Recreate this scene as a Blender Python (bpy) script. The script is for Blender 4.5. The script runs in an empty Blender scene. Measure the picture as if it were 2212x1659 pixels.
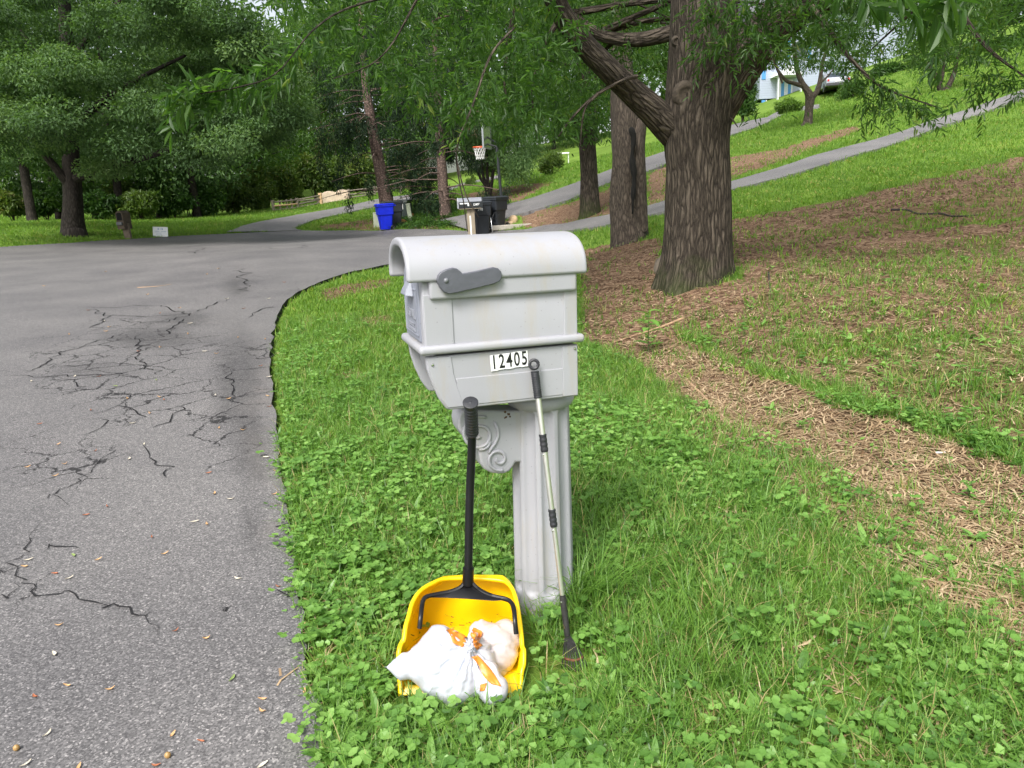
import bpy, bmesh, math, random
import numpy as np
from mathutils import Vector, Matrix
from mathutils.bvhtree import BVHTree
from mathutils.geometry import delaunay_2d_cdt

random.seed(7)
rng = np.random.default_rng(7)
scene = bpy.context.scene
COL = scene.collection
PI = math.pi
rad = math.radians

# ------------------------------------------------------------------ camera, world, sun, exposure
FPX = 1560.0                      # focal length in pixels of a 2212 px wide picture
CAM = np.array([0.0, 0.0, 1.45])
PITCH, ROLL = rad(14.5), rad(3.0)
cam_d = bpy.data.cameras.new('camera')
cam_d.sensor_width = 36.0
cam_d.lens = FPX / 2212 * 36.0
cam_d.clip_start = 0.05
cam_d.clip_end = 2000
cam = bpy.data.objects.new('camera', cam_d)
COL.objects.link(cam)
cam.matrix_world = Matrix.Translation(Vector(CAM)) @ Matrix.Rotation(PI / 2 - PITCH, 4, 'X') @ Matrix.Rotation(-ROLL, 4, 'Z')
scene.camera = cam

SUN_EL, SUN_AZ = rad(50), rad(203)        # azimuth clockwise from +Y: behind the camera, to the left
world = bpy.data.worlds.new('World')
scene.world = world
world.use_nodes = True
wn = world.node_tree
for n in list(wn.nodes): wn.nodes.remove(n)
sky = wn.nodes.new('ShaderNodeTexSky')
sky.sky_type = 'NISHITA'
sky.sun_disc = False
sky.sun_elevation = SUN_EL
sky.sun_rotation = SUN_AZ
sky.dust_density = 4.0
hs = wn.nodes.new('ShaderNodeHueSaturation')
hs.inputs['Saturation'].default_value = 0.36          # hazy white cloud cover
bg = wn.nodes.new('ShaderNodeBackground')
bg.inputs['Strength'].default_value = 0.15
wo = wn.nodes.new('ShaderNodeOutputWorld')
wn.links.new(sky.outputs[0], hs.inputs['Color'])
wn.links.new(hs.outputs[0], bg.inputs['Color'])
wn.links.new(bg.outputs[0], wo.inputs['Surface'])

sun_d = bpy.data.lights.new('sun', 'SUN')
sun_d.energy = 2.3
sun_d.angle = rad(20)
sun_d.color = (1.0, 0.975, 0.94)
sun = bpy.data.objects.new('sun', sun_d)
COL.objects.link(sun)
sdir = Vector((math.sin(SUN_AZ) * math.cos(SUN_EL), math.cos(SUN_AZ) * math.cos(SUN_EL), math.sin(SUN_EL)))
sun.rotation_euler = sdir.to_track_quat('Z', 'Y').to_euler()
sun.location = (-8, -10, 30)

vs = scene.view_settings
vs.view_transform = 'Standard'
vs.look = 'None'
vs.exposure = 0.85
vs.gamma = 1.0
scene.cycles.max_bounces = 6
scene.cycles.diffuse_bounces = 3
scene.cycles.glossy_bounces = 2
scene.cycles.transmission_bounces = 3
scene.cycles.transparent_max_bounces = 4
scene.cycles.caustics_reflective = False
scene.cycles.caustics_refractive = False

# ------------------------------------------------------------------ camera arithmetic
def _rx(a): c, s = math.cos(a), math.sin(a); return np.array([[1, 0, 0], [0, c, -s], [0, s, c]])
def _rz(a): c, s = math.cos(a), math.sin(a); return np.array([[c, -s, 0], [s, c, 0], [0, 0, 1]])
def _ry(a): c, s = math.cos(a), math.sin(a); return np.array([[c, 0, s], [0, 1, 0], [-s, 0, c]])
RC = _rx(PI / 2 - PITCH) @ _rz(-ROLL)
def ray(px, py): return RC @ np.array([(px - 1106) / FPX, -(py - 829.5) / FPX, -1.0])
def at(px, py, Y):                 # the point of that sight line at depth Y
    d = ray(px, py); return CAM + d * (Y / d[1])
def atz(px, py, z):
    d = ray(px, py); return CAM + d * ((z - CAM[2]) / d[2])
def proj(P):
    q = (np.asarray(P) - CAM) @ RC
    w = np.where(q[..., 2] < -1e-3, -q[..., 2], 1e-3)
    return 1106 + FPX * q[..., 0] / w, 829.5 - FPX * q[..., 1] / w, -q[..., 2]

# ------------------------------------------------------------------ noise
def _h(i, j, s):
    n = (i * 374761393 + j * 668265263 + s * 974634777) & 0xffffffff
    n = ((n ^ (n >> 13)) * 1274126177) & 0xffffffff
    return ((n ^ (n >> 16)) & 0xffff) / 65535.0
def vnoise(x, y, s=0):
    x = np.asarray(x, float); y = np.asarray(y, float)
    i = np.floor(x).astype(np.int64); j = np.floor(y).astype(np.int64)
    u = x - i; v = y - j
    u = u * u * (3 - 2 * u); v = v * v * (3 - 2 * v)
    a = _h(i, j, s); b = _h(i + 1, j, s); c = _h(i, j + 1, s); d = _h(i + 1, j + 1, s)
    return (a * (1 - u) + b * u) * (1 - v) + (c * (1 - u) + d * u) * v
def fbm(x, y, s=0, o=4):
    r = 0; a = .5
    for k in range(o):
        r = r + a * vnoise(np.asarray(x) * 2 ** k, np.asarray(y) * 2 ** k, s + k * 17); a *= .5
    return r
def inpoly(px, py, poly):
    px = np.asarray(px, float); py = np.asarray(py, float)
    r = np.zeros(px.shape, bool); n = len(poly)
    for k in range(n):
        x1, y1 = poly[k][:2]; x2, y2 = poly[(k + 1) % n][:2]
        if y1 == y2: continue
        c = ((y1 > py) != (y2 > py)) & (px < (x2 - x1) * (py - y1) / (y2 - y1) + x1)
        r ^= c
    return r

# ------------------------------------------------------------------ objects
def tag(o, label=None, cat=None, group=None, kind=None):
    if label: o['label'] = label
    if cat: o['category'] = cat
    if group: o['group'] = group
    if kind: o['kind'] = kind
    return o
def thing(name, label, cat, loc=(0, 0, 0), group=None, rot=None):
    o = bpy.data.objects.new(name, None)
    o.empty_display_size = .1
    o.location = Vector(loc)
    if rot is not None: o.rotation_euler = rot
    COL.objects.link(o)
    return tag(o, label, cat, group)
def link(name, me, mat, parent=None, smooth=False, world_coords=True):
    """one mesh object; vertices given in world space unless world_coords is False"""
    mats = mat if isinstance(mat, (list, tuple)) else [mat]
    for m in mats: me.materials.append(m)
    o = bpy.data.objects.new(name, me)
    COL.objects.link(o)
    me.polygons.foreach_set('use_smooth', np.full(len(me.polygons), bool(smooth)))
    if smooth:
        if smooth is not True: me.set_sharp_from_angle(angle=rad(smooth))
    if parent is not None:
        o.parent = parent
        if world_coords: o.matrix_parent_inverse = parent_inv(parent)
    return o
def parent_inv(p):
    M = Matrix.Identity(4)
    chain = []
    q = p
    while q is not None: chain.append(q); q = q.parent
    for q in reversed(chain):
        M = M @ (q.matrix_parent_inverse if q.parent else Matrix.Identity(4)) @ q.matrix_basis
    return M.inverted()
def np_mesh(name, V, F, attr=None, mi=None):
    """V (n,3); F (m,k) array or list of index lists; attr: face floats stored as 't'"""
    me = bpy.data.meshes.new(name)
    V = np.ascontiguousarray(V, np.float32)
    if isinstance(F, np.ndarray):
        m, k = F.shape; idx = F.ravel().astype(np.int32); st = np.arange(0, m * k, k, dtype=np.int32)
    else:
        m = len(F); ln = np.array([len(f) for f in F], np.int32)
        st = np.concatenate([[0], np.cumsum(ln)[:-1]]).astype(np.int32)
        idx = np.fromiter((i for f in F for i in f), np.int32)
    me.vertices.add(len(V)); me.vertices.foreach_set('co', V.ravel())
    me.loops.add(len(idx)); me.loops.foreach_set('vertex_index', idx)
    me.polygons.add(m); me.polygons.foreach_set('loop_start', st)
    if mi is not None: me.polygons.foreach_set('material_index', np.asarray(mi, np.int32))
    me.update(calc_edges=True)
    if attr is not None:
        a = me.attributes.new('t', 'FLOAT', 'FACE'); a.data.foreach_set('value', np.asarray(attr, np.float32))
    return me
def unit(v):
    v = np.asarray(v, float); n = np.linalg.norm(v, axis=-1, keepdims=True)
    return v / np.where(n < 1e-9, 1, n)

class MB:
    def __init__(s): s.v = []; s.f = []; s.m = []; s.cur = 0
    def add(s, V, F):
        b = len(s.v); s.v += [tuple(map(float, p)) for p in V]
        s.f += [[b + i for i in f] for f in F]; s.m += [s.cur] * len(F)
    def box(s, x0, x1, y0, y1, z0, z1, M=None):
        V = np.array([(x, y, z) for z in (z0, z1) for y in (y0, y1) for x in (x0, x1)], float)
        if M is not None: V = xf(M, V)
        s.add(V, [(0, 2, 3, 1), (4, 5, 7, 6), (0, 1, 5, 4), (2, 6, 7, 3), (0, 4, 6, 2), (1, 3, 7, 5)])
    def tube(s, P, R, n=8, cap=True, flat=None):
        P = np.asarray(P, float); R = np.broadcast_to(np.asarray(R, float), (len(P),))
        T = np.gradient(P, axis=0) if len(P) > 2 else np.repeat((P[1] - P[0])[None], 2, 0)
        T = unit(T)
        up = np.array([0, 0, 1.]) if abs(T[0][2]) < .9 else np.array([0, 1., 0])
        x = unit(np.cross(up, T[0])); V = []
        for i in range(len(P)):
            x = unit(x - T[i] * np.dot(x, T[i])); y = np.cross(T[i], x)
            for k in range(n):
                a = 2 * PI * k / n
                V.append(P[i] + R[i] * (math.cos(a) * x * (flat or 1) + math.sin(a) * y))
        F = [(i * n + k, i * n + (k + 1) % n, (i + 1) * n + (k + 1) % n, (i + 1) * n + k) for i in range(len(P) - 1) for k in range(n)]
        if cap: F += [tuple(range(n))[::-1], tuple((len(P) - 1) * n + k for k in range(n))]
        s.add(V, F)
    def prism(s, poly, fn, d0, d1):
        """poly 2-D outline, fn(a, b, d) -> 3-D point"""
        n = len(poly)
        s.add([fn(a, b, d0) for a, b in poly] + [fn(a, b, d1) for a, b in poly],
              [tuple(range(n)), tuple(range(2 * n - 1, n - 1, -1))] + [(k, n + k, n + (k + 1) % n, (k + 1) % n) for k in range(n)])
    def lathe(s, prof, n=24, M=None, cap=True):
        V = [(r * math.cos(2 * PI * k / n), r * math.sin(2 * PI * k / n), z) for r, z in prof for k in range(n)]
        V = np.array(V)
        if M is not None: V = xf(M, V)
        F = [(i * n + k, i * n + (k + 1) % n, (i + 1) * n + (k + 1) % n, (i + 1) * n + k) for i in range(len(prof) - 1) for k in range(n)]
        if cap: F += [tuple(range(n))[::-1], tuple((len(prof) - 1) * n + k for k in range(n))]
        s.add(V, F)
    def build(s, name, mat, parent=None, smooth=False, bevel=None, seg=2, xform=None):
        V = np.array(s.v)
        if xform is not None: V = xf(xform, V)
        me = np_mesh(name, V, s.f, mi=s.m)
        o = link(name, me, mat, parent, smooth)
        if bevel:
            bm = bmesh.new(); bm.from_mesh(me); bmesh.ops.recalc_face_normals(bm, faces=bm.faces); bm.to_mesh(me); bm.free()
            md = o.modifiers.new('bevel', 'BEVEL'); md.width = bevel; md.segments = seg; md.limit_method = 'ANGLE'; md.angle_limit = rad(35)
        return o
def xf(M, V):
    M = np.asarray(M, float); return np.asarray(V, float) @ M[:3, :3].T + M[:3, 3]
def frame(o, x, y, z):
    M = np.eye(4); M[:3, 0] = x; M[:3, 1] = y; M[:3, 2] = z; M[:3, 3] = o; return M
def rotm(o, yaw=0, pitch=0, roll=0):
    M = np.eye(4); M[:3, :3] = _rz(yaw) @ _ry(pitch) @ _rx(roll); M[:3, 3] = o; return M
def curve_pts(P, n):
    """Catmull-Rom through P, n samples"""
    P = np.asarray(P, float)
    Q = np.vstack([2 * P[0] - P[1], P, 2 * P[-1] - P[-2]])
    out = []
    for t in np.linspace(0, len(P) - 1 - 1e-6, n):
        i = int(t); u = t - i; a, b, c, d = Q[i:i + 4]
        out.append(.5 * (2 * b + (c - a) * u + (2 * a - 5 * b + 4 * c - d) * u * u + (3 * b - a - 3 * c + d) * u ** 3))
    return np.array(out)

# ------------------------------------------------------------------ materials
def nodes(name):
    m = bpy.data.materials.new(name); m.use_nodes = True
    nt = m.node_tree; b = nt.nodes['Principled BSDF']
    return m, nt, b
def N(nt, t, **k):
    n = nt.nodes.new(t)
    for a, v in k.items():
        if a in n.inputs: n.inputs[a].default_value = v
        else: setattr(n, a, v)
    return n
def ramp(nt, stops, fac=None, interp='LINEAR'):
    r = nt.nodes.new('ShaderNodeValToRGB'); r.color_ramp.interpolation = interp
    e = r.color_ramp.elements
    while len(e) > 1: e.remove(e[-1])
    e[0].position = stops[0][0]; e[0].color = (*stops[0][1], 1)
    for p, c in stops[1:]:
        q = e.new(p); q.color = (*c, 1)
    if fac is not None: nt.links.new(fac, r.inputs[0])
    return r
def plain(name, c, rough=.5, var=.12, scale=8, metal=0., bump=0., spec=.5, bscale=60):
    """a coloured surface with slight uneven tone and grain"""
    m, nt, b = nodes(name); L = nt.links
    tc = N(nt, 'ShaderNodeTexCoord')
    no = N(nt, 'ShaderNodeTexNoise', Scale=scale, Detail=6.0)
    L.new(tc.outputs['Object'], no.inputs['Vector'])
    lo = tuple(x * (1 - var) for x in c); hi = tuple(min(1, x * (1 + var)) for x in c)
    r = ramp(nt, [(.3, lo), (.7, hi)], no.outputs[0])
    L.new(r.outputs[0], b.inputs['Base Color'])
    b.inputs['Roughness'].default_value = rough; b.inputs['Metallic'].default_value = metal
    b.inputs['Specular IOR Level'].default_value = spec
    if bump:
        n2 = N(nt, 'ShaderNodeTexNoise', Scale=bscale, Detail=4.0)
        L.new(tc.outputs['Object'], n2.inputs['Vector'])
        bp = N(nt, 'ShaderNodeBump', Strength=bump, Distance=.01)
        L.new(n2.outputs[0], bp.inputs['Height']); L.new(bp.outputs[0], b.inputs['Normal'])
    return m
def foliage(name, stops, trans=.35, rough=.45, spec=.35, tgain=1.6):
    m, nt, b = nodes(name); L = nt.links
    a = N(nt, 'ShaderNodeAttribute', attribute_name='t')
    r = ramp(nt, stops, a.outputs['Fac'])
    L.new(r.outputs[0], b.inputs['Base Color'])
    b.inputs['Roughness'].default_value = rough; b.inputs['Specular IOR Level'].default_value = spec
    tr = N(nt, 'ShaderNodeBsdfTranslucent')
    mx = N(nt, 'ShaderNodeMix', data_type='RGBA', blend_type='MULTIPLY')
    mx.inputs[0].default_value = 1.0
    L.new(r.outputs[0], mx.inputs[6]); mx.inputs[7].default_value = (tgain, tgain * 1.05, tgain * .45, 1)
    L.new(mx.outputs[2], tr.inputs['Color'])
    ms = N(nt, 'ShaderNodeMixShader'); ms.inputs[0].default_value = trans
    out = nt.nodes['Material Output']
    L.new(b.outputs[0], ms.inputs[1]); L.new(tr.outputs[0], ms.inputs[2]); L.new(ms.outputs[0], out.inputs['Surface'])
    return m

def bark(name, c_dark, c_light, sx=26., sy=5., strength=1.0, moss=None, dist=.03):
    """furrowed bark laid out on the trunk's own (girth, height) UV map"""
    m, nt, b = nodes(name); L = nt.links
    uv = N(nt, 'ShaderNodeUVMap', uv_map='girth')
    mp = N(nt, 'ShaderNodeMapping'); mp.inputs['Scale'].default_value = (sx, sy, 1)
    L.new(uv.outputs[0], mp.inputs['Vector'])
    wob = N(nt, 'ShaderNodeTexNoise', Scale=.9, Detail=5.0)
    L.new(mp.outputs[0], wob.inputs['Vector'])
    ad = N(nt, 'ShaderNodeMix', data_type='RGBA', blend_type='LINEAR_LIGHT'); ad.inputs[0].default_value = .8
    L.new(mp.outputs[0], ad.inputs[6]); L.new(wob.outputs['Color'], ad.inputs[7])
    vo = N(nt, 'ShaderNodeTexVoronoi', feature='DISTANCE_TO_EDGE', Scale=1.0)
    L.new(ad.outputs[2], vo.inputs['Vector'])
    fine = N(nt, 'ShaderNodeTexNoise', Scale=3.0, Detail=6.0, Roughness=.7)
    L.new(mp.outputs[0], fine.inputs['Vector'])
    mul = N(nt, 'ShaderNodeMath', operation='MULTIPLY_ADD'); mul.inputs[1].default_value = .35
    L.new(fine.outputs[0], mul.inputs[0]); L.new(vo.outputs['Distance'], mul.inputs[2])
    r = ramp(nt, [(.12, c_dark), (.34, tuple((a + d) / 2 for a, d in zip(c_dark, c_light))), (.6, c_light)], mul.outputs[0])
    col = r.outputs[0]
    if moss:
        h = N(nt, 'ShaderNodeSeparateXYZ'); L.new(uv.outputs[0], h.inputs[0])
        n3 = N(nt, 'ShaderNodeTexNoise', Scale=5.0, Detail=4.0); L.new(uv.outputs[0], n3.inputs['Vector'])
        s1 = N(nt, 'ShaderNodeMath', operation='MULTIPLY_ADD'); s1.inputs[1].default_value = -.75
        L.new(h.outputs['Y'], s1.inputs[0]); L.new(n3.outputs[0], s1.inputs[2])
        mr = N(nt, 'ShaderNodeMapRange'); mr.inputs[1].default_value = -.35; mr.inputs[2].default_value = .35
        L.new(s1.outputs[0], mr.inputs[0])
        mk = N(nt, 'ShaderNodeMix', data_type='RGBA'); L.new(mr.outputs[0], mk.inputs[0])
        L.new(col, mk.inputs[6]); mk.inputs[7].default_value = (*moss, 1); col = mk.outputs[2]
    L.new(col, b.inputs['Base Color']); b.inputs['Roughness'].default_value = .9; b.inputs['Specular IOR Level'].default_value = .2
    bp = N(nt, 'ShaderNodeBump', Strength=strength, Distance=dist)
    L.new(mul.outputs[0], bp.inputs['Height']); L.new(bp.outputs[0], b.inputs['Normal'])
    return m

G = [(.0, (.028, .066, .013)), (.35, (.052, .115, .022)), (.7, (.088, .17, .034)), (1., (.15, .235, .05))]
M = {}
M['oak_leaf'] = foliage('oak_leaf', [(0, (.024, .060, .014)), (.5, (.052, .118, .024)), (.85, (.09, .17, .036)), (1, (.16, .21, .04))], .55, .42, .45, 1.9)
M['dark_leaf'] = foliage('dark_leaf', [(0, (.038, .076, .026)), (.5, (.082, .156, .052)), (1, (.16, .25, .088))], .38, .55, .3)
M['wood_leaf'] = foliage('wood_leaf', G, .4)
M['brush_leaf'] = foliage('brush_leaf', [(0, (.045, .085, .02)), (.5, (.095, .155, .032)), (.8, (.15, .21, .04)), (1, (.20, .18, .07))], .4)
M['spruce'] = foliage('spruce', [(0, (.010, .024, .012)), (.6, (.020, .044, .018)), (.85, (.04, .07, .025)), (1, (.13, .10, .05))], .15, .6, .2)
M['hedge'] = foliage('hedge', [(0, (.025, .065, .015)), (.6, (.055, .125, .024)), (1, (.11, .20, .035))], .35)
M['bush'] = foliage('bush', [(0, (.05, .11, .015)), (.6, (.10, .19, .025)), (1, (.17, .27, .04))], .4)
M['grass'] = foliage('grass', [(0, (.065, .145, .024)), (.45, (.135, .270, .042)), (.8, (.215, .370, .070)), (.93, (.29, .37, .11)), (1, (.46, .36, .18))], .4, .4, .4, 1.5)
M['weed'] = foliage('weed', [(0, (.075, .175, .034)), (.5, (.155, .310, .058)), (1, (.26, .44, .11))], .35, .4, .45, 1.4)
M['lawn'] = foliage('lawn', [(0, (.075, .160, .024)), (.5, (.145, .265, .038)), (.9, (.22, .34, .050)), (1, (.36, .32, .11))], .4, .5, .3, 1.4)
M['chips'] = foliage('chips', [(0, (.04, .023, .015)), (.35, (.11, .066, .038)), (.7, (.20, .128, .076)), (1, (.36, .26, .165))], .12, .7, .2, 1.1)
M['bark_oak'] = bark('bark_oak', (.012, .009, .007), (.150, .122, .094), 21, 3.4, 1.0, (.045, .065, .014), .08)
M['bark_grey'] = bark('bark_grey', (.03, .024, .02), (.15, .12, .095), 22, 5, .9)
M['bark_dark'] = bark('bark_dark', (.012, .010, .009), (.06, .05, .042), 16, 4, .8)
M['bark_spruce'] = bark('bark_spruce', (.05, .035, .03), (.24, .17, .14), 9, 9, .9)
M['twig'] = plain('twig', (.055, .045, .035), .9)

# ------------------------------------------------------------------ terrain
_cp = []
for px, py, Y in [(1500, 605, 9.3), (1360, 522, 15), (1275, 465, 24), (1400, 470, 17.5), (1400, 455, 19.5), (1400, 343, 33), (1250, 408, 30),
                  (1120, 460, 28), (1010, 500, 27.5), (1185, 500, 24.5), (835, 497, 33), (650, 497, 35), (500, 502, 33), (347, 513, 30), (275, 518, 29),
                  (155, 505, 28.5), (155, 526, 26.5), (0, 535, 25), (600, 455, 58), (725, 425, 57), (820, 440, 47), (1000, 405, 60),
                  (1037, 391, 70), (1130, 400, 38), (1180, 378, 42), (1300, 340, 50), (300, 478, 42), (100, 480, 40), (450, 470, 48),
                  (2212, 650, 6.5), (2212, 550, 8.6), (2212, 450, 11.5), (2212, 350, 18.5), (2212, 215, 29), (2212, 150, 44),
                  (1800, 640, 7.3), (1800, 500, 11.5), (1800, 430, 15.5), (1800, 340, 22), (1745, 270, 34), (1670, 253, 43), (1690, 228, 64),
                  (2040, 205, 46), (1600, 400, 19.5), (2000, 400, 14), (1600, 700, 7.2), (1800, 750, 5.9), (2000, 800, 5.0), (2212, 900, 4.1), (2212, 790, 4.8),
                  (1575, 285, 40), (2000, 290, 26), (1350, 600, 10.5), (1350, 700, 8.1)]:
    _cp.append(at(px, py, Y))
for px, py, z in [(1400, 800, -.10), (1550, 870, -.10), (1700, 960, -.10), (1900, 1060, -.09), (2100, 1170, -.08), (2212, 1230, -.07), (1300, 740, -.06),
                  (1250, 900, .0), (1400, 960, 0), (1500, 1060, .01), (1700, 1180, .01), (1900, 1320, .02), (2212, 1520, .02), (1175, 1300, 0), (1000, 1510, 0),
                  (1700, 1640, .01), (800, 900, 0), (800, 700, 0), (700, 1400, 0), (400, 1400, 0), (100, 1500, 0), (100, 1000, .01), (500, 800, .02), (0, 800, .08),
                  (0, 650, .22), (800, 600, .04), (560, 560, .26), (1000, 540, .06), (1250, 560, .02), (1100, 520, .12), (800, 520, .22), (300, 600, .18)]:
    _cp.append(atz(px, py, z))
_cp = np.array(_cp + [(-40, 30, 1.2), (-40, 60, 2), (-70, 100, 4), (-20, 90, 4), (10, 110, 9), (60, 110, 16), (110, 80, 20), (100, 20, 14), (60, 0, 8), (30, 0, 3.4),
                      (12, 0, .9), (6, -4, .3), (-5, -6, 0), (-20, 0, .2), (-30, -20, 0), (20, -25, 2), (-60, 0, 1), (40, 75, 13.5), (70, 55, 15), (2, -3, 0)], float)
_A, _zb = _cp[:, :2], _cp[:, 2]
def _tps(r2): return .5 * r2 * np.log(r2 + 1e-12)
_K = _tps(((_A[:, None] - _A[None]) ** 2).sum(-1)); n_ = len(_A)
_P = np.hstack([np.ones((n_, 1)), _A])
_S = np.zeros((n_ + 3, n_ + 3)); _S[:n_, :n_] = _K + np.eye(n_) * .12; _S[:n_, n_:] = _P; _S[n_:, :n_] = _P.T
_w = np.linalg.solve(_S, np.concatenate([_zb, np.zeros(3)]))
def Z(x, y):
    x = np.asarray(x, float); y = np.asarray(y, float); sh = x.shape
    q = np.stack([x.ravel(), y.ravel()], -1); out = np.empty(len(q))
    for k in range(0, len(q), 40000):
        s = q[k:k + 40000]
        out[k:k + 40000] = _tps(((s[:, None] - _A[None]) ** 2).sum(-1)) @ _w[:n_] + _w[n_] + s @ _w[n_ + 1:]
    return out.reshape(sh)
_Ys = np.geomspace(.4, 260, 2600)
def Gd(px, py):                    # where a sight line meets the ground
    d = ray(px, py); d = d / d[1]
    P = CAM + d * _Ys[:, None]
    dz = P[:, 2] - Z(P[:, 0], P[:, 1])
    k = int(np.argmax(dz < 0))
    if dz[k] >= 0: k = len(dz) - 1
    if k == 0: return P[0]
    u = dz[k - 1] / (dz[k - 1] - dz[k])
    p = P[k - 1] * (1 - u) + P[k] * u
    return np.array([p[0], p[1], float(Z(p[0], p[1]))])
def Gs(L): return np.array([Gd(*p[:2]) for p in L])

# ------------------------------------------------------------------ road outline and drives
road_near = [(700, 1659), (668, 1450), (650, 1300), (630, 1150), (612, 1050), (600, 950), (588, 850), (583, 780), (588, 730), (600, 690), (615, 660),
             (645, 637), (700, 612), (760, 592), (830, 577), (900, 565), (1000, 549), (1100, 530), (1188, 509)]
road_far = [(1186, 499), (1130, 499), (1090, 501), (1010, 502), (930, 498), (860, 498), (760, 500), (700, 501), (640, 500), (560, 504), (480, 508), (347, 515),
            (275, 520), (155, 528), (0, 537)]
rp = [(-.42, -4.), (-.45, .3)] + [tuple(p[:2]) for p in Gs(road_near)] + [tuple(p[:2]) for p in Gs(road_far)]
lx = rp[-1]
rp += [(lx[0] - 6, lx[1] - 3), (-30, 14), (-30, -4)]
_b = []
for k in range(len(rp)):
    a = np.array(rp[k]); b = np.array(rp[(k + 1) % len(rp)])
    n = max(1, min(60, int(np.linalg.norm(b - a) / (.05 + .02 * np.linalg.norm((a + b) / 2)))))
    for i in range(n): _b.append(a + (b - a) * i / n)
_b = np.array(_b)
_nr = np.linalg.norm(_b, axis=1)
_b[:, 0] += (fbm(_b[:, 0] * 6, _b[:, 1] * 6, 3) - .47) * .10 * np.clip(1.6 - _nr / 12, 0, 1)
_b[:, 1] += (fbm(_b[:, 0] * 6, _b[:, 1] * 6, 9) - .47) * .10 * np.clip(1.6 - _nr / 12, 0, 1)
ROAD = [tuple(p) for p in _b]
def LIFTF(y): return .020 + .034 * np.clip((np.asarray(y, float) - 3) / 4, 0, 1)
drive2_u = [(1130, 500), (1200, 488), (1330, 465), (1440, 437), (1575, 397), (1700, 360), (1850, 315), (2000, 268), (2100, 236), (2212, 196), (2330, 150)]
drive2_l = [(1188, 507), (1262, 498), (1335, 485), (1445, 459), (1575, 416), (1700, 384), (1850, 338), (2000, 289), (2100, 255), (2212, 213), (2330, 166)]
drive1_u = [(930, 482), (1084, 447), (1140, 433), (1207, 411), (1256, 393), (1319, 369), (1438, 329), (1573, 275), (1670, 248), (1770, 227)]
drive1_l = [(1012, 500), (1093, 474), (1146, 459), (1207, 441), (1256, 424), (1319, 397), (1438, 357), (1573, 297), (1670, 261), (1770, 236)]
drive3_u = [(490, 504), (549, 484), (640, 467), (715, 454), (787, 439), (834, 429), (885, 423), (945, 413), (985, 402), (1040, 389), (1080, 379)]
drive3_l = [(650, 500), (640, 493), (690, 475), (750, 462), (810, 449), (836, 445), (890, 434), (945, 423), (985, 409), (1040, 395), (1080, 386)]
def strip(name, U, Lw, lift, nl=90, nw=8):
    a = Gs(U); b = Gs(Lw)
    A_ = curve_pts(a, nl); B_ = curve_pts(b, nl)
    P = np.array([[A_[i] * (1 - t) + B_[i] * t for t in np.linspace(0, 1, nw)] for i in range(nl)])
    jit = (fbm(P[:, 0, 0] * 2, P[:, 0, 1] * 2, 5) - .47)[:, None] * .25
    wid = unit(P[:, -1] - P[:, 0]); P[:, 0, :2] += wid[:, :2] * jit; P[:, -1, :2] += wid[:, :2] * jit[::-1]
    z = Z(P[..., 0], P[..., 1]) + lift + .0007 * P[..., 1]
    P[..., 2] = z
    low = P[:, [0, -1]].copy(); low[..., 2] -= .22
    V = np.concatenate([P.reshape(-1, 3), low.reshape(-1, 3)]); F = []
    for i in range(nl - 1):
        for j in range(nw - 1): F.append((i * nw + j, (i + 1) * nw + j, (i + 1) * nw + j + 1, i * nw + j + 1))
        o = nl * nw
        F.append((i * nw, o + 2 * i, o + 2 * i + 2, (i + 1) * nw)); F.append((i * nw + nw - 1, (i + 1) * nw + nw - 1, o + 2 * i + 3, o + 2 * i + 1))
    return np_mesh(name, V, F), [tuple(p[:2]) for p in A_] + [tuple(p[:2]) for p in B_[::-1]]

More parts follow.
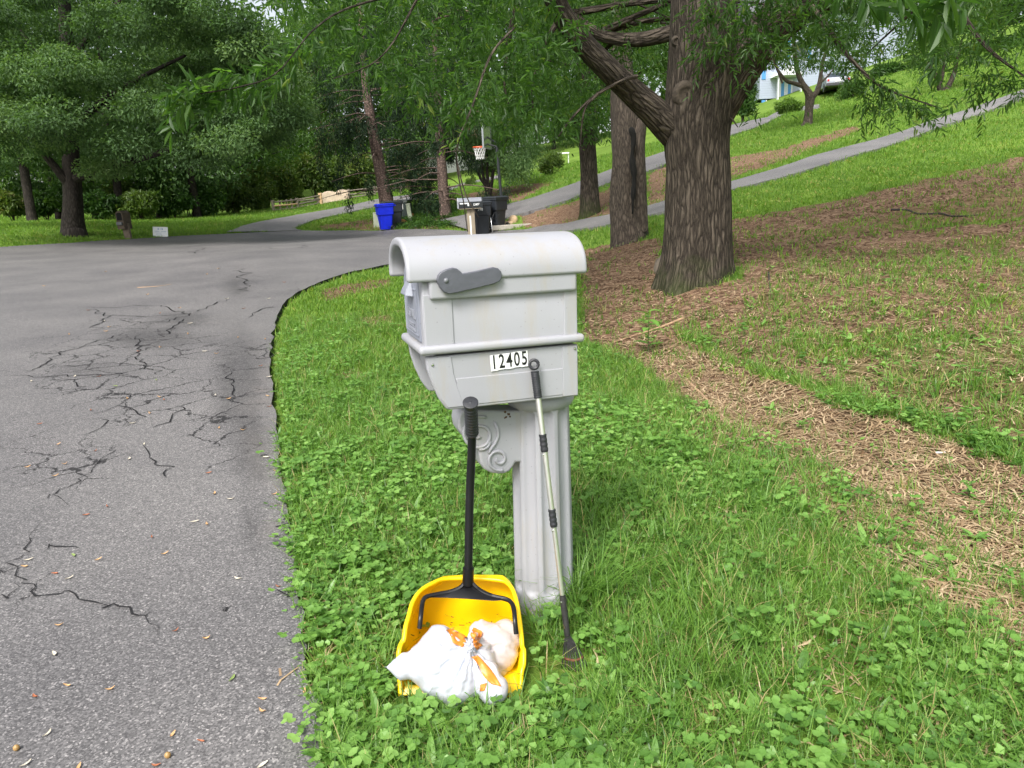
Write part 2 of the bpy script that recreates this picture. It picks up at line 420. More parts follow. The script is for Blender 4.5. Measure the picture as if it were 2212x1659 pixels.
# zones of bare soil and wood litter: (outline in the ground seen from the road, mulch, grass)
ZONES = [
    ([(1430, 640), (1600, 600), (1900, 575), (2212, 560), (2600, 600), (2600, 1060), (2212, 960), (2000, 880), (1800, 830), (1600, 780), (1480, 720)], .72, .30),
    ([(1690, 735), (1900, 705), (2212, 720), (2600, 760), (2600, 1010), (2212, 935), (2000, 862), (1800, 812)], .45, .58),
    ([(1255, 545), (1300, 530), (1430, 515), (1440, 640), (1255, 690)], .95, .08),
    ([(1255, 640), (1430, 620), (1500, 700), (1400, 790), (1330, 760), (1255, 740)], .9, .12),
    ([(1400, 590), (1480, 620), (1560, 625), (1640, 600), (1600, 680), (1450, 680)], .9, .12),
    ([(1575, 472), (1700, 457), (1850, 425), (2000, 388), (2212, 338), (2500, 270), (2500, 370), (2212, 420), (2000, 465), (1800, 512), (1575, 560)], .95, .2),
    ([(1700, 505), (1850, 478), (2000, 445), (2212, 405), (2500, 360), (2500, 420), (2212, 470), (2000, 490), (1800, 520)], .6, .5),
    ([(1575, 550), (1800, 512), (2212, 475), (2600, 450), (2600, 600), (2212, 560), (1900, 575), (1600, 605)], .9, .22),
    ([(1370, 765), (1480, 735), (1620, 800), (1800, 875), (2000, 935), (2212, 1015), (2600, 1150), (2600, 1450), (2212, 1275), (2000, 1140), (1850, 1055), (1650, 955), (1480, 860)], .85, .14),
    ([(1480, 860), (1650, 955), (1850, 1055), (2000, 1145), (2212, 1280), (2500, 1480), (2500, 1640), (2212, 1420), (1980, 1270), (1820, 1150), (1640, 1040), (1500, 950)], .45, .62),
    ([(1128, 456), (1210, 446), (1330, 402), (1330, 468), (1200, 490), (1128, 490)], .9, .15),
    ([(1400, 375), (1440, 358), (1440, 432), (1400, 446)], .9, .1),
    ([(1571, 342), (1700, 317), (1780, 291), (1850, 271), (1856, 281), (1780, 312), (1700, 345), (1640, 368), (1571, 388)], .85, .2),
    ([(690, 487), (760, 478), (850, 470), (850, 497), (690, 497)], .6, .4),
    ([(870, 482), (960, 466), (1015, 490), (900, 497)], .8, .2),
    ([(1000, 420), (1130, 398), (1200, 392), (1120, 436), (1030, 446)], .75, .3),
    ([(690, 630), (760, 612), (840, 598), (850, 620), (760, 640), (700, 655)], .7, .35),
    ([(760, 690), (830, 680), (870, 700), (800, 715)], .5, .5),
    ([(700, 810), (790, 800), (800, 825), (720, 832)], .5, .5),
]
def widen(poly):                   # carry the bands on past the edge of the photograph
    out = []; n = len(poly)
    for k, (a, b) in enumerate(poly):
        if a >= 2500:
            q = [p for p in (poly[k - 1], poly[(k + 1) % n]) if p[0] < 2500]
            if q: f = (3500 - q[0][0]) / (a - q[0][0]); a, b = 3500, q[0][1] + (b - q[0][1]) * f
        out.append((a, b))
    return out
ZONES = [(widen(p), m_, g_) for p, m_, g_ in ZONES]
def cover(x, y):
    """mulch and grass amounts at ground points"""
    x = np.asarray(x, float); y = np.asarray(y, float)
    px, py, w = proj(np.stack([x, y, Z(x, y)], -1))
    w = np.maximum(w, .3)
    a = 260 / w
    px = px + (fbm(x * 1.7, y * 1.7, 21) - .47) * a * 1.2 + (vnoise(x * 9, y * 9, 5) - .5) * a * .45
    py = py + (fbm(x * 1.7, y * 1.7, 43) - .47) * a * .55 + (vnoise(x * 9, y * 9, 15) - .5) * a * .2
    m = np.zeros(x.shape); g = np.ones(x.shape)
    for poly, mm, gg in ZONES:
        s = inpoly(px, py, poly) & (w > .31); m[s] = mm; g[s] = gg
    return m, g

def spaced(lo, hi, c, s0, k):
    r = [c]
    while r[-1] < hi: r.append(r[-1] + max(s0, k * abs(r[-1] - c)))
    l = [c]
    while l[-1] > lo: l.append(l[-1] - max(s0, k * abs(l[-1] - c)))
    return np.array(l[:0:-1] + r)
gx = spaced(-110, 150, .6, .06, .017); gy = spaced(-20, 190, 2.2, .06, .013)
GX, GY = np.meshgrid(gx, gy)
GZ = Z(GX, GY)
_rough = (fbm(GX * 2.2, GY * 2.2, 71) - .47)
MM, GG = cover(GX, GY)
GZ += _rough * .05 * np.clip(MM + .15, 0, 1) * np.clip(GY / 3, 0, 1) * (GX > .5)
drives = []
for nm, U, Lw in (('driveway', drive2_u, drive2_l), ('driveway', drive1_u, drive1_l), ('driveway', drive3_u, drive3_l)):
    drives.append((nm,) + strip(nm, U, Lw, .045))
under = inpoly(GX, GY, ROAD)
for _, _, poly in drives: under |= inpoly(GX, GY, poly)
GZ[under] -= .05 + .0006 * np.abs(GY[under])
nx, ny = len(gx), len(gy)
ii = (np.arange(ny - 1)[:, None] * nx + np.arange(nx - 1)[None]).ravel()
gme = np_mesh('ground', np.stack([GX, GY, GZ], -1).reshape(-1, 3), np.stack([ii, ii + 1, ii + nx + 1, ii + nx], -1))
for nm, arr in (('mulch', MM), ('grassy', GG)):
    a_ = gme.attributes.new(nm, 'FLOAT', 'POINT'); a_.data.foreach_set('value', arr.ravel().astype(np.float32))

def mat_ground():
    m, nt, b = nodes('ground'); L = nt.links
    tc = N(nt, 'ShaderNodeTexCoord')
    am = N(nt, 'ShaderNodeAttribute', attribute_name='mulch'); ag = N(nt, 'ShaderNodeAttribute', attribute_name='grassy')
    n1 = N(nt, 'ShaderNodeTexNoise', Scale=18.0, Detail=8.0, Roughness=.7); L.new(tc.outputs['Object'], n1.inputs['Vector'])
    soil = ramp(nt, [(.3, (.055, .029, .018)), (.55, (.140, .078, .047)), (.75, (.24, .155, .10))], n1.outputs[0])
    mp = N(nt, 'ShaderNodeMapping'); mp.inputs['Scale'].default_value = (26, 60, 40); mp.inputs['Rotation'].default_value = (0, 0, .5)
    L.new(tc.outputs['Object'], mp.inputs['Vector'])
    v1 = N(nt, 'ShaderNodeTexVoronoi', Scale=1.0, Randomness=1.0); L.new(mp.outputs[0], v1.inputs['Vector'])
    chip = ramp(nt, [(0, (.05, .028, .018)), (.4, (.14, .082, .050)), (.75, (.23, .148, .096)), (1, (.40, .29, .19))], None)
    sp = N(nt, 'ShaderNodeSeparateColor'); L.new(v1.outputs['Color'], sp.inputs[0]); L.new(sp.outputs[0], chip.inputs[0])
    mx = N(nt, 'ShaderNodeMix', data_type='RGBA'); L.new(am.outputs['Fac'], mx.inputs[0]); L.new(soil.outputs[0], mx.inputs[6]); L.new(chip.outputs[0], mx.inputs[7])
    n2 = N(nt, 'ShaderNodeTexNoise', Scale=45.0, Detail=6.0, Roughness=.75); L.new(tc.outputs['Object'], n2.inputs['Vector'])
    n3 = N(nt, 'ShaderNodeTexNoise', Scale=.35, Detail=4.0); L.new(tc.outputs['Object'], n3.inputs['Vector'])
    ad = N(nt, 'ShaderNodeMath', operation='MULTIPLY_ADD'); ad.inputs[1].default_value = .6; L.new(n3.outputs[0], ad.inputs[0]); L.new(n2.outputs[0], ad.inputs[2])
    gr = ramp(nt, [(.55, (.060, .085, .020)), (.8, (.115, .195, .03)), (1., (.18, .27, .045))], ad.outputs[0])
    gm = N(nt, 'ShaderNodeMapRange'); gm.inputs[1].default_value = .45; gm.inputs[2].default_value = .95
    L.new(ag.outputs['Fac'], gm.inputs[0])
    m2 = N(nt, 'ShaderNodeMix', data_type='RGBA'); L.new(gm.outputs[0], m2.inputs[0]); L.new(mx.outputs[2], m2.inputs[6]); L.new(gr.outputs[0], m2.inputs[7])
    L.new(m2.outputs[2], b.inputs['Base Color']); b.inputs['Roughness'].default_value = .95; b.inputs['Specular IOR Level'].default_value = .1
    bp = N(nt, 'ShaderNodeBump', Strength=.8, Distance=.02); L.new(n1.outputs[0], bp.inputs['Height']); L.new(bp.outputs[0], b.inputs['Normal'])
    return m
tag(link('ground', gme, mat_ground(), smooth=True), kind='structure')

def mat_asphalt(name, mid, stain=True):
    m, nt, b = nodes(name); L = nt.links
    tc = N(nt, 'ShaderNodeTexCoord')
    v = N(nt, 'ShaderNodeTexVoronoi', Scale=185.0); L.new(tc.outputs['Object'], v.inputs['Vector'])
    sp = N(nt, 'ShaderNodeSeparateColor'); L.new(v.outputs['Color'], sp.inputs[0])
    f = N(nt, 'ShaderNodeTexNoise', Scale=260.0, Detail=3.0); L.new(tc.outputs['Object'], f.inputs['Vector'])
    big = N(nt, 'ShaderNodeTexNoise', Scale=.7, Detail=5.0); L.new(tc.outputs['Object'], big.inputs['Vector'])
    s = [x / mid for x in (.045, .115, .165, .26, .52)]
    st = ramp(nt, [(0, (.078, .076, .076)), (.35, (.128, .125, .123)), (.72, (.175, .170, .167)), (.9, (.235, .228, .222)), (.97, (.31, .30, .29)), (1, (.42, .40, .385))], sp.outputs[0])
    k = ramp(nt, [(.3, (.82, .81, .83)), (.7, (1.18, 1.16, 1.15))], big.outputs[0])
    mu = N(nt, 'ShaderNodeMix', data_type='RGBA', blend_type='MULTIPLY'); mu.inputs[0].default_value = 1
    L.new(st.outputs[0], mu.inputs[6]); L.new(k.outputs[0], mu.inputs[7])
    m3 = N(nt, 'ShaderNodeMix', data_type='RGBA', blend_type='MULTIPLY'); m3.inputs[0].default_value = 1
    L.new(mu.outputs[2], m3.inputs[6]); m3.inputs[7].default_value = (mid, mid, mid, 1)
    col = m3.outputs[2]
    if stain:
        a = N(nt, 'ShaderNodeAttribute', attribute_name='stain')
        n4 = N(nt, 'ShaderNodeTexNoise', Scale=11.0, Detail=9.0, Roughness=.75); L.new(tc.outputs['Object'], n4.inputs['Vector'])
        q = N(nt, 'ShaderNodeMath', operation='MULTIPLY'); L.new(a.outputs['Fac'], q.inputs[0]); L.new(n4.outputs[0], q.inputs[1])
        q2 = N(nt, 'ShaderNodeMapRange'); q2.inputs[1].default_value = .08; q2.inputs[2].default_value = .42; q2.inputs[4].default_value = .46; L.new(q.outputs[0], q2.inputs[0])
        m4 = N(nt, 'ShaderNodeMix', data_type='RGBA'); L.new(q2.outputs[0], m4.inputs[0]); L.new(col, m4.inputs[6]); m4.inputs[7].default_value = (.028, .027, .027, 1)
        c = N(nt, 'ShaderNodeAttribute', attribute_name='pale')
        m5 = N(nt, 'ShaderNodeMix', data_type='RGBA'); L.new(c.outputs['Fac'], m5.inputs[0]); L.new(m4.outputs[2], m5.inputs[6]); m5.inputs[7].default_value = (.17, .152, .138, 1)
        al = N(nt, 'ShaderNodeAttribute', attribute_name='crazed')
        wn_ = N(nt, 'ShaderNodeTexNoise', Scale=7.0, Detail=5.0, Roughness=.65); L.new(tc.outputs['Object'], wn_.inputs['Vector'])
        wm = N(nt, 'ShaderNodeMix', data_type='RGBA', blend_type='LINEAR_LIGHT'); wm.inputs[0].default_value = .10; L.new(tc.outputs['Object'], wm.inputs[6]); L.new(wn_.outputs['Color'], wm.inputs[7])
        vc_ = N(nt, 'ShaderNodeTexVoronoi', feature='DISTANCE_TO_EDGE', Scale=2.4); L.new(wm.outputs[2], vc_.inputs['Vector'])
        nb_ = N(nt, 'ShaderNodeTexNoise', Scale=1.6, Detail=3.0); L.new(tc.outputs['Object'], nb_.inputs['Vector'])
        ta = N(nt, 'ShaderNodeMath', operation='MULTIPLY'); L.new(al.outputs['Fac'], ta.inputs[0]); L.new(nb_.outputs[0], ta.inputs[1])
        tb_ = N(nt, 'ShaderNodeMapRange'); tb_.inputs[1].default_value = .22; tb_.inputs[2].default_value = .5; tb_.inputs[4].default_value = .022; L.new(ta.outputs[0], tb_.inputs[0])
        cm = N(nt, 'ShaderNodeMath', operation='LESS_THAN'); L.new(vc_.outputs['Distance'], cm.inputs[0]); L.new(tb_.outputs[0], cm.inputs[1])
        m6 = N(nt, 'ShaderNodeMix', data_type='RGBA'); L.new(cm.outputs[0], m6.inputs[0]); L.new(m5.outputs[2], m6.inputs[6]); m6.inputs[7].default_value = (.030, .028, .028, 1)
        col = m6.outputs[2]
    L.new(col, b.inputs['Base Color']); b.inputs['Roughness'].default_value = .6; b.inputs['Specular IOR Level'].default_value = .22
    bp = N(nt, 'ShaderNodeBump', Strength=.3, Distance=.005); L.new(sp.outputs[1], bp.inputs['Height']); L.new(bp.outputs[0], b.inputs['Normal'])
    return m
M['asphalt'] = mat_asphalt('asphalt', .90)
M['tar'] = plain('tar', (.022, .021, .022), .9, .3, 40, spec=.2)
M['drive'] = mat_asphalt('drive', 1.05, False)
M['drive_worn'] = mat_asphalt('drive_worn', 1.0, False)

# the road: one sheet with its cracks and its broken edge
_pts = list(ROAD)
for r in np.geomspace(.9, 46, 80):
    for a_ in np.linspace(rad(-62), rad(25), 64):
        _pts.append((r * math.sin(a_) + random.uniform(-.02, .02) * r * .3, r * math.cos(a_)))
_pts = np.array(_pts); nb = len(ROAD)
_ok = np.concatenate([np.ones(nb, bool), inpoly(_pts[nb:, 0], _pts[nb:, 1], ROAD)])
_pts = _pts[_ok]
_res = delaunay_2d_cdt([Vector(p) for p in _pts], [(i, (i + 1) % nb) for i in range(nb)], [], 1, 1e-5)
rv = np.array([(p.x, p.y) for p in _res[0]]); rf = [list(f) for f in _res[2]]
RV = np.column_stack([rv, Z(rv[:, 0], rv[:, 1]) + LIFTF(rv[:, 1])])
rmi = [0] * len(rf)
def zr(x, y): return float(Z(x, y) + LIFTF(y))
lowb = []
for i in range(nb):
    x, y = ROAD[i]; lowb.append((x, y, zr(x, y) - .10))
topb = [(x, y, zr(x, y)) for x, y in ROAD]
o_ = len(RV); RV = np.vstack([RV, topb, lowb])
for i in range(nb):
    j = (i + 1) % nb
    rf.append([o_ + i, o_ + j, o_ + nb + j, o_ + nb + i]); rmi.append(1)
z7 = lambda L: [(x * .3638, 493.7 + y * .3638) for x, y in L]
z3 = lambda L: [(x * .372, 1097 + y * .372) for x, y in L]
CR = [z7(c) for c in ([(0, 905), (160, 905), (280, 870), (330, 830), (450, 770), (620, 720), (700, 690), (830, 655)],
      [(0, 935), (160, 930), (350, 930), (480, 920), (620, 910), (750, 900), (870, 890)], [(350, 935), (415, 950), (440, 985), (465, 1010)],
      [(300, 880), (560, 855), (850, 845)], [(1000, 500), (980, 520), (1080, 550), (1140, 560), (1070, 600), (1000, 650), (960, 690), (900, 720)],
      [(460, 540), (640, 535), (800, 525), (980, 515)], [(530, 545), (640, 575), (610, 620), (570, 670)], [(640, 575), (800, 575), (960, 570), (1140, 555)],
      [(1180, 550), (1230, 520), (1300, 490), (1340, 470)], [(1410, 240), (1440, 280), (1465, 330), (1480, 380), (1450, 420)],
      [(830, 660), (790, 710), (830, 750), (820, 790), (860, 830), (870, 870), (910, 900), (900, 930)], [(740, 990), (750, 1030), (680, 1070), (600, 1110), (560, 1135)],
      [(660, 1085), (760, 1095), (810, 1130), (800, 1160)], [(1100, 1065), (1050, 1110), (980, 1160), (930, 1190)], [(640, 1145), (600, 1190), (480, 1240)],
      [(700, 1300), (650, 1350), (560, 1450), (480, 1500), (350, 1570), (345, 1600), (400, 1640)], [(850, 1280), (900, 1380), (960, 1440), (1000, 1490)],
      [(710, 605), (830, 610), (960, 610), (1060, 580)], [(1150, 165), (1190, 140), (1230, 120)], [(1500, 125), (1680, 130)], [(1740, 125), (1800, 122), (1850, 105)],
      [(1660, 495), (1580, 505), (1480, 560)], [(1350, 860), (1340, 930), (1400, 990), (1385, 1050)], [(1480, 745), (1610, 735)], [(1500, 800), (1605, 775)], [(1500, 1000), (1600, 985)])]
CR += [z3(c) for c in ([(350, 0), (240, 70), (200, 160), (155, 245), (90, 290), (75, 350), (100, 430), (200, 445), (250, 490), (330, 490), (420, 515), (540, 550), (620, 555),
      (690, 590), (770, 625), (860, 615), (890, 670), (910, 720)], [(0, 355), (75, 345)], [(100, 440), (60, 500), (0, 530)], [(210, 260), (290, 215), (350, 205), (460, 220)],
      [(1290, 570), (1400, 560)], [(1640, 490), (1735, 478)], [(1600, 105), (1690, 98)])]
RVl = [tuple(p) for p in RV]
for c in CR:
    w3 = np.array([atz(px, py, 0.03) if py > 640 else Gd(px, py) for px, py in c])[:, :2]
    n = max(8, int(np.linalg.norm(np.diff(w3, axis=0), axis=1).sum() / (.018 + .008 * w3[:, 1].mean())))
    Q = curve_pts(w3, n) if len(w3) > 2 else w3[0] + (w3[-1] - w3[0]) * np.linspace(0, 1, n)[:, None]
    D = w3[:, 1].mean(); am = .006 + .0045 * D
    Q = Q + rng.normal(0, 1, Q.shape) * am * .7 + np.stack([fbm(np.arange(n) * .3, np.full(n, D), 2) - .47, fbm(np.arange(n) * .3, np.full(n, D), 8) - .47], -1) * am * 6
    T = unit(np.gradient(Q, axis=0)); Nn = np.stack([-T[:, 1], T[:, 0]], -1)
    w_ = (.0011 + .0007 * D) * (.5 + 1.1 * rng.random(n)) * np.clip(np.minimum(np.arange(n), n - 1 - np.arange(n)) / (n * .2), .15, 1)
    for sgn in (1, -1):
        pass
    b0 = len(RVl)
    zz = Z(Q[:, 0], Q[:, 1]) + LIFTF(Q[:, 1]) + .004 + .0002 * D
    for i in range(n):
        for sgn in (1, -1): RVl.append((*(Q[i] + sgn * Nn[i] * w_[i]), zz[i]))
    for i in range(n - 1): rf.append([b0 + 2 * i, b0 + 2 * i + 1, b0 + 2 * i + 3, b0 + 2 * i + 2]); rmi.append(1)
RV = np.array(RVl)
rme = np_mesh('road', RV, rf, mi=rmi)
qx, qy, _w2 = proj(RV)
def blob(cx, cy, rx, ry): return np.clip(1.3 - np.sqrt(((qx - cx) / rx) ** 2 + ((qy - cy) / ry) ** 2), 0, 1)
stain = np.max([blob(515, 840, 60, 150), blob(540, 950, 40, 110), blob(545, 1120, 30, 120) * .7, blob(330, 730, 120, 28), blob(520, 610, 22, 50), blob(200, 800, 120, 20) * .6, blob(400, 690, 70, 20), blob(560, 1010, 30, 60) * .7], axis=0)
pale = np.clip(blob(568, 880, 24, 150) * .55 + blob(575, 1130, 30, 18) * .6 + blob(600, 1050, 25, 60) * .3, 0, .75)
crazed = np.max([blob(300, 800, 330, 150), blob(480, 900, 110, 150), blob(120, 1000, 240, 120) * .8, blob(560, 800, 60, 160) * .9, blob(600, 620, 200, 60) * .6, blob(60, 1250, 160, 160) * .6], axis=0)
for nm, arr in (('stain', stain), ('pale', pale), ('crazed', crazed)):
    a_ = rme.attributes.new(nm, 'FLOAT', 'POINT'); a_.data.foreach_set('value', arr.astype(np.float32))
tag(link('road', rme, [M['asphalt'], M['tar']]), kind='structure')
for k, (nm, me, _) in enumerate(drives):
    tag(link(nm, me, M['drive_worn'] if k == 1 else M['drive']), kind='structure')

# ------------------------------------------------------------------ grass, weeds, litter
def blade(L, w, lean, seg=3, az=0., tw=0.):
    V = []; F = []
    for i in range(seg + 1):
        u = i / seg; r = lean * u * u * L; z = L * u * (1 - .45 * lean * u)
        ww = w * (1 - .85 * u ** 1.6) / 2; a = az + tw * u
        cx, cy = r * math.cos(az), r * math.sin(az)
        V += [(cx - ww * math.sin(a), cy + ww * math.cos(a), z), (cx + ww * math.sin(a), cy - ww * math.cos(a), z)]
    for i in range(seg): F.append((2 * i, 2 * i + 1, 2 * i + 3, 2 * i + 2))
    return V, F
def tpl(parts):
    V = []; F = []; T = []
    for v, f, t in parts:
        b = len(V); V += v; F += [tuple(b + i for i in q) for q in f]; T += [t] * len(f)
    return np.array(V, float), np.array(F, int), np.array(T, float)
def tuft(n, L0, L1, w, spread, lean, seg=3):
    P = []
    for k in range(n):
        a = random.uniform(0, 2 * PI)
        v, f = blade(random.uniform(L0, L1), w * random.uniform(.7, 1.3), random.uniform(.15, lean), seg, a, random.uniform(-.8, .8))
        ox, oy = random.uniform(-spread, spread), random.uniform(-spread, spread)
        P.append(([(x + ox, y + oy, z) for x, y, z in v], f, random.uniform(-.25, .25)))
    return tpl(P)
def disc(r, c, nrm, notch=.35, cup=.12):
    nrm = unit(nrm); x = unit(np.cross(nrm, [.3, .9, .1])); y = np.cross(nrm, x)
    V = [tuple(c - nrm * r * cup)]
    a0 = random.uniform(0, 6.28)
    for k in range(10):
        a = a0 + 2 * PI * k / 10; rr = r * (notch if k == 0 else 1) * (1 + .10 * (-1) ** k)
        V.append(tuple(c + rr * (math.cos(a) * x + math.sin(a) * y)))
    F = [(0, 1 + 2 * k, 2 + 2 * k, 1 + (2 * k + 2) % 10) for k in range(5)]
    return V, F
def leafshape(L, w, base, az, el, droop, seg=4, fold=.25):
    d = np.array([math.cos(az), math.sin(az), 0.]); s = np.array([-math.sin(az), math.cos(az), 0])
    V = []
    for i in range(seg + 1):
        u = i / seg; e = el - droop * u
        p = base + d * L * u * math.cos(el - droop * u * .5) + np.array([0, 0, 1.]) * L * u * math.sin(el - droop * u * .5)
        ww = w * (math.sin(PI * min(1, (u * .92 + .06)) ** .8) ** .8 if u < 1 else .04) / 2
        up = np.array([-math.sin(e) * d[0], -math.sin(e) * d[1], math.cos(e)])
        V += [tuple(p + s * ww + up * fold * ww), tuple(p), tuple(p - s * ww + up * fold * ww)]
    F = []
    for i in range(seg):
        a = 3 * i; F += [(a, a + 1, a + 4, a + 3), (a + 1, a + 2, a + 5, a + 4)]
    return V, F
def round_plant(n, r0, r1, h0, h1, sp):
    P = []
    for k in range(n):
        c = np.array([random.gauss(0, sp), random.gauss(0, sp), random.uniform(h0, h1)])
        v, f = disc(random.uniform(r0, r1), c, [random.gauss(0, .35), random.gauss(0, .35), 1])
        P.append((v, f, random.uniform(-.3, .3)))
    return tpl(P)
def rosette(n, L0, L1, w):
    P = []
    for k in range(n):
        v, f = leafshape(random.uniform(L0, L1), w * random.uniform(.7, 1.2), np.array([0, 0, .01]), 2 * PI * k / n + random.uniform(-.5, .5), random.uniform(.4, 1.1), random.uniform(.3, 1.2))
        P.append((v, f, random.uniform(-.25, .25)))
    return tpl(P)
def clover(n):
    P = []
    for k in range(n):
        c = np.array([random.gauss(0, .025), random.gauss(0, .025), random.uniform(.03, .07)]); a0 = random.uniform(0, 6)
        for j in range(3):
            a = a0 + j * 2.09; r = random.uniform(.007, .011)
            v, f = disc(r, c + np.array([math.cos(a), math.sin(a), 0]) * r * .95, [random.gauss(0, .25), random.gauss(0, .25), 1], .8)
            P.append((v, f, random.uniform(-.2, .2)))
    return tpl(P)
def scatter(name, T, P, sc, mat, t0, label, cat, tilt=.15, kind='stuff', pick=None):
    n = len(P)
    pick = rng.integers(0, len(T), n) if pick is None else pick
    yaw = rng.random(n) * 2 * PI; tx = rng.normal(0, tilt, n); ty = rng.normal(0, tilt, n)
    VV = []; FF = []; TT = []; b = 0
    for k, (v, f, t) in enumerate(T):
        s = np.where(pick == k)[0]
        if not len(s): continue
        c, si = np.cos(yaw[s])[:, None], np.sin(yaw[s])[:, None]; q = sc[s][:, None]
        x = v[None, :, 0] * c - v[None, :, 1] * si; y = v[None, :, 0] * si + v[None, :, 1] * c; z = np.broadcast_to(v[None, :, 2], x.shape)
        x2 = x + z * tx[s][:, None]; y2 = y + z * ty[s][:, None]
        V = np.stack([P[s, 0][:, None] + x2 * q, P[s, 1][:, None] + y2 * q, P[s, 2][:, None] + z * q], -1)
        F = f[None] + (np.arange(len(s)) * len(v))[:, None, None] + b
        VV.append(V.reshape(-1, 3)); FF.append(F.reshape(-1, 4)); TT.append(np.clip(t0[s][:, None] + t[None], 0, 1).ravel())
        b += V.shape[0] * V.shape[1]
    me = np_mesh(name, np.concatenate(VV), np.concatenate(FF), np.concatenate(TT))
    return tag(link(name, me, mat), label, cat, kind=kind)
ALLROAD = [ROAD] + [d[2] for d in drives]
def sample(n, y0, y1, p=1.0, xm=.80, side=.6):
    """ground points, denser near the camera"""
    u = rng.random(n); y = (y0 ** p + u * (y1 ** p - y0 ** p)) ** (1 / p)
    x = -(xm * y + side) + rng.random(n) * (2 * xm * y + 2 * side + .12 * y + 1.3)
    keep = np.ones(n, bool)
    for poly in ALLROAD: keep &= ~inpoly(x, y, poly)
    x, y = x[keep], y[keep]
    kk = ~((np.abs(x + .19) < .235) & (y > 1.81) & (y < 2.30)) & ~((np.abs(x - .150) < .085) & (y > 1.85) & (y < 2.05)) & (np.hypot(x - base_xy[0], y - base_xy[1]) > .105)
    kk &= ~((y > 4.5) & (inpoly(x - .10, y + .05, ROAD) | inpoly(x - .03, y + .13, ROAD)))
    x, y = x[kk], y[kk]
    m, g = cover(x, y)
    return x, y, Z(x, y), m, g

base_xy = (.085, 2.44)
M['straw'] = foliage('straw', [(0, (.16, .095, .05)), (.5, (.36, .25, .145)), (1, (.58, .45, .29))], .15, .7, .2, 1.1)
M['yellow_leaf'] = foliage('yellow_leaf', [(0, (.22, .10, .03)), (.5, (.45, .30, .08)), (1, (.62, .55, .22))], .3)
tufts = [tuft(random.randint(5, 8), .04, .13, .0038, .03, .9) for _ in range(16)]
x, y, z, m, g = sample(100000, .75, 9.5, .8)
k = rng.random(len(x)) < np.where(g > .9, .75 + .25 * vnoise(x * 2.3, y * 2.3, 4), g * .50)
bare = (fbm(x * 3.1, y * 3.1, 91) < .33); k &= ~(bare & (rng.random(len(x)) < .6))
P = np.column_stack([x, y, z - .004])[k]
patch = fbm(P[:, 0] * 1.6, P[:, 1] * 1.6, 31)
scatter('grass', tufts, P, (.55 + .8 * patch) * rng.uniform(.7, 1.25, len(P)) * (1 + .03 * P[:, 1]), M['grass'], np.clip(rng.normal(.42, .22, len(P)) + (rng.random(len(P)) > .90) * .52, 0, 1),
        'bright green grass blades covering the verge around the grey mailbox', 'grass', .25)
weeds = [round_plant(random.randint(7, 13), .0045, .0108, .012, .055, .034) for _ in range(10)] + [clover(random.randint(4, 7)) for _ in range(5)] + [rosette(random.randint(5, 8), .035, .065, .017) for _ in range(6)] + [rosette(4, .045, .075, .024) for _ in range(3)]
x, y, z, m, g = sample(52000, .75, 9, .9)
lush = fbm(x * .9, y * .9, 61) + .12 * (x < .9)
lush = lush + .10 * (x < .35) - .10 * ((x > .3) & (y < 3))
k = rng.random(len(x)) < np.where(g > .9, np.clip((lush - .40) * 2.0, .05, .7), g * .14) * np.clip(1.5 - y / 7, .2, 1)
P = np.column_stack([x, y, z - .003])[k]
pk = np.where(rng.random(len(P)) < .62, rng.integers(0, 10, len(P)), rng.integers(10, 24, len(P)))
pk = np.where((vnoise(P[:, 0] * 1.9, P[:, 1] * 1.9, 77) > .62) & (rng.random(len(P)) < .6), rng.integers(15, 24, len(P)), pk)
scatter('ground_weeds', weeds, P, rng.uniform(.7, 1.35, len(P)) * (1 + .04 * P[:, 1]), M['weed'], np.clip(rng.normal(.5, .22, len(P)), 0, 1),
        'low round-leaved weeds and clover growing through the verge grass', 'weeds', .2)
lt = [tuft(random.randint(5, 8), .03, .065, .009, .07, .7, 2) for _ in range(10)]
x, y, z, m, g = sample(145000, 5.5, 62, .45, .85)
k = rng.random(len(x)) < np.where(g > .9, 1, g * .55)
P = np.column_stack([x, y, z - .004])[k]
px_, py_, _ = proj(P)
scatter('lawn_grass', lt, P, (1 + .045 * P[:, 1]) * rng.uniform(.7, 1.3, len(P)), M['lawn'], np.clip(rng.normal(.48, .2, len(P)), 0, 1),
        'mown bright green grass on the lawns across the hillside', 'grass', .3)
def chip():
    L, w = random.uniform(.02, .06), random.uniform(.006, .017); h = random.uniform(.0, .012)
    V = [(-L / 2, -w / 2, .002), (0, -w / 2 * 1.1, h), (0, w / 2 * 1.1, h * .7), (-L / 2, w / 2, .003), (L / 2, -w / 2 * .5, .003), (L / 2, w / 2 * .6, .006)]
    return np.array(V), np.array([(0, 1, 2, 3), (1, 4, 5, 2)]), np.array([0., .05])
x, y, z, m, g = sample(132000, 1.6, 24, .62)
k = rng.random(len(x)) < np.where(m > .05, m, .02)
P = np.column_stack([x, y, z + .002])[k]
scatter('leaf_litter', [chip() for _ in range(16)], P, rng.uniform(.6, 1.3, len(P)) * (1 + .045 * P[:, 1]), M['chips'], np.clip(rng.beta(2, 2.6, len(P)), 0, 1),
        'brown wood chips and dry leaf litter strewn on the bare soil under the oak', 'leaf litter', .1)

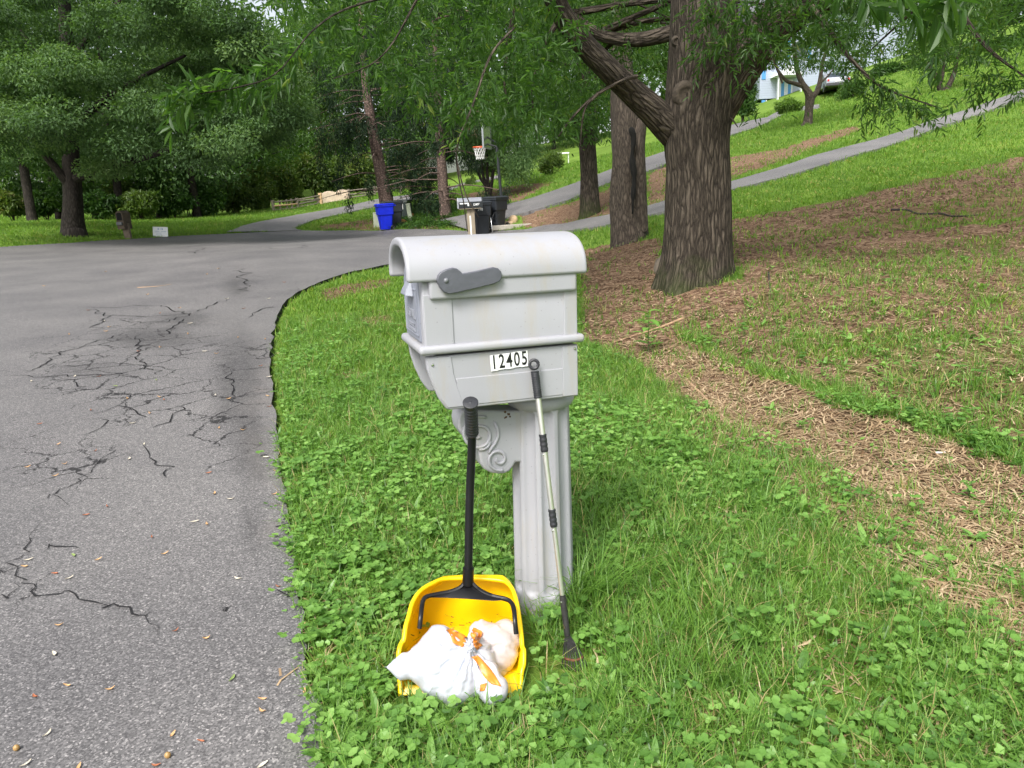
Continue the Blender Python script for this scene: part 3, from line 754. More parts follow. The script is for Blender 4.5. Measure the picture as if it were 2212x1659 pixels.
x, y, z, m, g = sample(60000, 11, 34, .5, .85)
px_, py_, _ = proj(np.column_stack([x, y, z]))
k = inpoly(px_, py_, [(1580, 420), (1700, 385), (2000, 290), (2212, 225), (2330, 200), (2330, 300), (2212, 335), (1850, 420), (1580, 470)]) & (rng.random(len(x)) < .10)
k |= inpoly(px_, py_, [(1580, 300), (1850, 215), (2212, 160), (2212, 190), (1850, 300), (1580, 380)]) & (rng.random(len(x)) < .025)
P = np.column_stack([x, y, z + .045])[k]
scatter('fallen_leaves', [chip() for _ in range(8)], P, rng.uniform(1.6, 2.6, len(P)), M['yellow_leaf'], np.clip(rng.random(len(P)), 0, 1), 'yellow and tan fallen leaves scattered over the mown lawn at the right', 'leaf litter', .3)

# pale dry straw washed into the gully and lying here and there on the verge
def straw():
    P = []
    for k in range(4):
        L = random.uniform(.05, .15); w = random.uniform(.0016, .0032); a = random.uniform(0, 6.28); c, s_ = math.cos(a), math.sin(a); ox, oy = random.gauss(0, .04), random.gauss(0, .04); h = random.uniform(.002, .018); V = []
        for i in range(4):
            u = i / 3 - .5; b = .012 * math.sin(u * 4 + k); zz = .003 + h * (1 - abs(u) * 1.6)
            for q in (1, -1): V.append((ox + c * u * L - s_ * (b + q * w), oy + s_ * u * L + c * (b + q * w), zz))
        P.append((V, [(2 * i, 2 * i + 1, 2 * i + 3, 2 * i + 2) for i in range(3)], random.uniform(-.2, .2)))
    return tpl(P)
x, y, z, m, g = sample(76000, 1.2, 10, .7)
px_, py_, _ = proj(np.column_stack([x, y, z]))
gully = inpoly(px_, py_, [(1370, 765), (1480, 735), (1620, 800), (1800, 870), (2000, 930), (2212, 1010), (2600, 1150), (2600, 1600), (2212, 1400), (2000, 1270), (1850, 1160), (1650, 1000), (1480, 860)])
k = rng.random(len(x)) < np.where(gully, .62 * (.4 + fbm(x * 3, y * 3, 55)), np.where(m > .3, .13, .05))
P = np.column_stack([x, y, z + .004])[k]
scatter('dry_straw', [straw() for _ in range(14)], P, rng.uniform(.7, 1.4, len(P)) * (1 + .03 * P[:, 1]), M['straw'], np.clip(rng.beta(2.2, 1.8, len(P)), 0, 1), 'pale dry straw and stems strewn along the eroded gully beside the verge', 'straw', .12)

# ------------------------------------------------------------------ lettering
def text_mesh(txt, size, thick=.001, bold=.0, sx=1.0):
    cu = bpy.data.curves.new('lettering', 'FONT'); cu.body = txt; cu.size = size; cu.extrude = thick / 2; cu.offset = bold
    cu.align_x = 'CENTER'; cu.align_y = 'CENTER'; cu.space_character = 1.0; cu.resolution_u = 4
    o = bpy.data.objects.new('lettering', cu); COL.objects.link(o)
    dg = bpy.context.evaluated_depsgraph_get()
    me = bpy.data.meshes.new_from_object(o.evaluated_get(dg))
    bpy.data.objects.remove(o); bpy.data.curves.remove(cu)
    n = len(me.vertices); c = np.empty(n * 3, np.float32); me.vertices.foreach_get('co', c); c = c.reshape(-1, 3); c[:, 0] *= sx
    me.vertices.foreach_set('co', c.ravel()); return me
def place_text(name, txt, size, M_, mat, parent, thick=.001, bold=0., sx=1.):
    me = text_mesh(txt, size, thick, bold, sx); me.transform(Matrix(np.asarray(M_).tolist()))
    me.materials.clear()
    return link(name, me, mat, parent)

# ------------------------------------------------------------------ the grey mailbox
def mat_resin(name, c, dirt=(.52, .48, .40)):
    m, nt, b = nodes(name); L = nt.links
    tc = N(nt, 'ShaderNodeTexCoord')
    n1 = N(nt, 'ShaderNodeTexNoise', Scale=5.0, Detail=6.0); L.new(tc.outputs['Object'], n1.inputs['Vector'])
    r1 = ramp(nt, [(.35, tuple(x * .94 for x in c)), (.65, c)], n1.outputs[0])
    v = N(nt, 'ShaderNodeTexVoronoi', Scale=75.0); L.new(tc.outputs['Object'], v.inputs['Vector'])
    sp = N(nt, 'ShaderNodeSeparateColor'); L.new(v.outputs['Color'], sp.inputs[0])
    lt = N(nt, 'ShaderNodeMath', operation='LESS_THAN'); lt.inputs[1].default_value = .16; L.new(v.outputs['Distance'], lt.inputs[0])
    gt = N(nt, 'ShaderNodeMath', operation='GREATER_THAN'); gt.inputs[1].default_value = .80; L.new(sp.outputs[0], gt.inputs[0])
    mu = N(nt, 'ShaderNodeMath', operation='MULTIPLY'); L.new(lt.outputs[0], mu.inputs[0]); L.new(gt.outputs[0], mu.inputs[1])
    mu2 = N(nt, 'ShaderNodeMath', operation='MULTIPLY'); mu2.inputs[1].default_value = .35; L.new(mu.outputs[0], mu2.inputs[0])
    mx = N(nt, 'ShaderNodeMix', data_type='RGBA'); L.new(mu2.outputs[0], mx.inputs[0]); L.new(r1.outputs[0], mx.inputs[6]); mx.inputs[7].default_value = (.15, .14, .13, 1)
    mp_ = N(nt, 'ShaderNodeMapping'); mp_.inputs['Scale'].default_value = (5, 5, .9); L.new(tc.outputs['Object'], mp_.inputs['Vector'])
    n2 = N(nt, 'ShaderNodeTexNoise', Scale=2.2, Detail=9.0, Roughness=.72); L.new(mp_.outputs[0], n2.inputs['Vector'])
    mr = N(nt, 'ShaderNodeMapRange'); mr.inputs[1].default_value = .50; mr.inputs[2].default_value = .74; mr.inputs[4].default_value = .7; L.new(n2.outputs[0], mr.inputs[0])
    m2 = N(nt, 'ShaderNodeMix', data_type='RGBA'); L.new(mr.outputs[0], m2.inputs[0]); L.new(mx.outputs[2], m2.inputs[6]); m2.inputs[7].default_value = (*dirt, 1)
    L.new(m2.outputs[2], b.inputs['Base Color']); b.inputs['Roughness'].default_value = .5; b.inputs['Specular IOR Level'].default_value = .4
    n3 = N(nt, 'ShaderNodeTexNoise', Scale=220.0, Detail=2.0); L.new(tc.outputs['Object'], n3.inputs['Vector'])
    bp = N(nt, 'ShaderNodeBump', Strength=.12, Distance=.002); L.new(n3.outputs[0], bp.inputs['Height']); L.new(bp.outputs[0], b.inputs['Normal'])
    return m
M['resin'] = mat_resin('resin', (.335, .337, .360), (.33, .295, .225))
M['resin_blue'] = mat_resin('resin_blue', (.23, .245, .29), (.24, .24, .25))
M['flag'] = plain('flag', (.085, .088, .105), .42, .12, 20, bump=.15)
M['steel'] = plain('steel', (.75, .75, .74), .22, .06, 30, metal=1.0)
M['black'] = plain('black', (.008, .008, .009), .34, .3, 14, spec=.32)
M['rubber'] = plain('rubber', (.020, .021, .025), .5, .2, 40, bump=.2)
M['white'] = plain('white', (.82, .82, .80), .45, .04, 10)
M['ink'] = plain('ink', (.006, .006, .007), .5, .1)

L_, W_, hc, ht, hs_, he = .50, .303, .172, .406, .1856, .411
MX = rotm((-.2613, 2.133, .8218), .3025, .028, -.0259)
MXI = np.linalg.inv(MX)
def on_side(px, py, v0=0.0):          # sight line onto the plane of the mailbox flank
    d = MXI[:3, :3] @ ray(px, py); o = MXI[:3, :3] @ CAM + MXI[:3, 3]
    q = o + d * ((v0 - o[1]) / d[1]); return q[0], q[2]
z1 = lambda x, y: (768.1 + x * .29757, 466.3 + y * .29757)
zz2 = lambda x, y: (768.1 + x * .4464, 822.9 + y * .4464)
best = min(np.linspace(.2, .5, 200), key=lambda u: abs(proj(xf(MX, [[u, W_ / 2, -.04]])[0])[0] - 1166))
base_l = np.array([best, W_ / 2, -.80])
base_w = xf(MX, [base_l])[0]; base_w[2] = float(Z(base_w[0], base_w[1]))
mail = thing('mailbox', 'light grey column mailbox with curved roof, black flag and number 12405 on its side', 'mailbox', base_w)

m = MB()     # body under the roof, an arched box
ar = [(0, hs_), (W_, hs_), (W_, he - .02)] + [(W_ / 2 + (W_ / 2 - .006) * math.cos(t), he - .02 + .085 * math.sin(t)) for t in np.linspace(.15, PI - .15, 14)] + [(0, he - .02)]
m.prism(ar, lambda a, b, d: (d, a, b), 0, L_)
body = m.build('body', M['resin'], mail, smooth=40, bevel=.008, seg=3, xform=MX)
m = MB()     # broad corner strips standing a little proud of the flank
for u0_, u1_ in ((.003, .092), (.452, L_ - .002)):
    for v0_, v1_ in ((-.004, .02), (W_ - .02, W_ + .004)):
        m = MB(); m.box(u0_, u1_, v0_, v1_, hs_ + .004, .36); m.build('corner_strip', M['resin'], mail, bevel=.003, xform=MX)
m = MB()
tl = on_side(*z1(532, 445), -.018); br = on_side(*z1(1612, 553), -.018); bl = on_side(*z1(540, 605), -.018)
for v0_, v1_ in ((-.018, .03), (W_ - .03, W_ + .018)):
    m = MB(); m.box(bl[0], br[0], v0_, v1_, (bl[1] + br[1]) / 2, he + .02); m.build('side_trim', M['resin'], mail, smooth=40, bevel=.009, seg=3, xform=MX)
m = MB()     # barrel roof
ao, bo, th = W_ / 2 + .026, .118, .027
out = [(W_ / 2 + ao * math.copysign(abs(math.cos(t)) ** .86, math.cos(t)), he + bo * math.sin(t) ** .86) for t in np.linspace(0, PI, 30)]
inn = [(W_ / 2 + (ao - th) * math.copysign(abs(math.cos(t)) ** .86, math.cos(t)), he + (bo - th) * math.sin(t) ** .86) for t in np.linspace(0, PI, 30)]
out = [(out[0][0], he - .012)] + out + [(out[-1][0], he - .012)]
inn = [(inn[0][0], he - .012)] + inn + [(inn[-1][0], he - .012)]
us = [-.044, L_ + .026]; nq = len(out)
V = [(u, a, b) for u in us for a, b in out] + [(u, a, b) for u in us for a, b in inn]
F = []
for k in range(nq - 1):
    F += [(k, nq + k, nq + k + 1, k + 1), (2 * nq + k, 2 * nq + k + 1, 3 * nq + k + 1, 3 * nq + k), (k, k + 1, 2 * nq + k + 1, 2 * nq + k), (nq + k, 3 * nq + k, 3 * nq + k + 1, nq + k + 1)]
F += [(0, 2 * nq, 3 * nq, nq), (nq - 1, 2 * nq - 1, 4 * nq - 1, 3 * nq - 1)]
m.add(V, F)
m.build('roof', M['resin'], mail, smooth=50, bevel=.0095, seg=4, xform=MX)
m = MB(); m.cur = 0
m.box(-.019, L_ + .019, -.019, W_ + .019, hs_ - .006, hs_ + .021)
m.build('band', M['resin'], mail, smooth=60, bevel=.0115, seg=4, xform=MX)
# cradle: two flank plates curving in to the foot, floor, back and the set-back front
m = MB()
prof = [(0, hc), (.004, .135), (.016, .09), (.035, .04), (.056, .006), (.068, 0), (L_, 0), (L_, hc)]
m.prism(prof, lambda a, b, d: (a, d, b), 0, .022); m.prism(prof, lambda a, b, d: (a, d, b), W_ - .022, W_)
m.build('cradle', M['resin'], mail, smooth=30, bevel=.005, seg=3, xform=MX)
m = MB()
m.prism([(.035, hc), (.035, .125), (.05, .08), (.085, .012), (L_ - .004, .006), (L_ - .004, hc)], lambda a, b, d: (a, d, b), .022, W_ - .022)
m.build('cradle_core', M['resin'], mail, smooth=30, bevel=.003, xform=MX)
m = MB()     # raised lower field and corner panels of the cradle flank
fr = [(.004, hc - .003), (.008, .135), (.020, .09), (.040, .04), (.062, .008), (.115, .008), (.098, .06), (.085, .115), (.080, hc - .003)]
for v0, v1 in ((-.0035, .004), (W_ - .004, W_ + .0035)):
    m.prism(fr, lambda a, b, d: (a, d, b), v0, v1)
    m.box(.445, L_ - .003, v0, v1, .004, hc - .003)
    m.prism([(.098, .010), (.445, .010), (.445, .098), (.0905, .098)], lambda a, b, d: (a + .0012, d, b), v0 + .001, v1)
m.build('cradle_panel', M['resin'], mail, bevel=.0022, xform=MX)
m = MB()
for u, w in (on_side(*z1(558, 1081), -.006), on_side(*z1(1592, 963), -.006)):
    m = MB(); m.lathe([(.0, -.0048), (.0032, -.0042), (.0046, -.002), (.005, .004)], 14, frame((u, -.0035, w), (1, 0, 0), (0, 0, 1), (0, 1, 0)), cap=False)
    m.box(u - .003, u + .003, -.0090, -.0086, w - .0006, w + .0006); m.box(u - .0006, u + .0006, -.0091, -.0087, w - .003, w + .003)
    m.build('screw', M['steel'], mail, smooth=40, xform=MX)
# flag
fl = [(590, 470), (600, 432), (620, 410), (660, 388), (705, 376), (735, 382), (756, 398), (778, 420), (900, 396), (1000, 372), (1035, 380), (1058, 405), (1064, 440), (1048, 475), (1000, 496),
      (860, 530), (720, 562), (675, 568), (640, 552), (610, 515)]
m = MB(); m.prism([on_side(*z1(*p), -.036) for p in fl], lambda a, b, d: (a, d, b), -.038, -.019)
flag = m.build('flag', M['flag'], mail, smooth=30, bevel=.003, seg=3, xform=MX)
m = MB(); u, w = on_side(*z1(659, 470), -.04)
m.lathe([(.0005, -.005), (.005, -.004), (.0075, -.001), (.0078, .004)], 18, frame((u, -.038, w), (1, 0, 0), (0, 0, 1), (0, 1, 0)), cap=False)
m.build('pivot', plain('flag_pivot', (.16, .165, .18), .4), flag, smooth=40, xform=MX)
# door
m = MB()
dp = [(.035, hs_ + .028), (W_ - .035, hs_ + .028), (W_ - .035, he - .03)] + [(W_ / 2 + (W_ / 2 - .035) * math.cos(t), he - .03 + .07 * math.sin(t)) for t in np.linspace(.2, PI - .2, 10)] + [(.035, he - .03)]
m.prism(dp, lambda a, b, d: (d, a, b), -.006, .01)
door = m.build('door', M['resin_blue'], mail, smooth=30, bevel=.003, xform=MX)
m = MB(); a_ = .016
fr_o = [(.05, hs_ + .045), (W_ - .05, hs_ + .045), (W_ - .05, he - .04), (.05, he - .04)]
for (a, b), (c, d) in zip(fr_o, fr_o[1:] + fr_o[:1]): m.tube([(-.006, a, b), (-.006, c, d)], .0035, 6)
m.build('door_moulding', M['resin_blue'], door, smooth=60, xform=MX)
m = MB(); vc = W_ / 2
m.add([(-.006, vc - .055, he - .065), (-.006, vc + .055, he - .065), (-.032, vc - .045, he - .060), (-.032, vc + .045, he - .060), (-.006, vc - .03, he - .005), (-.006, vc + .03, he - .005), (-.028, vc - .035, he - .045), (-.028, vc + .035, he - .045)],
      [(0, 2, 3, 1), (2, 6, 7, 3), (6, 4, 5, 7), (0, 4, 6, 2), (1, 3, 7, 5), (0, 1, 5, 4)])
m.build('handle', M['resin_blue'], door, bevel=.004, seg=3, xform=MX)
M['emboss'] = plain('emboss', (.24, .25, .285), .5, .06)
for t, s, w, b in (('U.S. MAIL', .040, hs_ + .105, .0008), ('APPROVED BY THE', .0135, hs_ + .072, .0002), ('POSTMASTER GENERAL', .0135, hs_ + .056, .0002)):
    place_text('lettering', t, s, MX @ frame((-.0075, W_ / 2, w), (0, -1, 0), (0, 0, 1), (-1, 0, 0)), M['emboss'], door, .004, b, .82)
# house number stickers
c0 = np.array(on_side(*z1(985, 1130), -.006)); c1 = np.array(on_side(*z1(1258, 1090), -.006)); c3 = np.array(on_side(*z1(977, 1015), -.006))
ex = (c1 - c0); ww = np.linalg.norm(ex); ex /= ww; ey = np.array([-ex[1], ex[0]]); hh = abs(np.dot(c3 - c0, ey))
Mn = frame((c0[0], -.0037, c0[1]), (ex[0], 0, ex[1]), (ey[0], 0, ey[1]), (0, -1, 0))
m = MB()
for k in range(5): m.box(k * ww / 5 + .0003, (k + 1) * ww / 5 - .0003, (.0015 if k % 2 else 0), hh + (.001 if k == 3 else 0), 0, .0007)
plate = m.build('number_plate', M['white'], mail, xform=MX @ Mn)
for k, ch in enumerate('12405'):
    Mt = np.eye(4); Mt[:3, 3] = ((k + .5) * ww / 5, hh * .5, .0009)
    place_text('digit', ch, hh * 1.22, MX @ Mn @ Mt, M['ink'], plate, .0006, .0011, .66)
# column
H = .80; nth, nz = 168, 110
def colr(t, z):
    R = .101 + (.009 * (-z / H)); fz = (t * 10 / (2 * PI)) % 1 - .5
    top, bot = -.075, -H + .09
    ex_ = 0
    e = abs(fz) / .36
    if z > top: q = (z - top) / .022
    elif z < bot: q = (bot - z) / .022
    else: q = 0
    s = 1 - (e * e + q * q)
    return R - (.0150 * math.sqrt(s) if s > 0 else 0)
zs = np.concatenate([np.linspace(0, -.11, 26), np.linspace(-.12, -H + .12, 30), np.linspace(-H + .115, -H, 20)])
V = []; F = []
for i, z_ in enumerate(zs):
    for k in range(nth):
        t = 2 * PI * k / nth; r = colr(t + .13, z_)
        V.append((best + r * math.cos(t), W_ / 2 + r * math.sin(t), z_ - .0))
for i in range(len(zs) - 1):
    for k in range(nth): F.append((i * nth + k, (i + 1) * nth + k, (i + 1) * nth + (k + 1) % nth, i * nth + (k + 1) % nth))
m = MB(); m.add(V, F); m.build('post', M['resin'], mail, smooth=True, xform=MX)
m = MB()
m.lathe([(.09, -.062), (.098, -.058), (.110, -.048), (.117, -.034), (.117, -.022), (.110, -.008), (.100, .002), (.09, .004)], 56, frame((best, W_ / 2, 0), (1, 0, 0), (0, 1, 0), (0, 0, 1)), cap=False)
m.build('capital', M['resin'], mail, smooth=60, xform=MX)
m = MB()
m.lathe([(.104, -H - .03), (.113, -H - .03), (.114, -H + .005), (.110, -H + .012), (.104, -H + .016)], 48, frame((best, W_ / 2, 0), (1, 0, 0), (0, 1, 0), (0, 0, 1)), cap=False)
m.build('post_foot', M['resin'], mail, smooth=40, xform=MX)
vb = W_ / 2 - .05
sc_o = [(820, 145), (520, 140), (502, 165), (496, 200), (502, 240), (525, 275), (560, 298), (590, 318), (600, 360), (605, 400), (622, 428), (655, 446), (695, 452), (722, 449), (746, 438), (764, 415), (775, 395), (830, 395)]
m = MB(); m.prism([on_side(*zz2(*p), vb) for p in sc_o], lambda a, b, d: (a, d, b), vb, W_ - vb)
brk = m.build('scroll_bracket', M['resin'], mail, smooth=40, bevel=.008, seg=3, xform=MX)
def spiral(cx, cy, r0, r1, a0, a1, n=40): return [(cx + (r0 + (r1 - r0) * u ** .9) * math.cos(a0 + (a1 - a0) * u), cy + (r0 + (r1 - r0) * u ** .9) * math.sin(a0 + (a1 - a0) * u)) for u in np.linspace(0, 1, n)]
up_ = spiral(598, 258, 10, 82, 2.6, 2.6 - 2 * PI * 1.38)
lo_ = spiral(690, 374, 9, 54, -.6, -.6 + 2 * PI * 1.18)
lo2 = lo_ + [(632, 345), (655, 322), (678, 300), (690, 268)]
m = MB()
for pth in (spiral(598, 258, 10, 88, 1.2, 1.2 + 2 * PI * 1.62, 60), spiral(692, 378, 8, 56, 3.4, 3.4 - 2 * PI * 1.35, 50), [(645, 350), (655, 328), (676, 300), (690, 268), (688, 235), (672, 200)], [(596, 330), (620, 330), (640, 318), (652, 290)]):
    Pq = [on_side(*zz2(*p), vb) for p in pth]
    m.tube([(a, vb - .001, b) for a, b in Pq], .0058, 8)
m.build('scroll_relief', M['resin'], brk, smooth=True, xform=MX)
m = MB(); u, w = on_side(*zz2(735, 165), vb)
for k in range(9): m.lathe([(.0001, -.001), (random.uniform(.002, .005), 0), (.0005, .001)], 7, frame((u + random.uniform(-.012, .01), vb - .001, w + random.uniform(-.012, .012)), (1, 0, 0), (0, 0, 1), (0, 1, 0)), cap=False)
m.build('dirt_speck', plain('dirt_speck', (.10, .055, .03), .9), brk, xform=MX)

# ------------------------------------------------------------------ yellow dustpan
M['yellow'] = plain('yellow', (.86, .56, .003), .33, .05, 6, spec=.5)
z6 = lambda x, y: (822.9 + x * .2108, 1206.9 + y * .2108)
pan_o = atz(1000, 1512, 0.0)
pan = thing('dustpan', 'yellow lobby dustpan with long black handle standing on the grass before the mailbox post', 'dustpan', pan_o)
rim_px = [((205, 1395), 1.862), ((196, 1280), 1.885), ((184, 1100), 1.905), ((186, 945), 1.925), ((212, 860), 1.95), ((236, 825), 1.955), ((255, 690), 1.985), ((285, 590), 2.015), ((320, 460), 2.06), ((372, 365), 2.09),
          ((440, 300), 2.12), ((540, 245), 2.15), ((650, 205), 2.185), ((850, 198), 2.195), ((1050, 204), 2.195), ((1240, 222), 2.185), ((1310, 262), 2.165), ((1352, 320), 2.135), ((1385, 420), 2.10), ((1405, 520), 2.07),
          ((1425, 660), 2.03), ((1440, 800), 1.99), ((1448, 900), 1.965), ((1464, 940), 1.95), ((1462, 1080), 1.92), ((1442, 1150), 1.905), ((1430, 1300), 1.88), ((1412, 1470), 1.845)]
rim = np.array([at(*z6(*p), Y) for p, Y in rim_px])
rim[0, 2] = max(rim[0, 2], .012); rim[-1, 2] = max(rim[-1, 2], .012)
nr = len(rim); cxm = (rim[0] + rim[-1]) / 2
rr = curve_pts(rim, 90); nr = len(rr)
bk = []
for i, p in enumerate(rr):
    s = abs(2 * i / (nr - 1) - 1)                       # 1 at the feet, 0 at the crown
    bx = cxm[0] + (p[0] - cxm[0]) * (.90 if p[2] < .15 else .94)
    bk.append((bx, 2.245 - .02 * s ** 4, min(p[2], .185) * (.97 - .34 * min(1, max(0, (s - .12) / .28))) + .004))
bk = np.array(bk); bk[0, 2] = bk[-1, 2] = .014
md_ = rr * .5 + bk * .5
md_[:, 2] += .012 * np.clip(rr[:, 2] / .15, 0, 1)
V = np.concatenate([rr, md_, bk]); F = []
for r in range(2):
    for i in range(nr - 1): F.append((r * nr + i, r * nr + i + 1, (r + 1) * nr + i + 1, (r + 1) * nr + i))
F.append(tuple(range(2 * nr, 3 * nr)))                  # back wall
F.append((0, nr, 2 * nr, 3 * nr - 1, 2 * nr - 1, nr - 1))   # floor
me = np_mesh('pan', V, F)
po = link('pan', me, M['yellow'], pan, smooth=35)
md = po.modifiers.new('wall', 'SOLIDIFY'); md.thickness = .004; md.offset = 0
m = MB(); m.tube(rr + np.array([0, -.002, 0]), .0075, 8)
stepL = [i for i in range(nr) if abs(i - 12) < 3]
m.build('rim', M['yellow'], pan, smooth=True)
m = MB()
for a, b in (((290, 1390), (205, 1392)), ((1290, 1450), (1365, 1450))):
    A_ = atz(*z6(*a), .012); B_ = atz(*z6(*b), .012); m = MB(); m.tube([A_, B_], .008, 6); m.build('lip_edge', M['black'], pan)
def yk(L): return np.array([at(*z6(*p), Y) for p, Y in L])
m = MB()
for arm in ([((395, 715), 1.985), ((408, 600), 2.0), ((422, 470), 2.04), ((440, 415), 2.055), ((480, 385), 2.065), ((600, 360), 2.08), ((720, 335), 2.09), ((820, 290), 2.10), ((870, 225), 2.11)],
            [((1385, 770), 1.97), ((1374, 640), 1.985), ((1362, 520), 2.02), ((1335, 450), 2.045), ((1280, 415), 2.06), ((1150, 385), 2.075), ((1040, 340), 2.09), ((965, 285), 2.10), ((915, 225), 2.11)]):
    m.tube(curve_pts(yk(arm), 36), .0075, 8)
web = [((480, 398), 2.062), ((700, 345), 2.085), ((820, 290), 2.098), ((862, 215), 2.108), ((925, 215), 2.108), ((965, 285), 2.098), ((1050, 345), 2.085), ((1300, 425), 2.055), ((1150, 432), 2.06), ((880, 412), 2.065), ((650, 400), 2.065)]
wb = yk(web); nw_ = len(wb)
m.add(list(wb) + list(wb + np.array([0, .008, 0])), [tuple(range(nw_)), tuple(range(2 * nw_ - 1, nw_ - 1, -1))] + [(k, nw_ + k, nw_ + (k + 1) % nw_, (k + 1) % nw_) for k in range(nw_)])
m.build('yoke', M['black'], pan, smooth=45)
hp = np.array([at(1010.8, 1262, 2.108), at(1011.5, 1240, 2.11), at(1012.5, 1180, 2.125), at(1014, 1100, 2.145), at(1016, 1040, 2.155), at(1018.5, 985, 2.155), at(1020, 930, 2.14)])
m = MB(); m.tube(curve_pts(hp, 30), [.0165] * 4 + [.0135] * 26, 18); m.tube([hp[0], hp[1] + (hp[1] - hp[0]) * .6], .0185, 18)
hd = m.build('handle', M['black'], pan, smooth=50)
g0 = at(1020, 938, 2.143); g1 = at(1016.5, 872, 2.065); gd = unit(g1 - g0); m = MB()
nG = 46; Pg = [g0 + (g1 - g0) * u for u in np.linspace(0, 1, nG)]
m.tube(Pg, [.0185 + (.0022 if (k // 2) % 2 else 0) for k in range(nG)], 20)
m.build('grip', M['rubber'], hd, smooth=30)
m = MB(); m.tube([g1 - gd * .004, g1 + gd * .002, g1 + gd * .006, g1 + gd * .007], [.0215, .0235, .0235, .021], 28); m.tube([g1 + gd * .0065, g1 + gd * .008], [.006, .003], 14)
m.build('end_cap', M['rubber'], hd, smooth=30)
# scraps of dirt lying in the pan
M['debris'] = plain('debris', (.05, .03, .015), .9)
for x_, y_ in ((740, 655), (735, 672), (900, 665), (885, 650), (1140, 655), (1165, 668), (560, 715), (500, 822), (1280, 1240), (810, 668), (745, 612), (320, 775), (1255, 1300)):
    p = at(*z6(x_, y_), 2.20 if y_ < 760 else 2.02)
    if p[2] < .02: p = atz(*z6(x_, y_), .02)
    m = MB(); m.tube([p + rng.normal(0, .004, 3) * [1, .2, 1], p + rng.normal(0, .006, 3) * [1.4, .2, .6]], .0013, 5); m.build('debris', M['debris'], pan)

# ------------------------------------------------------------------ tied white rubbish bag
M['bag'] = None
mb_, nt_, b_ = nodes('bag')
tc_ = N(nt_, 'ShaderNodeTexCoord'); nn_ = N(nt_, 'ShaderNodeTexNoise', Scale=28.0, Detail=6.0); nt_.links.new(tc_.outputs['Object'], nn_.inputs['Vector'])
rr_ = ramp(nt_, [(.3, (.44, .46, .52)), (.7, (.55, .56, .61))], nn_.outputs[0]); pk_ = N(nt_, 'ShaderNodeAttribute', attribute_name='peach'); pm_ = N(nt_, 'ShaderNodeMix', data_type='RGBA'); nt_.links.new(pk_.outputs['Fac'], pm_.inputs[0]); nt_.links.new(rr_.outputs[0], pm_.inputs[6]); pm_.inputs[7].default_value = (.62, .49, .41, 1)
nt_.links.new(pm_.outputs[2], b_.inputs['Base Color'])
b_.inputs['Roughness'].default_value = .36; b_.inputs['Subsurface Weight'].default_value = .12; b_.inputs['Subsurface Radius'].default_value = (.02, .015, .012)
bp_ = N(nt_, 'ShaderNodeBump', Strength=.35, Distance=.004); nt_.links.new(nn_.outputs[0], bp_.inputs['Height']); nt_.links.new(bp_.outputs[0], b_.inputs['Normal'])
M['bag'] = mb_
bag = thing('rubbish_bag', 'tied white plastic rubbish bag with orange drawstring lying in the yellow dustpan', 'rubbish bag', atz(985, 1500, .0))
bmb = bmesh.new()
knot = at(1016, 1398, 1.86)
def ell(c, r, sub=4, taper=None):
    q = bmesh.ops.create_icosphere(bmb, subdivisions=sub, radius=1.0)
    for v in q['verts']:
        x, y, z = v.co; f = 1.0
        if taper: f = taper(x)
        v.co = Vector((c[0] + x * r[0], c[1] + y * r[1] * f, c[2] + z * r[2] * f))
cA = at(945, 1432, 1.905)
ell(cA, (.128, .100, .098), taper=lambda x: (1.12 if x > -.1 else max(.04, (1.12 * ((x + 1.0) / .9) ** .8))) if x < 0 else 1.12 - .4 * x * x)
ell(at(866, 1440, 1.885), (.056, .045, .040), 3, taper=lambda x: 1.0 if x > 0 else max(.1, 1 + x))
ell(at(985, 1462, 1.86), (.085, .080, .088))
cB = at(1062, 1405, 1.985); ell(cB, (.085, .078, .088))
ell(at(1092, 1378, 2.02), (.055, .055, .060), 3)
ell(at(1040, 1368, 2.02), (.045, .04, .045), 3)
ell(at(1020, 1430, 1.90), (.07, .065, .08), 3)
ell(at(1048, 1462, 1.86), (.05, .05, .055), 3)
ell(at(1066, 1490, 1.815), (.046, .045, .046), 3)
ell(knot, (.018, .020, .028), 3); ell(at(1022, 1376, 1.88), (.014, .014, .024), 3)
me = bpy.data.meshes.new('bag_tmp'); bmb.to_mesh(me); bmb.free()
to = bpy.data.objects.new('bag_tmp', me); COL.objects.link(to)
rm = to.modifiers.new('r', 'REMESH'); rm.mode = 'VOXEL'; rm.voxel_size = .0042
sm = to.modifiers.new('s', 'SMOOTH'); sm.iterations = 24; sm.factor = .5
bme = bpy.data.meshes.new_from_object(to.evaluated_get(bpy.context.evaluated_depsgraph_get()))
bpy.data.objects.remove(to)
nv = len(bme.vertices); co = np.empty(nv * 3, np.float32); bme.vertices.foreach_get('co', co); co = co.reshape(-1, 3).astype(float)
nrm = np.empty(nv * 3, np.float32); bme.vertices.foreach_get('normal', nrm); nrm = nrm.reshape(-1, 3)
bme_n = nrm; d = co - knot; fw = unit(CAM - knot); ex = unit(np.cross([0, 0, 1.], fw)); ey = np.cross(fw, ex)
ang = np.arctan2(d @ ey, d @ ex); dist = np.linalg.norm(d, axis=1)
wob = fbm(dist * 25 + 3, ang * 2, 4) - .47
fold = np.sin(ang * 13 + wob * 7) * .0062 * np.exp(-(dist / .11)) * np.clip(dist / .02, 0, 1) + np.sin(ang * 23 + 1 + wob * 9) * .004 * np.exp(-(dist / .13))
cr = (np.abs(fbm(co[:, 0] * 22 + co[:, 1] * 9, co[:, 2] * 22 + co[:, 1] * 7, 12) - .47)) * .007 + (fbm(co[:, 0] * 60, co[:, 2] * 60 + co[:, 1] * 40, 6) - .47) * .0018
co += nrm * (fold + cr - .002)[:, None]
co[:, 2] = np.maximum(co[:, 2], .012)
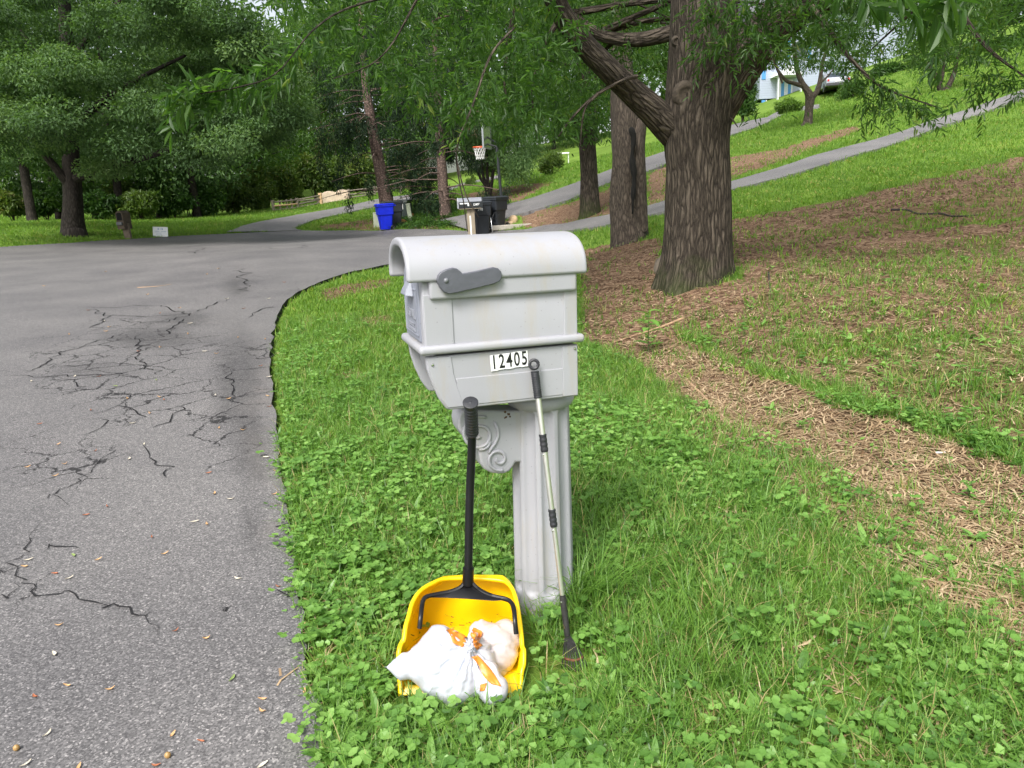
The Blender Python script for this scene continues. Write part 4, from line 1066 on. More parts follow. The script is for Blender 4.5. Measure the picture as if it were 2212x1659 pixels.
pe_ = np.clip((d @ ex) * 14 + (d @ ey) * 7 - .15, 0, 1) * np.clip(.35 + fbm(co[:, 0] * 14, co[:, 2] * 14 + co[:, 1] * 9, 33), 0, 1)
pa_ = bme.attributes.new('peach', 'FLOAT', 'POINT'); pa_.data.foreach_set('value', pe_.astype(np.float32))
bme.vertices.foreach_set('co', co.astype(np.float32).ravel()); bme.update()
bme.materials.clear()
bo_ = link('bag', bme, M['bag'], bag, smooth=True)
bvh = BVHTree.FromPolygons([Vector(c) for c in co], [tuple(p.vertices) for p in bme.polygons])
def on_bag(px, py, off=.004):
    dd = Vector(ray(px, py)).normalized()
    h = bvh.ray_cast(Vector(CAM), dd)
    if h[0] is None: return None
    return np.array(h[0]) - np.array(dd) * off
M['orange'] = plain('orange', (.80, .26, .03), .4, .12, 30)
M['orange'].node_tree.nodes['Principled BSDF'].inputs['Transmission Weight'].default_value = .1
def ribbon(name, L, R, lift0=.004, lift1=.004):
    n = max(6, len(L) * 4); Lc = curve_pts(np.array([z6(*p) for p in L]), n); Rc = curve_pts(np.array([z6(*p) for p in R]), n); V = []
    last = np.array(knot)
    for i in range(n):
        for u in (0, .25, .5, .75, 1):
            q = Lc[i] * (1 - u) + Rc[i] * u; off = lift0 + (lift1 - lift0) * i / (n - 1) + .003 * math.sin(u * 9 + i * .4)
            p = on_bag(*q, off)
            if p is None: dd = unit(ray(*q)); p = CAM + dd * np.linalg.norm(last - CAM)
            last = p; V.append(p)
    F = [(i * 5 + j, i * 5 + j + 1, (i + 1) * 5 + j + 1, (i + 1) * 5 + j) for i in range(n - 1) for j in range(4)]
    o = link(name, np_mesh(name, V, F), M['orange'], bag, smooth=True)
    md = o.modifiers.new('t', 'SOLIDIFY'); md.thickness = .0012
    return o
ribbon('drawstring', [(840, 905), (745, 860), (715, 790), (690, 740), (665, 735)], [(865, 850), (878, 800), (800, 755), (745, 742), (750, 700)], .003, .016)
ribbon('drawstring', [(985, 940), (955, 880), (945, 830), (915, 780), (948, 700)], [(1045, 885), (1010, 850), (1020, 815), (1035, 760), (1030, 740)], .003, .018)
ribbon('drawstring', [(930, 1005), (1000, 1090), (1050, 1200), (1135, 1285)], [(990, 990), (1060, 1060), (1160, 1180), (1235, 1310)], .004, .004)
ribbon('drawstring', [(1020, 1290), (1015, 1360)], [(1085, 1275), (1065, 1350)], .002, .002)

# ------------------------------------------------------------------ hand rake
rk0 = at(1240, 1442, 1.99)
rake = thing('hand_rake', 'thin telescopic hand rake with rusty black tines leaning on the mailbox', 'rake', (rk0[0], rk0[1], 0))
uT, wT = on_side(1153, 784, -.024); rT = xf(MX, [[uT, -.024, wT]])[0]
rB = at(1225.5, 1372, 2.06)
def rp_(py): # point on the shaft seen at height py
    lo, hi = 0., 1.
    for _ in range(40):
        mi = (lo + hi) / 2; y_ = proj(rT + (rB - rT) * mi)[1]
        if y_ < py: lo = mi
        else: hi = mi
    return rT + (rB - rT) * lo
ax = unit(rB - rT); M['chrome'] = plain('chrome', (.74, .73, .70), .30, .05, 20, metal=.85)
m = MB(); m.tube([rp_(860), rp_(1000)], .0094, 16); m.tube([rp_(1000), rp_(1125)], .0086, 16); m.tube([rp_(1125), rp_(1285)], .0078, 16)
shaft = m.build('shaft', M['chrome'], rake, smooth=40)
m = MB(); Pg = [rp_(802 + (860 - 802) * u) for u in np.linspace(0, 1, 40)]
m.tube(Pg, [.0128 + .0005 * math.sin(k * 1.9) for k in range(40)], 16)
rc = rp_(787); xx = unit(np.cross(ax, [0, 1, 0])); ring = [rc + .0135 * (math.cos(t) * xx - math.sin(t) * ax) for t in np.linspace(0, 2 * PI, 25)]
m.tube(ring, .0052, 8, cap=False)
grp = m.build('grip', M['rubber'], rake, smooth=40)
m = MB()
for a, b in ((938, 976), (1100, 1138)):
    m = MB(); m.tube([rp_(a + (b - a) * u) for u in np.linspace(0, 1, 16)], [.0118 + .0008 * math.sin(k * 1.6) for k in range(16)], 16)
    m.build('connector', M['rubber'], rake, smooth=40)
for yb in (981, 1144, 1298):
    m = MB(); m.lathe([(.0001, -.004), (.003, -.003), (.0034, .002)], 10, frame(rp_(yb) - np.array([.006, .006, 0]), (1, 0, 0), (0, 0, 1), (0, 1, 0)), cap=False)
    m.build('snap_button', M['steel'], shaft, smooth=40)
M['black_iron'] = plain('black_iron', (.022, .021, .020), .65, .4, 60, bump=.4)
M['rust'] = plain('rust', (.14, .055, .025), .85, .5, 70, bump=.4)
m = MB(); m.tube([rp_(1286), rp_(1325), rB], [.0098, .0105, .0100], 14)
hs2 = m.build('socket', M['black_iron'], rake, smooth=40)
m = MB(); tips = []
for k, (bx, by, tx, ty) in enumerate([(-3.5, 1372, 1214, 1438), (-2.6, 1372, 1221, 1442), (-1.8, 1372, 1229, 1444), (-1, 1372, 1236, 1446), (0, 1372, 1243, 1447), (1, 1372, 1250, 1446), (1.8, 1372, 1257, 1444), (2.6, 1372, 1263, 1441), (3.4, 1372, 1268, 1436)]):
    a = rB + xx * bx * .0018; t = atz(tx, ty, .018); mid = a * .4 + t * .6 + np.array([0, -.012, .012])
    e = t + np.array([0, .018, -.014])
    m.tube(curve_pts([a, mid, t, e], 10), .0022, 6); tips.append((a, mid, t))
m.build('tine', M['black_iron'], rake, smooth=True)
m = MB(); br_ = [tips[i][1] * .6 + tips[i][2] * .4 + np.array([0, -.003, .003]) for i in range(9)]
m.tube(curve_pts(br_, 20), .0042, 6); m.build('crossbar', M['rust'], rake, smooth=True)

# ------------------------------------------------------------------ small things on the verge
def wrapper():
    p = atz(1256, 1180, .03); v = np.zeros((7 * 10, 3)); F = []
    ux = unit(atz(1277, 1192, .03) - atz(1236, 1166, .03)); uy = np.array([-ux[1], ux[0], 0])
    for i in range(10):
        for j in range(7):
            a, b = (i / 9 - .5) * .075, (j / 6 - .5) * .04
            v[i * 7 + j] = p + ux * a + uy * b + np.array([0, 0, .006 * math.sin(i * 1.9 + j) + random.uniform(-.003, .003) + .010])
    for i in range(9):
        for j in range(6): F.append((i * 7 + j, (i + 1) * 7 + j, (i + 1) * 7 + j + 1, i * 7 + j + 1))
    mm, nt, b = nodes('wrapper'); tc = N(nt, 'ShaderNodeTexCoord'); vo = N(nt, 'ShaderNodeTexVoronoi', Scale=70.0); nt.links.new(tc.outputs['Object'], vo.inputs['Vector'])
    s = N(nt, 'ShaderNodeSeparateColor'); nt.links.new(vo.outputs['Color'], s.inputs[0])
    r = ramp(nt, [(0, (.75, .76, .8)), (.4, (.35, .55, .72)), (.6, (.8, .8, .82)), (.72, (.62, .30, .55)), (.86, (.75, .76, .8)), (.94, (.2, .5, .35))], s.outputs[0], 'CONSTANT')
    nt.links.new(r.outputs[0], b.inputs['Base Color']); b.inputs['Roughness'].default_value = .25
    o = link('wrapper', np_mesh('wrapper', v, F), mm, smooth=True); md = o.modifiers.new('t', 'SOLIDIFY'); md.thickness = .001
    tag(o, 'crumpled shiny pink and blue wrapper in the grass behind the mailbox post', 'wrapper')
wrapper()
def clump():
    c = atz(1262, 1318, 0.); P = []
    for k in range(230):
        az = random.gauss(-.1, 1.5); Lh = random.uniform(.14, .36); v, f = blade(Lh, random.uniform(.0035, .0065), random.uniform(.35, 1.15), 6, az, random.uniform(-.6, .6))
        ox, oy = random.gauss(0, .055), random.gauss(0, .04)
        P.append(([(x + ox, y + oy, z) for x, y, z in v], f, random.uniform(-.3, .3)))
    v, f, t = tpl(P); c[2] = float(Z(c[0], c[1])) - .005
    tag(link('grass_clump', np_mesh('grass_clump', v + c, f, np.clip(.42 + t, 0, 1)), M['grass']), 'clump of long arching grass blades growing at the foot of the mailbox post', 'grass clump')
clump()
def weed_plant(px, py, n, h, w, label, cat='weed', mat='weed'):
    c = Gd(px, py); P = []; st = []
    m = MB(); m.tube([c, c + np.array([.01, 0, h])], [.004, .002], 6)
    root = thing('weed_plant', label, cat, c)
    m.build('stem', M['weed_stem'], root)
    for k in range(n):
        z_ = h * (.15 + .85 * k / n); v, f = leafshape(w * random.uniform(.7, 1.2), w * .42, np.array([0, 0, z_]), k * 2.4, random.uniform(.1, .7), random.uniform(.4, 1.0)); P.append((v, f, random.uniform(-.2, .2)))
    v, f, t = tpl(P); link('leaves', np_mesh('leaves', v + c, f, np.clip(.45 + t, 0, 1)), M[mat], root)
M['weed_stem'] = plain('weed_stem', (.06, .10, .03), .6)
weed_plant(1400, 762, 14, .42, .16, 'upright leafy green weed on the bare soil left of the fallen branch')
weed_plant(2090, 1080, 10, .10, .05, 'small pale green seedling in the gravelly soil at the right edge')
def sticks(name, L, r, mat, label, lift=.012, cat='stick', n=20):
    w = Gs(L); w[:, 2] += lift; c = curve_pts(w, n)
    c[:, 2] = np.maximum(c[:, 2], Z(c[:, 0], c[:, 1]) + r * .5)
    m = MB(); m.tube(c, np.linspace(r, r * .45, n), 8); o = m.build(name, mat, smooth=True); return tag(o, label, cat)
M['stick_tan'] = plain('stick_tan', (.34, .22, .13), .8, .25, 20, bump=.3)
M['stick_dark'] = plain('stick_dark', (.030, .024, .02), .9, .3, 20, bump=.3)
sticks('fallen_branch', [(1480, 688), (1425, 710), (1380, 724), (1325, 742)], .017, M['stick_tan'], 'pale tan bare branch lying on the soil below the big oak')
sticks('fallen_branch', [(1925, 455), (1960, 456), (1985, 464), (2030, 463), (2060, 469), (2115, 466)], .022, M['stick_dark'], 'dark crooked branch lying on the shaded slope right of the oak')
sticks('fallen_branch', [(1868, 1205), (1960, 1243), (2050, 1268), (2130, 1279)], .007, M['stick_tan'], 'long dry tan twig lying along the edge of the verge grass')
sticks('fallen_branch', [(1480, 820), (1540, 880), (1590, 940)], .012, M['stick_tan'], 'thin dry twig at the near edge of the eroded gully')
sticks('fallen_branch', [(1660, 590), (1662, 612), (1664, 632)], .012, M['stick_dark'], 'short dark stick poking from the slope right of the oak roots')
sticks('fallen_branch', [(780, 845), (820, 830), (880, 822)], .012, M['stick_dark'], 'dark twig half hidden in the weeds left of the mailbox')
sticks('fallen_branch', [(298, 628), (340, 625), (372, 620)], .016, M['stick_tan'], 'thin pale twig lying on the asphalt far up the road', .05)
p_ = Gd(2030, 985); m = MB(); m.box(-.035, .035, -.009, .009, 0, .004)
tag(m.build('paper_scrap', M['white'], xform=rotm((p_[0], p_[1], p_[2] + .02), .3, .1, .1), bevel=.002), 'white scrap of paper on the bare soil at the right', 'paper scrap')

# fallen leaves on the road, each its own small curled leaf
LM = {'tan': plain('leaf_tan', (.55, .33, .15), .6, .25, 60), 'rust': plain('leaf_rust', (.36, .12, .05), .6, .3, 60), 'pale': plain('leaf_pale', (.62, .56, .44), .6, .2, 60), 'green': plain('leaf_green', (.20, .27, .08), .6, .2, 60)}
def leaf_me(Lf, w, curl):
    V = []; n = 6
    for i in range(n + 1):
        u = i / n; ww = w * math.sin(PI * min(1, .06 + .9 * u)) ** .8 / 2; z_ = .004 + curl * (u - .5) ** 2 * 4 * .012; x_ = (u - .5) * Lf; b = .006 * math.sin(u * 3)
        V += [(x_, -ww + b, z_ + .004), (x_, b, z_), (x_, ww + b, z_ + .005)]
    F = [q for i in range(n) for q in ((3 * i, 3 * i + 3, 3 * i + 4, 3 * i + 1), (3 * i + 1, 3 * i + 4, 3 * i + 5, 3 * i + 2))]
    return np_mesh('fallen_leaf', V, F)
shapes = {c: [leaf_me(random.uniform(.035, .065), random.uniform(.010, .018), random.uniform(-.2, 1.2)) for _ in range(4)] for c in LM}
LAB = {'tan': 'narrow tan dry leaf lying loose on the asphalt road', 'rust': 'small rust-red dry leaf lying loose on the asphalt road', 'pale': 'pale bleached dry leaf lying loose on the asphalt road', 'green': 'narrow green fallen leaf lying on the asphalt road'}
for c in LM:
    for q in shapes[c]: q.materials.append(LM[c])
RL = z7([(630, 272), (265, 362), (530, 510), (635, 608), (660, 640), (955, 530), (1135, 605), (1125, 665), (640, 665), (960, 745), (830, 770), (1220, 760), (1290, 770), (595, 915), (455, 918), (935, 925), (765, 1030), (950, 1020), (980, 1032),
         (1285, 1000), (1360, 1020), (540, 1100), (790, 1165), (895, 1110), (1305, 1190), (1445, 1200), (240, 1180), (860, 1285), (350, 1290), (565, 1325), (765, 1370), (385, 1400), (165, 1420), (330, 1470), (1240, 1455), (1370, 1605), (1270, 1575), (640, 1645), (200, 950),
         (690, 965), (1420, 675), (1580, 680), (1550, 830), (1600, 890), (1590, 1000), (1600, 1060), (1580, 1365), (1640, 1445), (1630, 1580), (1300, 255), (1450, 500), (1600, 440), (1230, 290), (1690, 340), (1350, 440), (880, 415), (1070, 497), (420, 690)]) + \
     z3([(500, 37), (1130, 77), (1205, 90), (885, 162), (165, 287), (420, 265), (570, 290), (957, 258), (315, 370), (400, 392), (140, 330), (1615, 440), (1380, 395), (1195, 738), (635, 1022), (385, 1010), (200, 1065), (265, 1278), (1000, 1285), (1160, 1325), (1520, 1460),
         (1770, 1040), (1750, 660), (1690, 125), (1770, 330), (1780, 208), (340, 660), (1015, 690), (305, 828), (1340, 960), (1520, 1145), (1520, 1085), (900, 1455), (140, 1450), (455, 1470)])
for k, (px, py) in enumerate(RL):
    c = ['tan', 'tan', 'rust', 'pale', 'tan', 'rust', 'pale', 'green' if k % 3 == 0 else 'tan'][k % 8]
    p = atz(px, py, .04) if py > 700 else Gd(px, py)
    zz_ = zr(p[0], p[1]) if inpoly(np.array([p[0]]), np.array([p[1]]), ROAD)[0] else float(Z(p[0], p[1])) + .03
    o = bpy.data.objects.new('fallen_leaf', shapes[c][k % 4]); COL.objects.link(o)
    s = min(1.5, .46 + .07 * p[1]); o.location = (p[0], p[1], zz_ + .001); o.rotation_euler = (0, 0, random.uniform(0, 6.28)); o.scale = (s, s, s)
    tag(o, LAB[c], 'leaf', {'tan': 'tan dry leaves on the road', 'rust': 'rust-red dry leaves on the road', 'pale': 'bleached dry leaves on the road', 'green': 'green fallen leaves on the road'}[c])
for k, (px, py) in enumerate(z3([(88, 1367), (968, 1407)])):
    p = atz(px, py, .04); m = MB(); m.lathe([(.0005, 0), (.006, .001), (.0085, .006), (.008, .012), (.004, .016), (.0005, .018)], 14, frame((p[0], p[1], zr(p[0], p[1])), (1, 0, 0), (0, 1, 0), (0, 0, 1)))
    tag(m.build('acorn', plain('acorn', (.36, .22, .08), .4), smooth=True), ['brown acorn on the asphalt nearest the left edge', 'round yellowish acorn on the asphalt at the bottom of the road'][k], 'acorn')

# ------------------------------------------------------------------ trees
def mrad(P, hw): return hw * float(proj(P)[2]) / FPX       # picture half-width -> metres at that point
def limb(L):
    """[(px, py, half width px, Y)] -> points, radii"""
    P = np.array([at(a, b, Y) for a, b, w, Y in L]); R = np.array([mrad(p, l[2]) for p, l in zip(P, L)])
    return P, R
def trunk_mesh(name, tubes, seed=0):
    V = []; F = []; U = []; b = 0
    for P, R, n, amp in tubes:
        k = max(8, int(np.linalg.norm(np.diff(P, axis=0), axis=1).sum() / max(.05, R.mean() * .35))); k = min(k, 90 if b else 220)
        Q = curve_pts(np.column_stack([P, R]), k); C_, r_ = Q[:, :3], np.maximum(Q[:, 3], .004)
        T = unit(np.gradient(C_, axis=0)); up = np.array([0, 1., 0]) if abs(T[0][2]) > .6 else np.array([0, 0, 1.])
        x = unit(np.cross(up, T[0])); h = 0 if b == 0 else 4.0 + b * .0137 % 3; rm_ = r_.mean()
        for i in range(k):
            if i: h += np.linalg.norm(C_[i] - C_[i - 1])
            x = unit(x - T[i] * np.dot(x, T[i])); y = np.cross(T[i], x)
            a = 2 * PI * np.arange(n + 1) / n; a2 = a % (2 * PI - 1e-9)
            q = r_[i] * (1 + amp * (np.sin(a * 3 + h * 1.1 + seed) * .5 + np.sin(a * 5 - h * 2.3 + seed * 2) * .35 + (vnoise(np.cos(a) * 3 + 7 + seed, np.sin(a) * 3 + h * 2.5, 3) - .5) * 1.4))
            V.append(C_[i] + q[:, None] * (np.cos(a)[:, None] * x + np.sin(a)[:, None] * y)); U.append(np.column_stack([a * rm_, np.full(n + 1, h)]))
        for i in range(k - 1):
            for j in range(n): F.append((b + i * (n + 1) + j, b + i * (n + 1) + j + 1, b + (i + 1) * (n + 1) + j + 1, b + (i + 1) * (n + 1) + j))
        b += k * (n + 1)
    V = np.concatenate(V); U = np.concatenate(U); F = np.array(F)
    me = np_mesh(name, V, F)
    uv = me.uv_layers.new(name='girth'); uv.data.foreach_set('uv', U[F.ravel()].astype(np.float32).ravel())
    return me
def leaves_mesh(name, B, D, Nm, Lf, Wd, t, droop=.25):
    """B base points, D directions, Nm blade normals"""
    D = unit(D); S = unit(np.cross(D, Nm)); Nn = np.cross(S, D); n = len(B)
    Lf = np.broadcast_to(Lf, (n,))[:, None]; Wd = np.broadcast_to(Wd, (n,))[:, None]
    def pt(u, w, dz): return B + D * Lf * u + S * Wd * w + Nn * Lf * dz
    V = np.stack([B, pt(.3, .42, .05 - droop * .09), pt(.68, .38, .05 - droop * .4), pt(1, 0, -droop), pt(.68, -.38, .05 - droop * .4), pt(.3, -.42, .05 - droop * .09)], 1)
    o = (np.arange(n) * 6)[:, None]
    F = np.concatenate([o + [0, 1, 2, 3], o + [0, 3, 4, 5]], 1).reshape(-1, 4)
    return np_mesh(name, V.reshape(-1, 3), F, np.repeat(np.clip(t, 0, 1), 2))
def crown(name, C_, R_, per, Lf, Wd, mat, parent, flat=.6, tsd=.16, up=.8, shell=.5, hang=0.):
    """leaf clumps: C_ centres (n,3), R_ radii (n,3)"""
    C_ = np.asarray(C_); R_ = np.asarray(R_); n = len(C_)
    idx = np.repeat(np.arange(n), per); k = len(idx)
    d = unit(rng.normal(size=(k, 3))); r = rng.random(k) ** shell
    B = C_[idx] + d * r[:, None] * R_[idx]
    D = unit(d * .8 + rng.normal(size=(k, 3)) * .8 + np.array([0, 0, -.15 - hang]))
    Nm = unit(d * .5 + rng.normal(size=(k, 3)) * .55 + np.array([0, 0, up]))
    ct = rng.normal(.5, .14, n)
    ax_, ay_, _ = proj(B); gp = ~((ax_ > 842) & (ax_ < 905) & (ay_ > 425) & (ay_ < 500) & (B[:, 1] < 36.5)); gp &= ~((ax_ > 1640) & (ax_ < 1812) & (ay_ > 158) & (ay_ < 240) & (B[:, 1] < 50)); idx, d, B, D, Nm = idx[gp], d[gp], B[gp], D[gp], Nm[gp]; k = len(idx)
    t = ct[idx] + rng.normal(0, tsd, k)
    me = leaves_mesh(name, B, D, Nm, Lf * rng.uniform(.7, 1.25, k), Wd * rng.uniform(.7, 1.25, k), t)
    return link(name, me, mat, parent)
def inpx(poly, n, y0, y1):
    """n points whose picture position falls in poly, at depths y0..y1"""
    p = np.array(poly, float); out = []
    while len(out) < n:
        q = p.min(0) + rng.random(2) * (p.max(0) - p.min(0))
        if inpoly(q[0:1], q[1:2], poly)[0]: out.append(at(q[0], q[1], rng.uniform(y0, y1)))
    return np.array(out)

# --- the big oak on the bank
Yo = 9.3
root = thing('oak_tree', 'big oak with thick furrowed forked trunk and low spreading limbs on the bank', 'tree', Gd(1500, 612))
T1 = limb([(1497, 740, 104, Yo), (1498, 680, 99, Yo), (1499, 640, 91, Yo), (1500, 605, 81, Yo), (1503, 560, 73, Yo), (1505, 500, 70, Yo), (1506, 430, 68, Yo), (1506, 370, 67, Yo), (1504, 310, 69, Yo), (1507, 255, 73, Yo), (1514, 195, 73, Yo), (1520, 130, 72, Yo), (1522, 60, 72, Yo),
            (1520, -60, 66, Yo), (1518, -250, 58, 9.4), (1515, -500, 46, 9.5), (1520, -900, 30, 9.6)])
lim = [T1 + (72, .045)]
lim.append(limb([(1525, 375, 16, 9.4), (1495, 335, 28, 9.36), (1455, 285, 34, 9.28), (1408, 238, 30, 9.15), (1360, 195, 27, 9.0), (1310, 147, 25, 8.75), (1262, 97, 24, 8.6), (1226, 50, 23, 8.45), (1196, -5, 22, 8.3), (1150, -120, 22, 8.0), (1080, -300, 18, 7.6), (980, -520, 12, 7.2)]) + (32, .06))
lim.append(limb([(1520, 330, 26, 9.4), (1535, 250, 48, 9.36), (1575, 170, 52, 9.3), (1638, 88, 47, 9.2), (1710, 20, 44, 9.0), (1850, -60, 38, 8.8), (2080, -160, 30, 8.5), (2400, -290, 20, 8.0)]) + (36, .05))
lim.append(limb([(1480, 62, 20, 9.5), (1446, 72, 17, 9.6), (1390, 84, 15, 9.8), (1335, 84, 13, 10), (1290, 72, 12, 10.1), (1230, 30, 10, 10.2), (1130, -40, 8, 10.2), (980, -90, 5, 10)]) + (16, .05))
lim.append(limb([(1200, -20, 7, 8.3), (1120, -20, 5.5, 8), (1030, -30, 5, 7.6), (900, -20, 3.4, 7), (760, 15, 2.4, 6.2), (680, 62, 1.8, 5.4), (600, 155, 1.2, 4.6), (520, 187, .9, 4.3), (420, 204, .5, 4.15)]) + (10, .03))
for L in ([(1110, 60, 2.8, 7.0), (1060, 120, 2.6, 6.6), (1022, 225, 2.4, 6.3), (992, 300, 2.1, 6.2), (986, 347, 1.9, 6.2), (994, 400, 1.5, 6.2), (1002, 440, 1.3, 6.2), (1010, 500, 1.2, 6.25)],
          [(986, 347, 2, 6.2), (1006, 420, 1.4, 6.2), (1034, 470, .8, 6.2)], [(1375, 165, 5, 8.8), (1350, 172, 4, 8.7), (1287, 206, 3.4, 8.6), (1240, 250, 2.6, 8.5), (1206, 295, 1.5, 8.4)],
          [(1290, 205, 3, 8.6), (1262, 240, 2, 8.5), (1252, 330, 1, 8.5)], [(1640, 40, 6, 8.8), (1660, 90, 4, 8.4), (1668, 120, 3, 8.2), (1690, 180, 2, 8.1)], [(1750, 10, 8, 8.8), (1800, 80, 6, 8.5), (1850, 140, 4, 8.2), (1910, 190, 2.5, 8.1), (2025, 232, 1.2, 8.0)],
          [(2000, -120, 9, 8.4), (2060, 0, 6, 8.0), (2130, 100, 4, 7.8), (2212, 165, 2, 7.7)], [(900, 0, 3, 7), (850, 90, 2, 6.6), (800, 140, 1.4, 6.4), (720, 170, .8, 6.2)], [(1130, -40, 7, 9), (1100, 80, 5, 9), (1090, 180, 3, 9), (1110, 270, 1.5, 9)],
          [(1215, 30, 7, 9.4), (1170, 110, 4.5, 9.4), (1150, 200, 2.5, 9.4), (1160, 300, 1.2, 9.4)], [(1330, 85, 6, 10.2), (1290, 120, 4, 10.4), (1240, 140, 3, 10.6), (1180, 130, 1.5, 10.8)], [(1580, 565, 2, 9.0), (1610, 640, 1.2, 8.9)][:0] or [(1575, 250, 2.2, 9.1), (1585, 262, 1.6, 9.0), (1594, 275, 1, 8.95)]):
    lim.append(limb(L) + (7, .03))
for k in range(46):                                      # smaller boughs inside the canopy
    s = lim[random.choice([1, 2, 3, 0])]; i = random.randrange(len(s[0]) // 2, len(s[0])); p = s[0][i]
    dd = unit(np.array([random.gauss(0, 1), random.gauss(-.2, .9), random.uniform(-.25, .5)])); Lb = random.uniform(1.5, 4)
    pts = np.array([p + dd * Lb * u + np.array([0, 0, -.5 * u * u]) for u in (0, .35, .7, 1)])
    qx_, qy_, _ = proj(pts)
    if ((qy_ > 150) | (pts[:, 1] < 3.5)).any() or ((qy_ > -30) & (pts[:, 1] < 9.7)).any(): continue
    lim.append((pts, np.array([.05, .035, .022, .008]) * random.uniform(.6, 1.1), 7, .03))
ome = trunk_mesh('trunk', lim, 1)
co = np.empty(len(ome.vertices) * 3, np.float32); ome.vertices.foreach_get('co', co); co = co.reshape(-1, 3)
bc = T1[0][2]; h_ = co[:, 2] - float(Z(bc[0], bc[1])) + .30; th_ = np.arctan2(co[:, 1] - bc[1], co[:, 0] - bc[0])
near = (h_ < .9) & (np.hypot(co[:, 0] - bc[0], co[:, 1] - bc[1]) < 1.1)
fl_ = 1 + near * (.07 + .13 * np.cos(th_ * 6 + 1.0) + .08 * np.cos(th_ * 3 + .4)) * np.exp(-np.clip(h_ - .1, 0, 9) / .30)
co[:, 0] = bc[0] + (co[:, 0] - bc[0]) * fl_; co[:, 1] = bc[1] + (co[:, 1] - bc[1]) * fl_
ome.vertices.foreach_set('co', co.ravel()); ome.update()
bvh_o = BVHTree.FromPolygons([Vector(c) for c in co], [tuple(p.vertices) for p in ome.polygons])
def trunk_hit(px, py):
    h = bvh_o.ray_cast(Vector(CAM), Vector(ray(px, py)).normalized(), 30)
    return np.array(h[0]) if h[0] is not None else at(px, py, 8.9)
trk = link('trunk', ome, M['bark_oak'], root, smooth=True)
for px, py, r_kn in ((1482, 205, 20), (1527, 188, 8), (1462, 89, 8)):       # healed knots on the trunk
    h = trunk_hit(px, py); rr_k = mrad(h, r_kn); fz = unit(unit(CAM - h) + np.array([0, 0, -.1])); fx = unit(np.cross([0, 0, 1.], fz)); fy = np.cross(fz, fx)
    m = MB(); m.lathe([(rr_k * 1.5, -.05), (rr_k * 1.25, -.006), (rr_k, .012), (rr_k * .78, .010), (rr_k * .6, -.004), (rr_k * .4, .002), (rr_k * .2, -.006), (.0005, -.004)], 22, frame(h, fx, fy, fz), cap=False)
    m.build('knot', plain('knot', (.055, .043, .031), .95, .5, 22, bump=.9, bscale=40), trk, smooth=True)
# leaves on drooping twigs
def twigs(P, n_leaf, Lt, Lf, Wf, dirs=None, down=.28):
    n = len(P)
    if dirs is None:
        a = rng.random(n) * 2 * PI; dirs = np.stack([np.cos(a), np.sin(a), rng.uniform(-.9, .2, n) - down * .3], -1)
    dirs = unit(dirs); Lt = Lt * rng.uniform(.6, 1.3, n)
    idx = np.repeat(np.arange(n), n_leaf); u = np.tile(np.linspace(.05, 1, n_leaf), n); k = len(idx)
    ln = Lt[idx]
    B = P[idx] + dirs[idx] * (u * ln)[:, None]; B[:, 2] -= down * (u ** 2) * ln * .5
    T = unit(dirs[idx] - np.array([0, 0, 1.]) * (down * u)[:, None])
    side = unit(np.cross(T, rng.normal(size=(k, 3))))
    D = unit(T * .65 + side * rng.uniform(.5, 1.2, k)[:, None] + np.array([0, 0, -.16]))
    Nm = unit(rng.normal(size=(k, 3)) * .5 + np.array([0, 0, 1.]))
    t = rng.normal(.48, .13, n)[idx] + rng.normal(0, .14, k)
    return B, D, Nm, Lf * rng.uniform(.7, 1.2, k), Wf * rng.uniform(.75, 1.2, k), t
R1 = [(560, -160), (1210, -160), (1230, 100), (1220, 230), (1160, 275), (1110, 285), (1050, 275), (1000, 255), (930, 270), (880, 225), (830, 180), (760, 150), (700, 95), (640, 60), (590, 10)]
R1b = [(1150, -100), (1440, -100), (1440, 40), (1400, 120), (1330, 150), (1290, 190), (1230, 250), (1160, 250)]
R3 = [(1660, -160), (2400, -160), (2400, 120), (2212, 105), (2130, 130), (2070, 105), (2000, 110), (1930, 115), (1890, 135), (1840, 120), (1800, 85), (1740, 60), (1680, 70)]
R3n = [(1930, -160), (2400, -160), (2400, 90), (2212, 80), (2000, 70)]
R4 = [(1500, -20), (1640, -20), (1640, 60), (1610, 110), (1560, 120), (1530, 130), (1505, 60)]
parts_ = []
parts_.append(twigs(inpx(R1, 1250, 6.5, 12.5), 15, .32, .095, .024))
parts_.append(twigs(inpx(R1b, 420, 9.8, 13.0), 15, .32, .10, .024))
parts_.append(twigs(inpx(R3, 620, 9.7, 13.0), 15, .34, .095, .024))
parts_.append(twigs(inpx(R3n, 200, 7.0, 10), 15, .42, .095, .022))
parts_.append(twigs(inpx(R4, 60, 8.2, 8.7), 14, .36, .10, .022, down=.7))
parts_.append(twigs(inpx([(1600, -60), (1860, -60), (1870, 60), (1800, 100), (1720, 90), (1650, 110), (1610, 90)], 110, 7.9, 8.6), 14, .34, .10, .023))
parts_.append(twigs(inpx([(1640, -20), (1860, -20), (1860, 125), (1790, 140), (1700, 120), (1640, 135)], 90, 10, 13), 14, .34, .10, .023))
def along(L, n, sp):
    q = curve_pts(np.array([at(a, b, Y) for a, b, Y in L]), n); return q + rng.normal(0, sp, q.shape)
parts_.append(twigs(along([(690, 70, 5.4), (640, 120, 5.0), (590, 160, 4.6), (520, 185, 4.3), (450, 200, 4.2), (420, 205, 4.15)], 48, .035), 9, .17, .10, .024, dirs=np.stack([-np.ones(48), rng.normal(0, .5, 48), rng.normal(-.1, .4, 48)], -1), down=.5))
parts_.append(twigs(along([(1800, 130, 8.4), (1860, 175, 8.2), (1920, 205, 8.1), (2020, 232, 8.0)], 60, .09), 12, .26, .095, .021, down=.6))
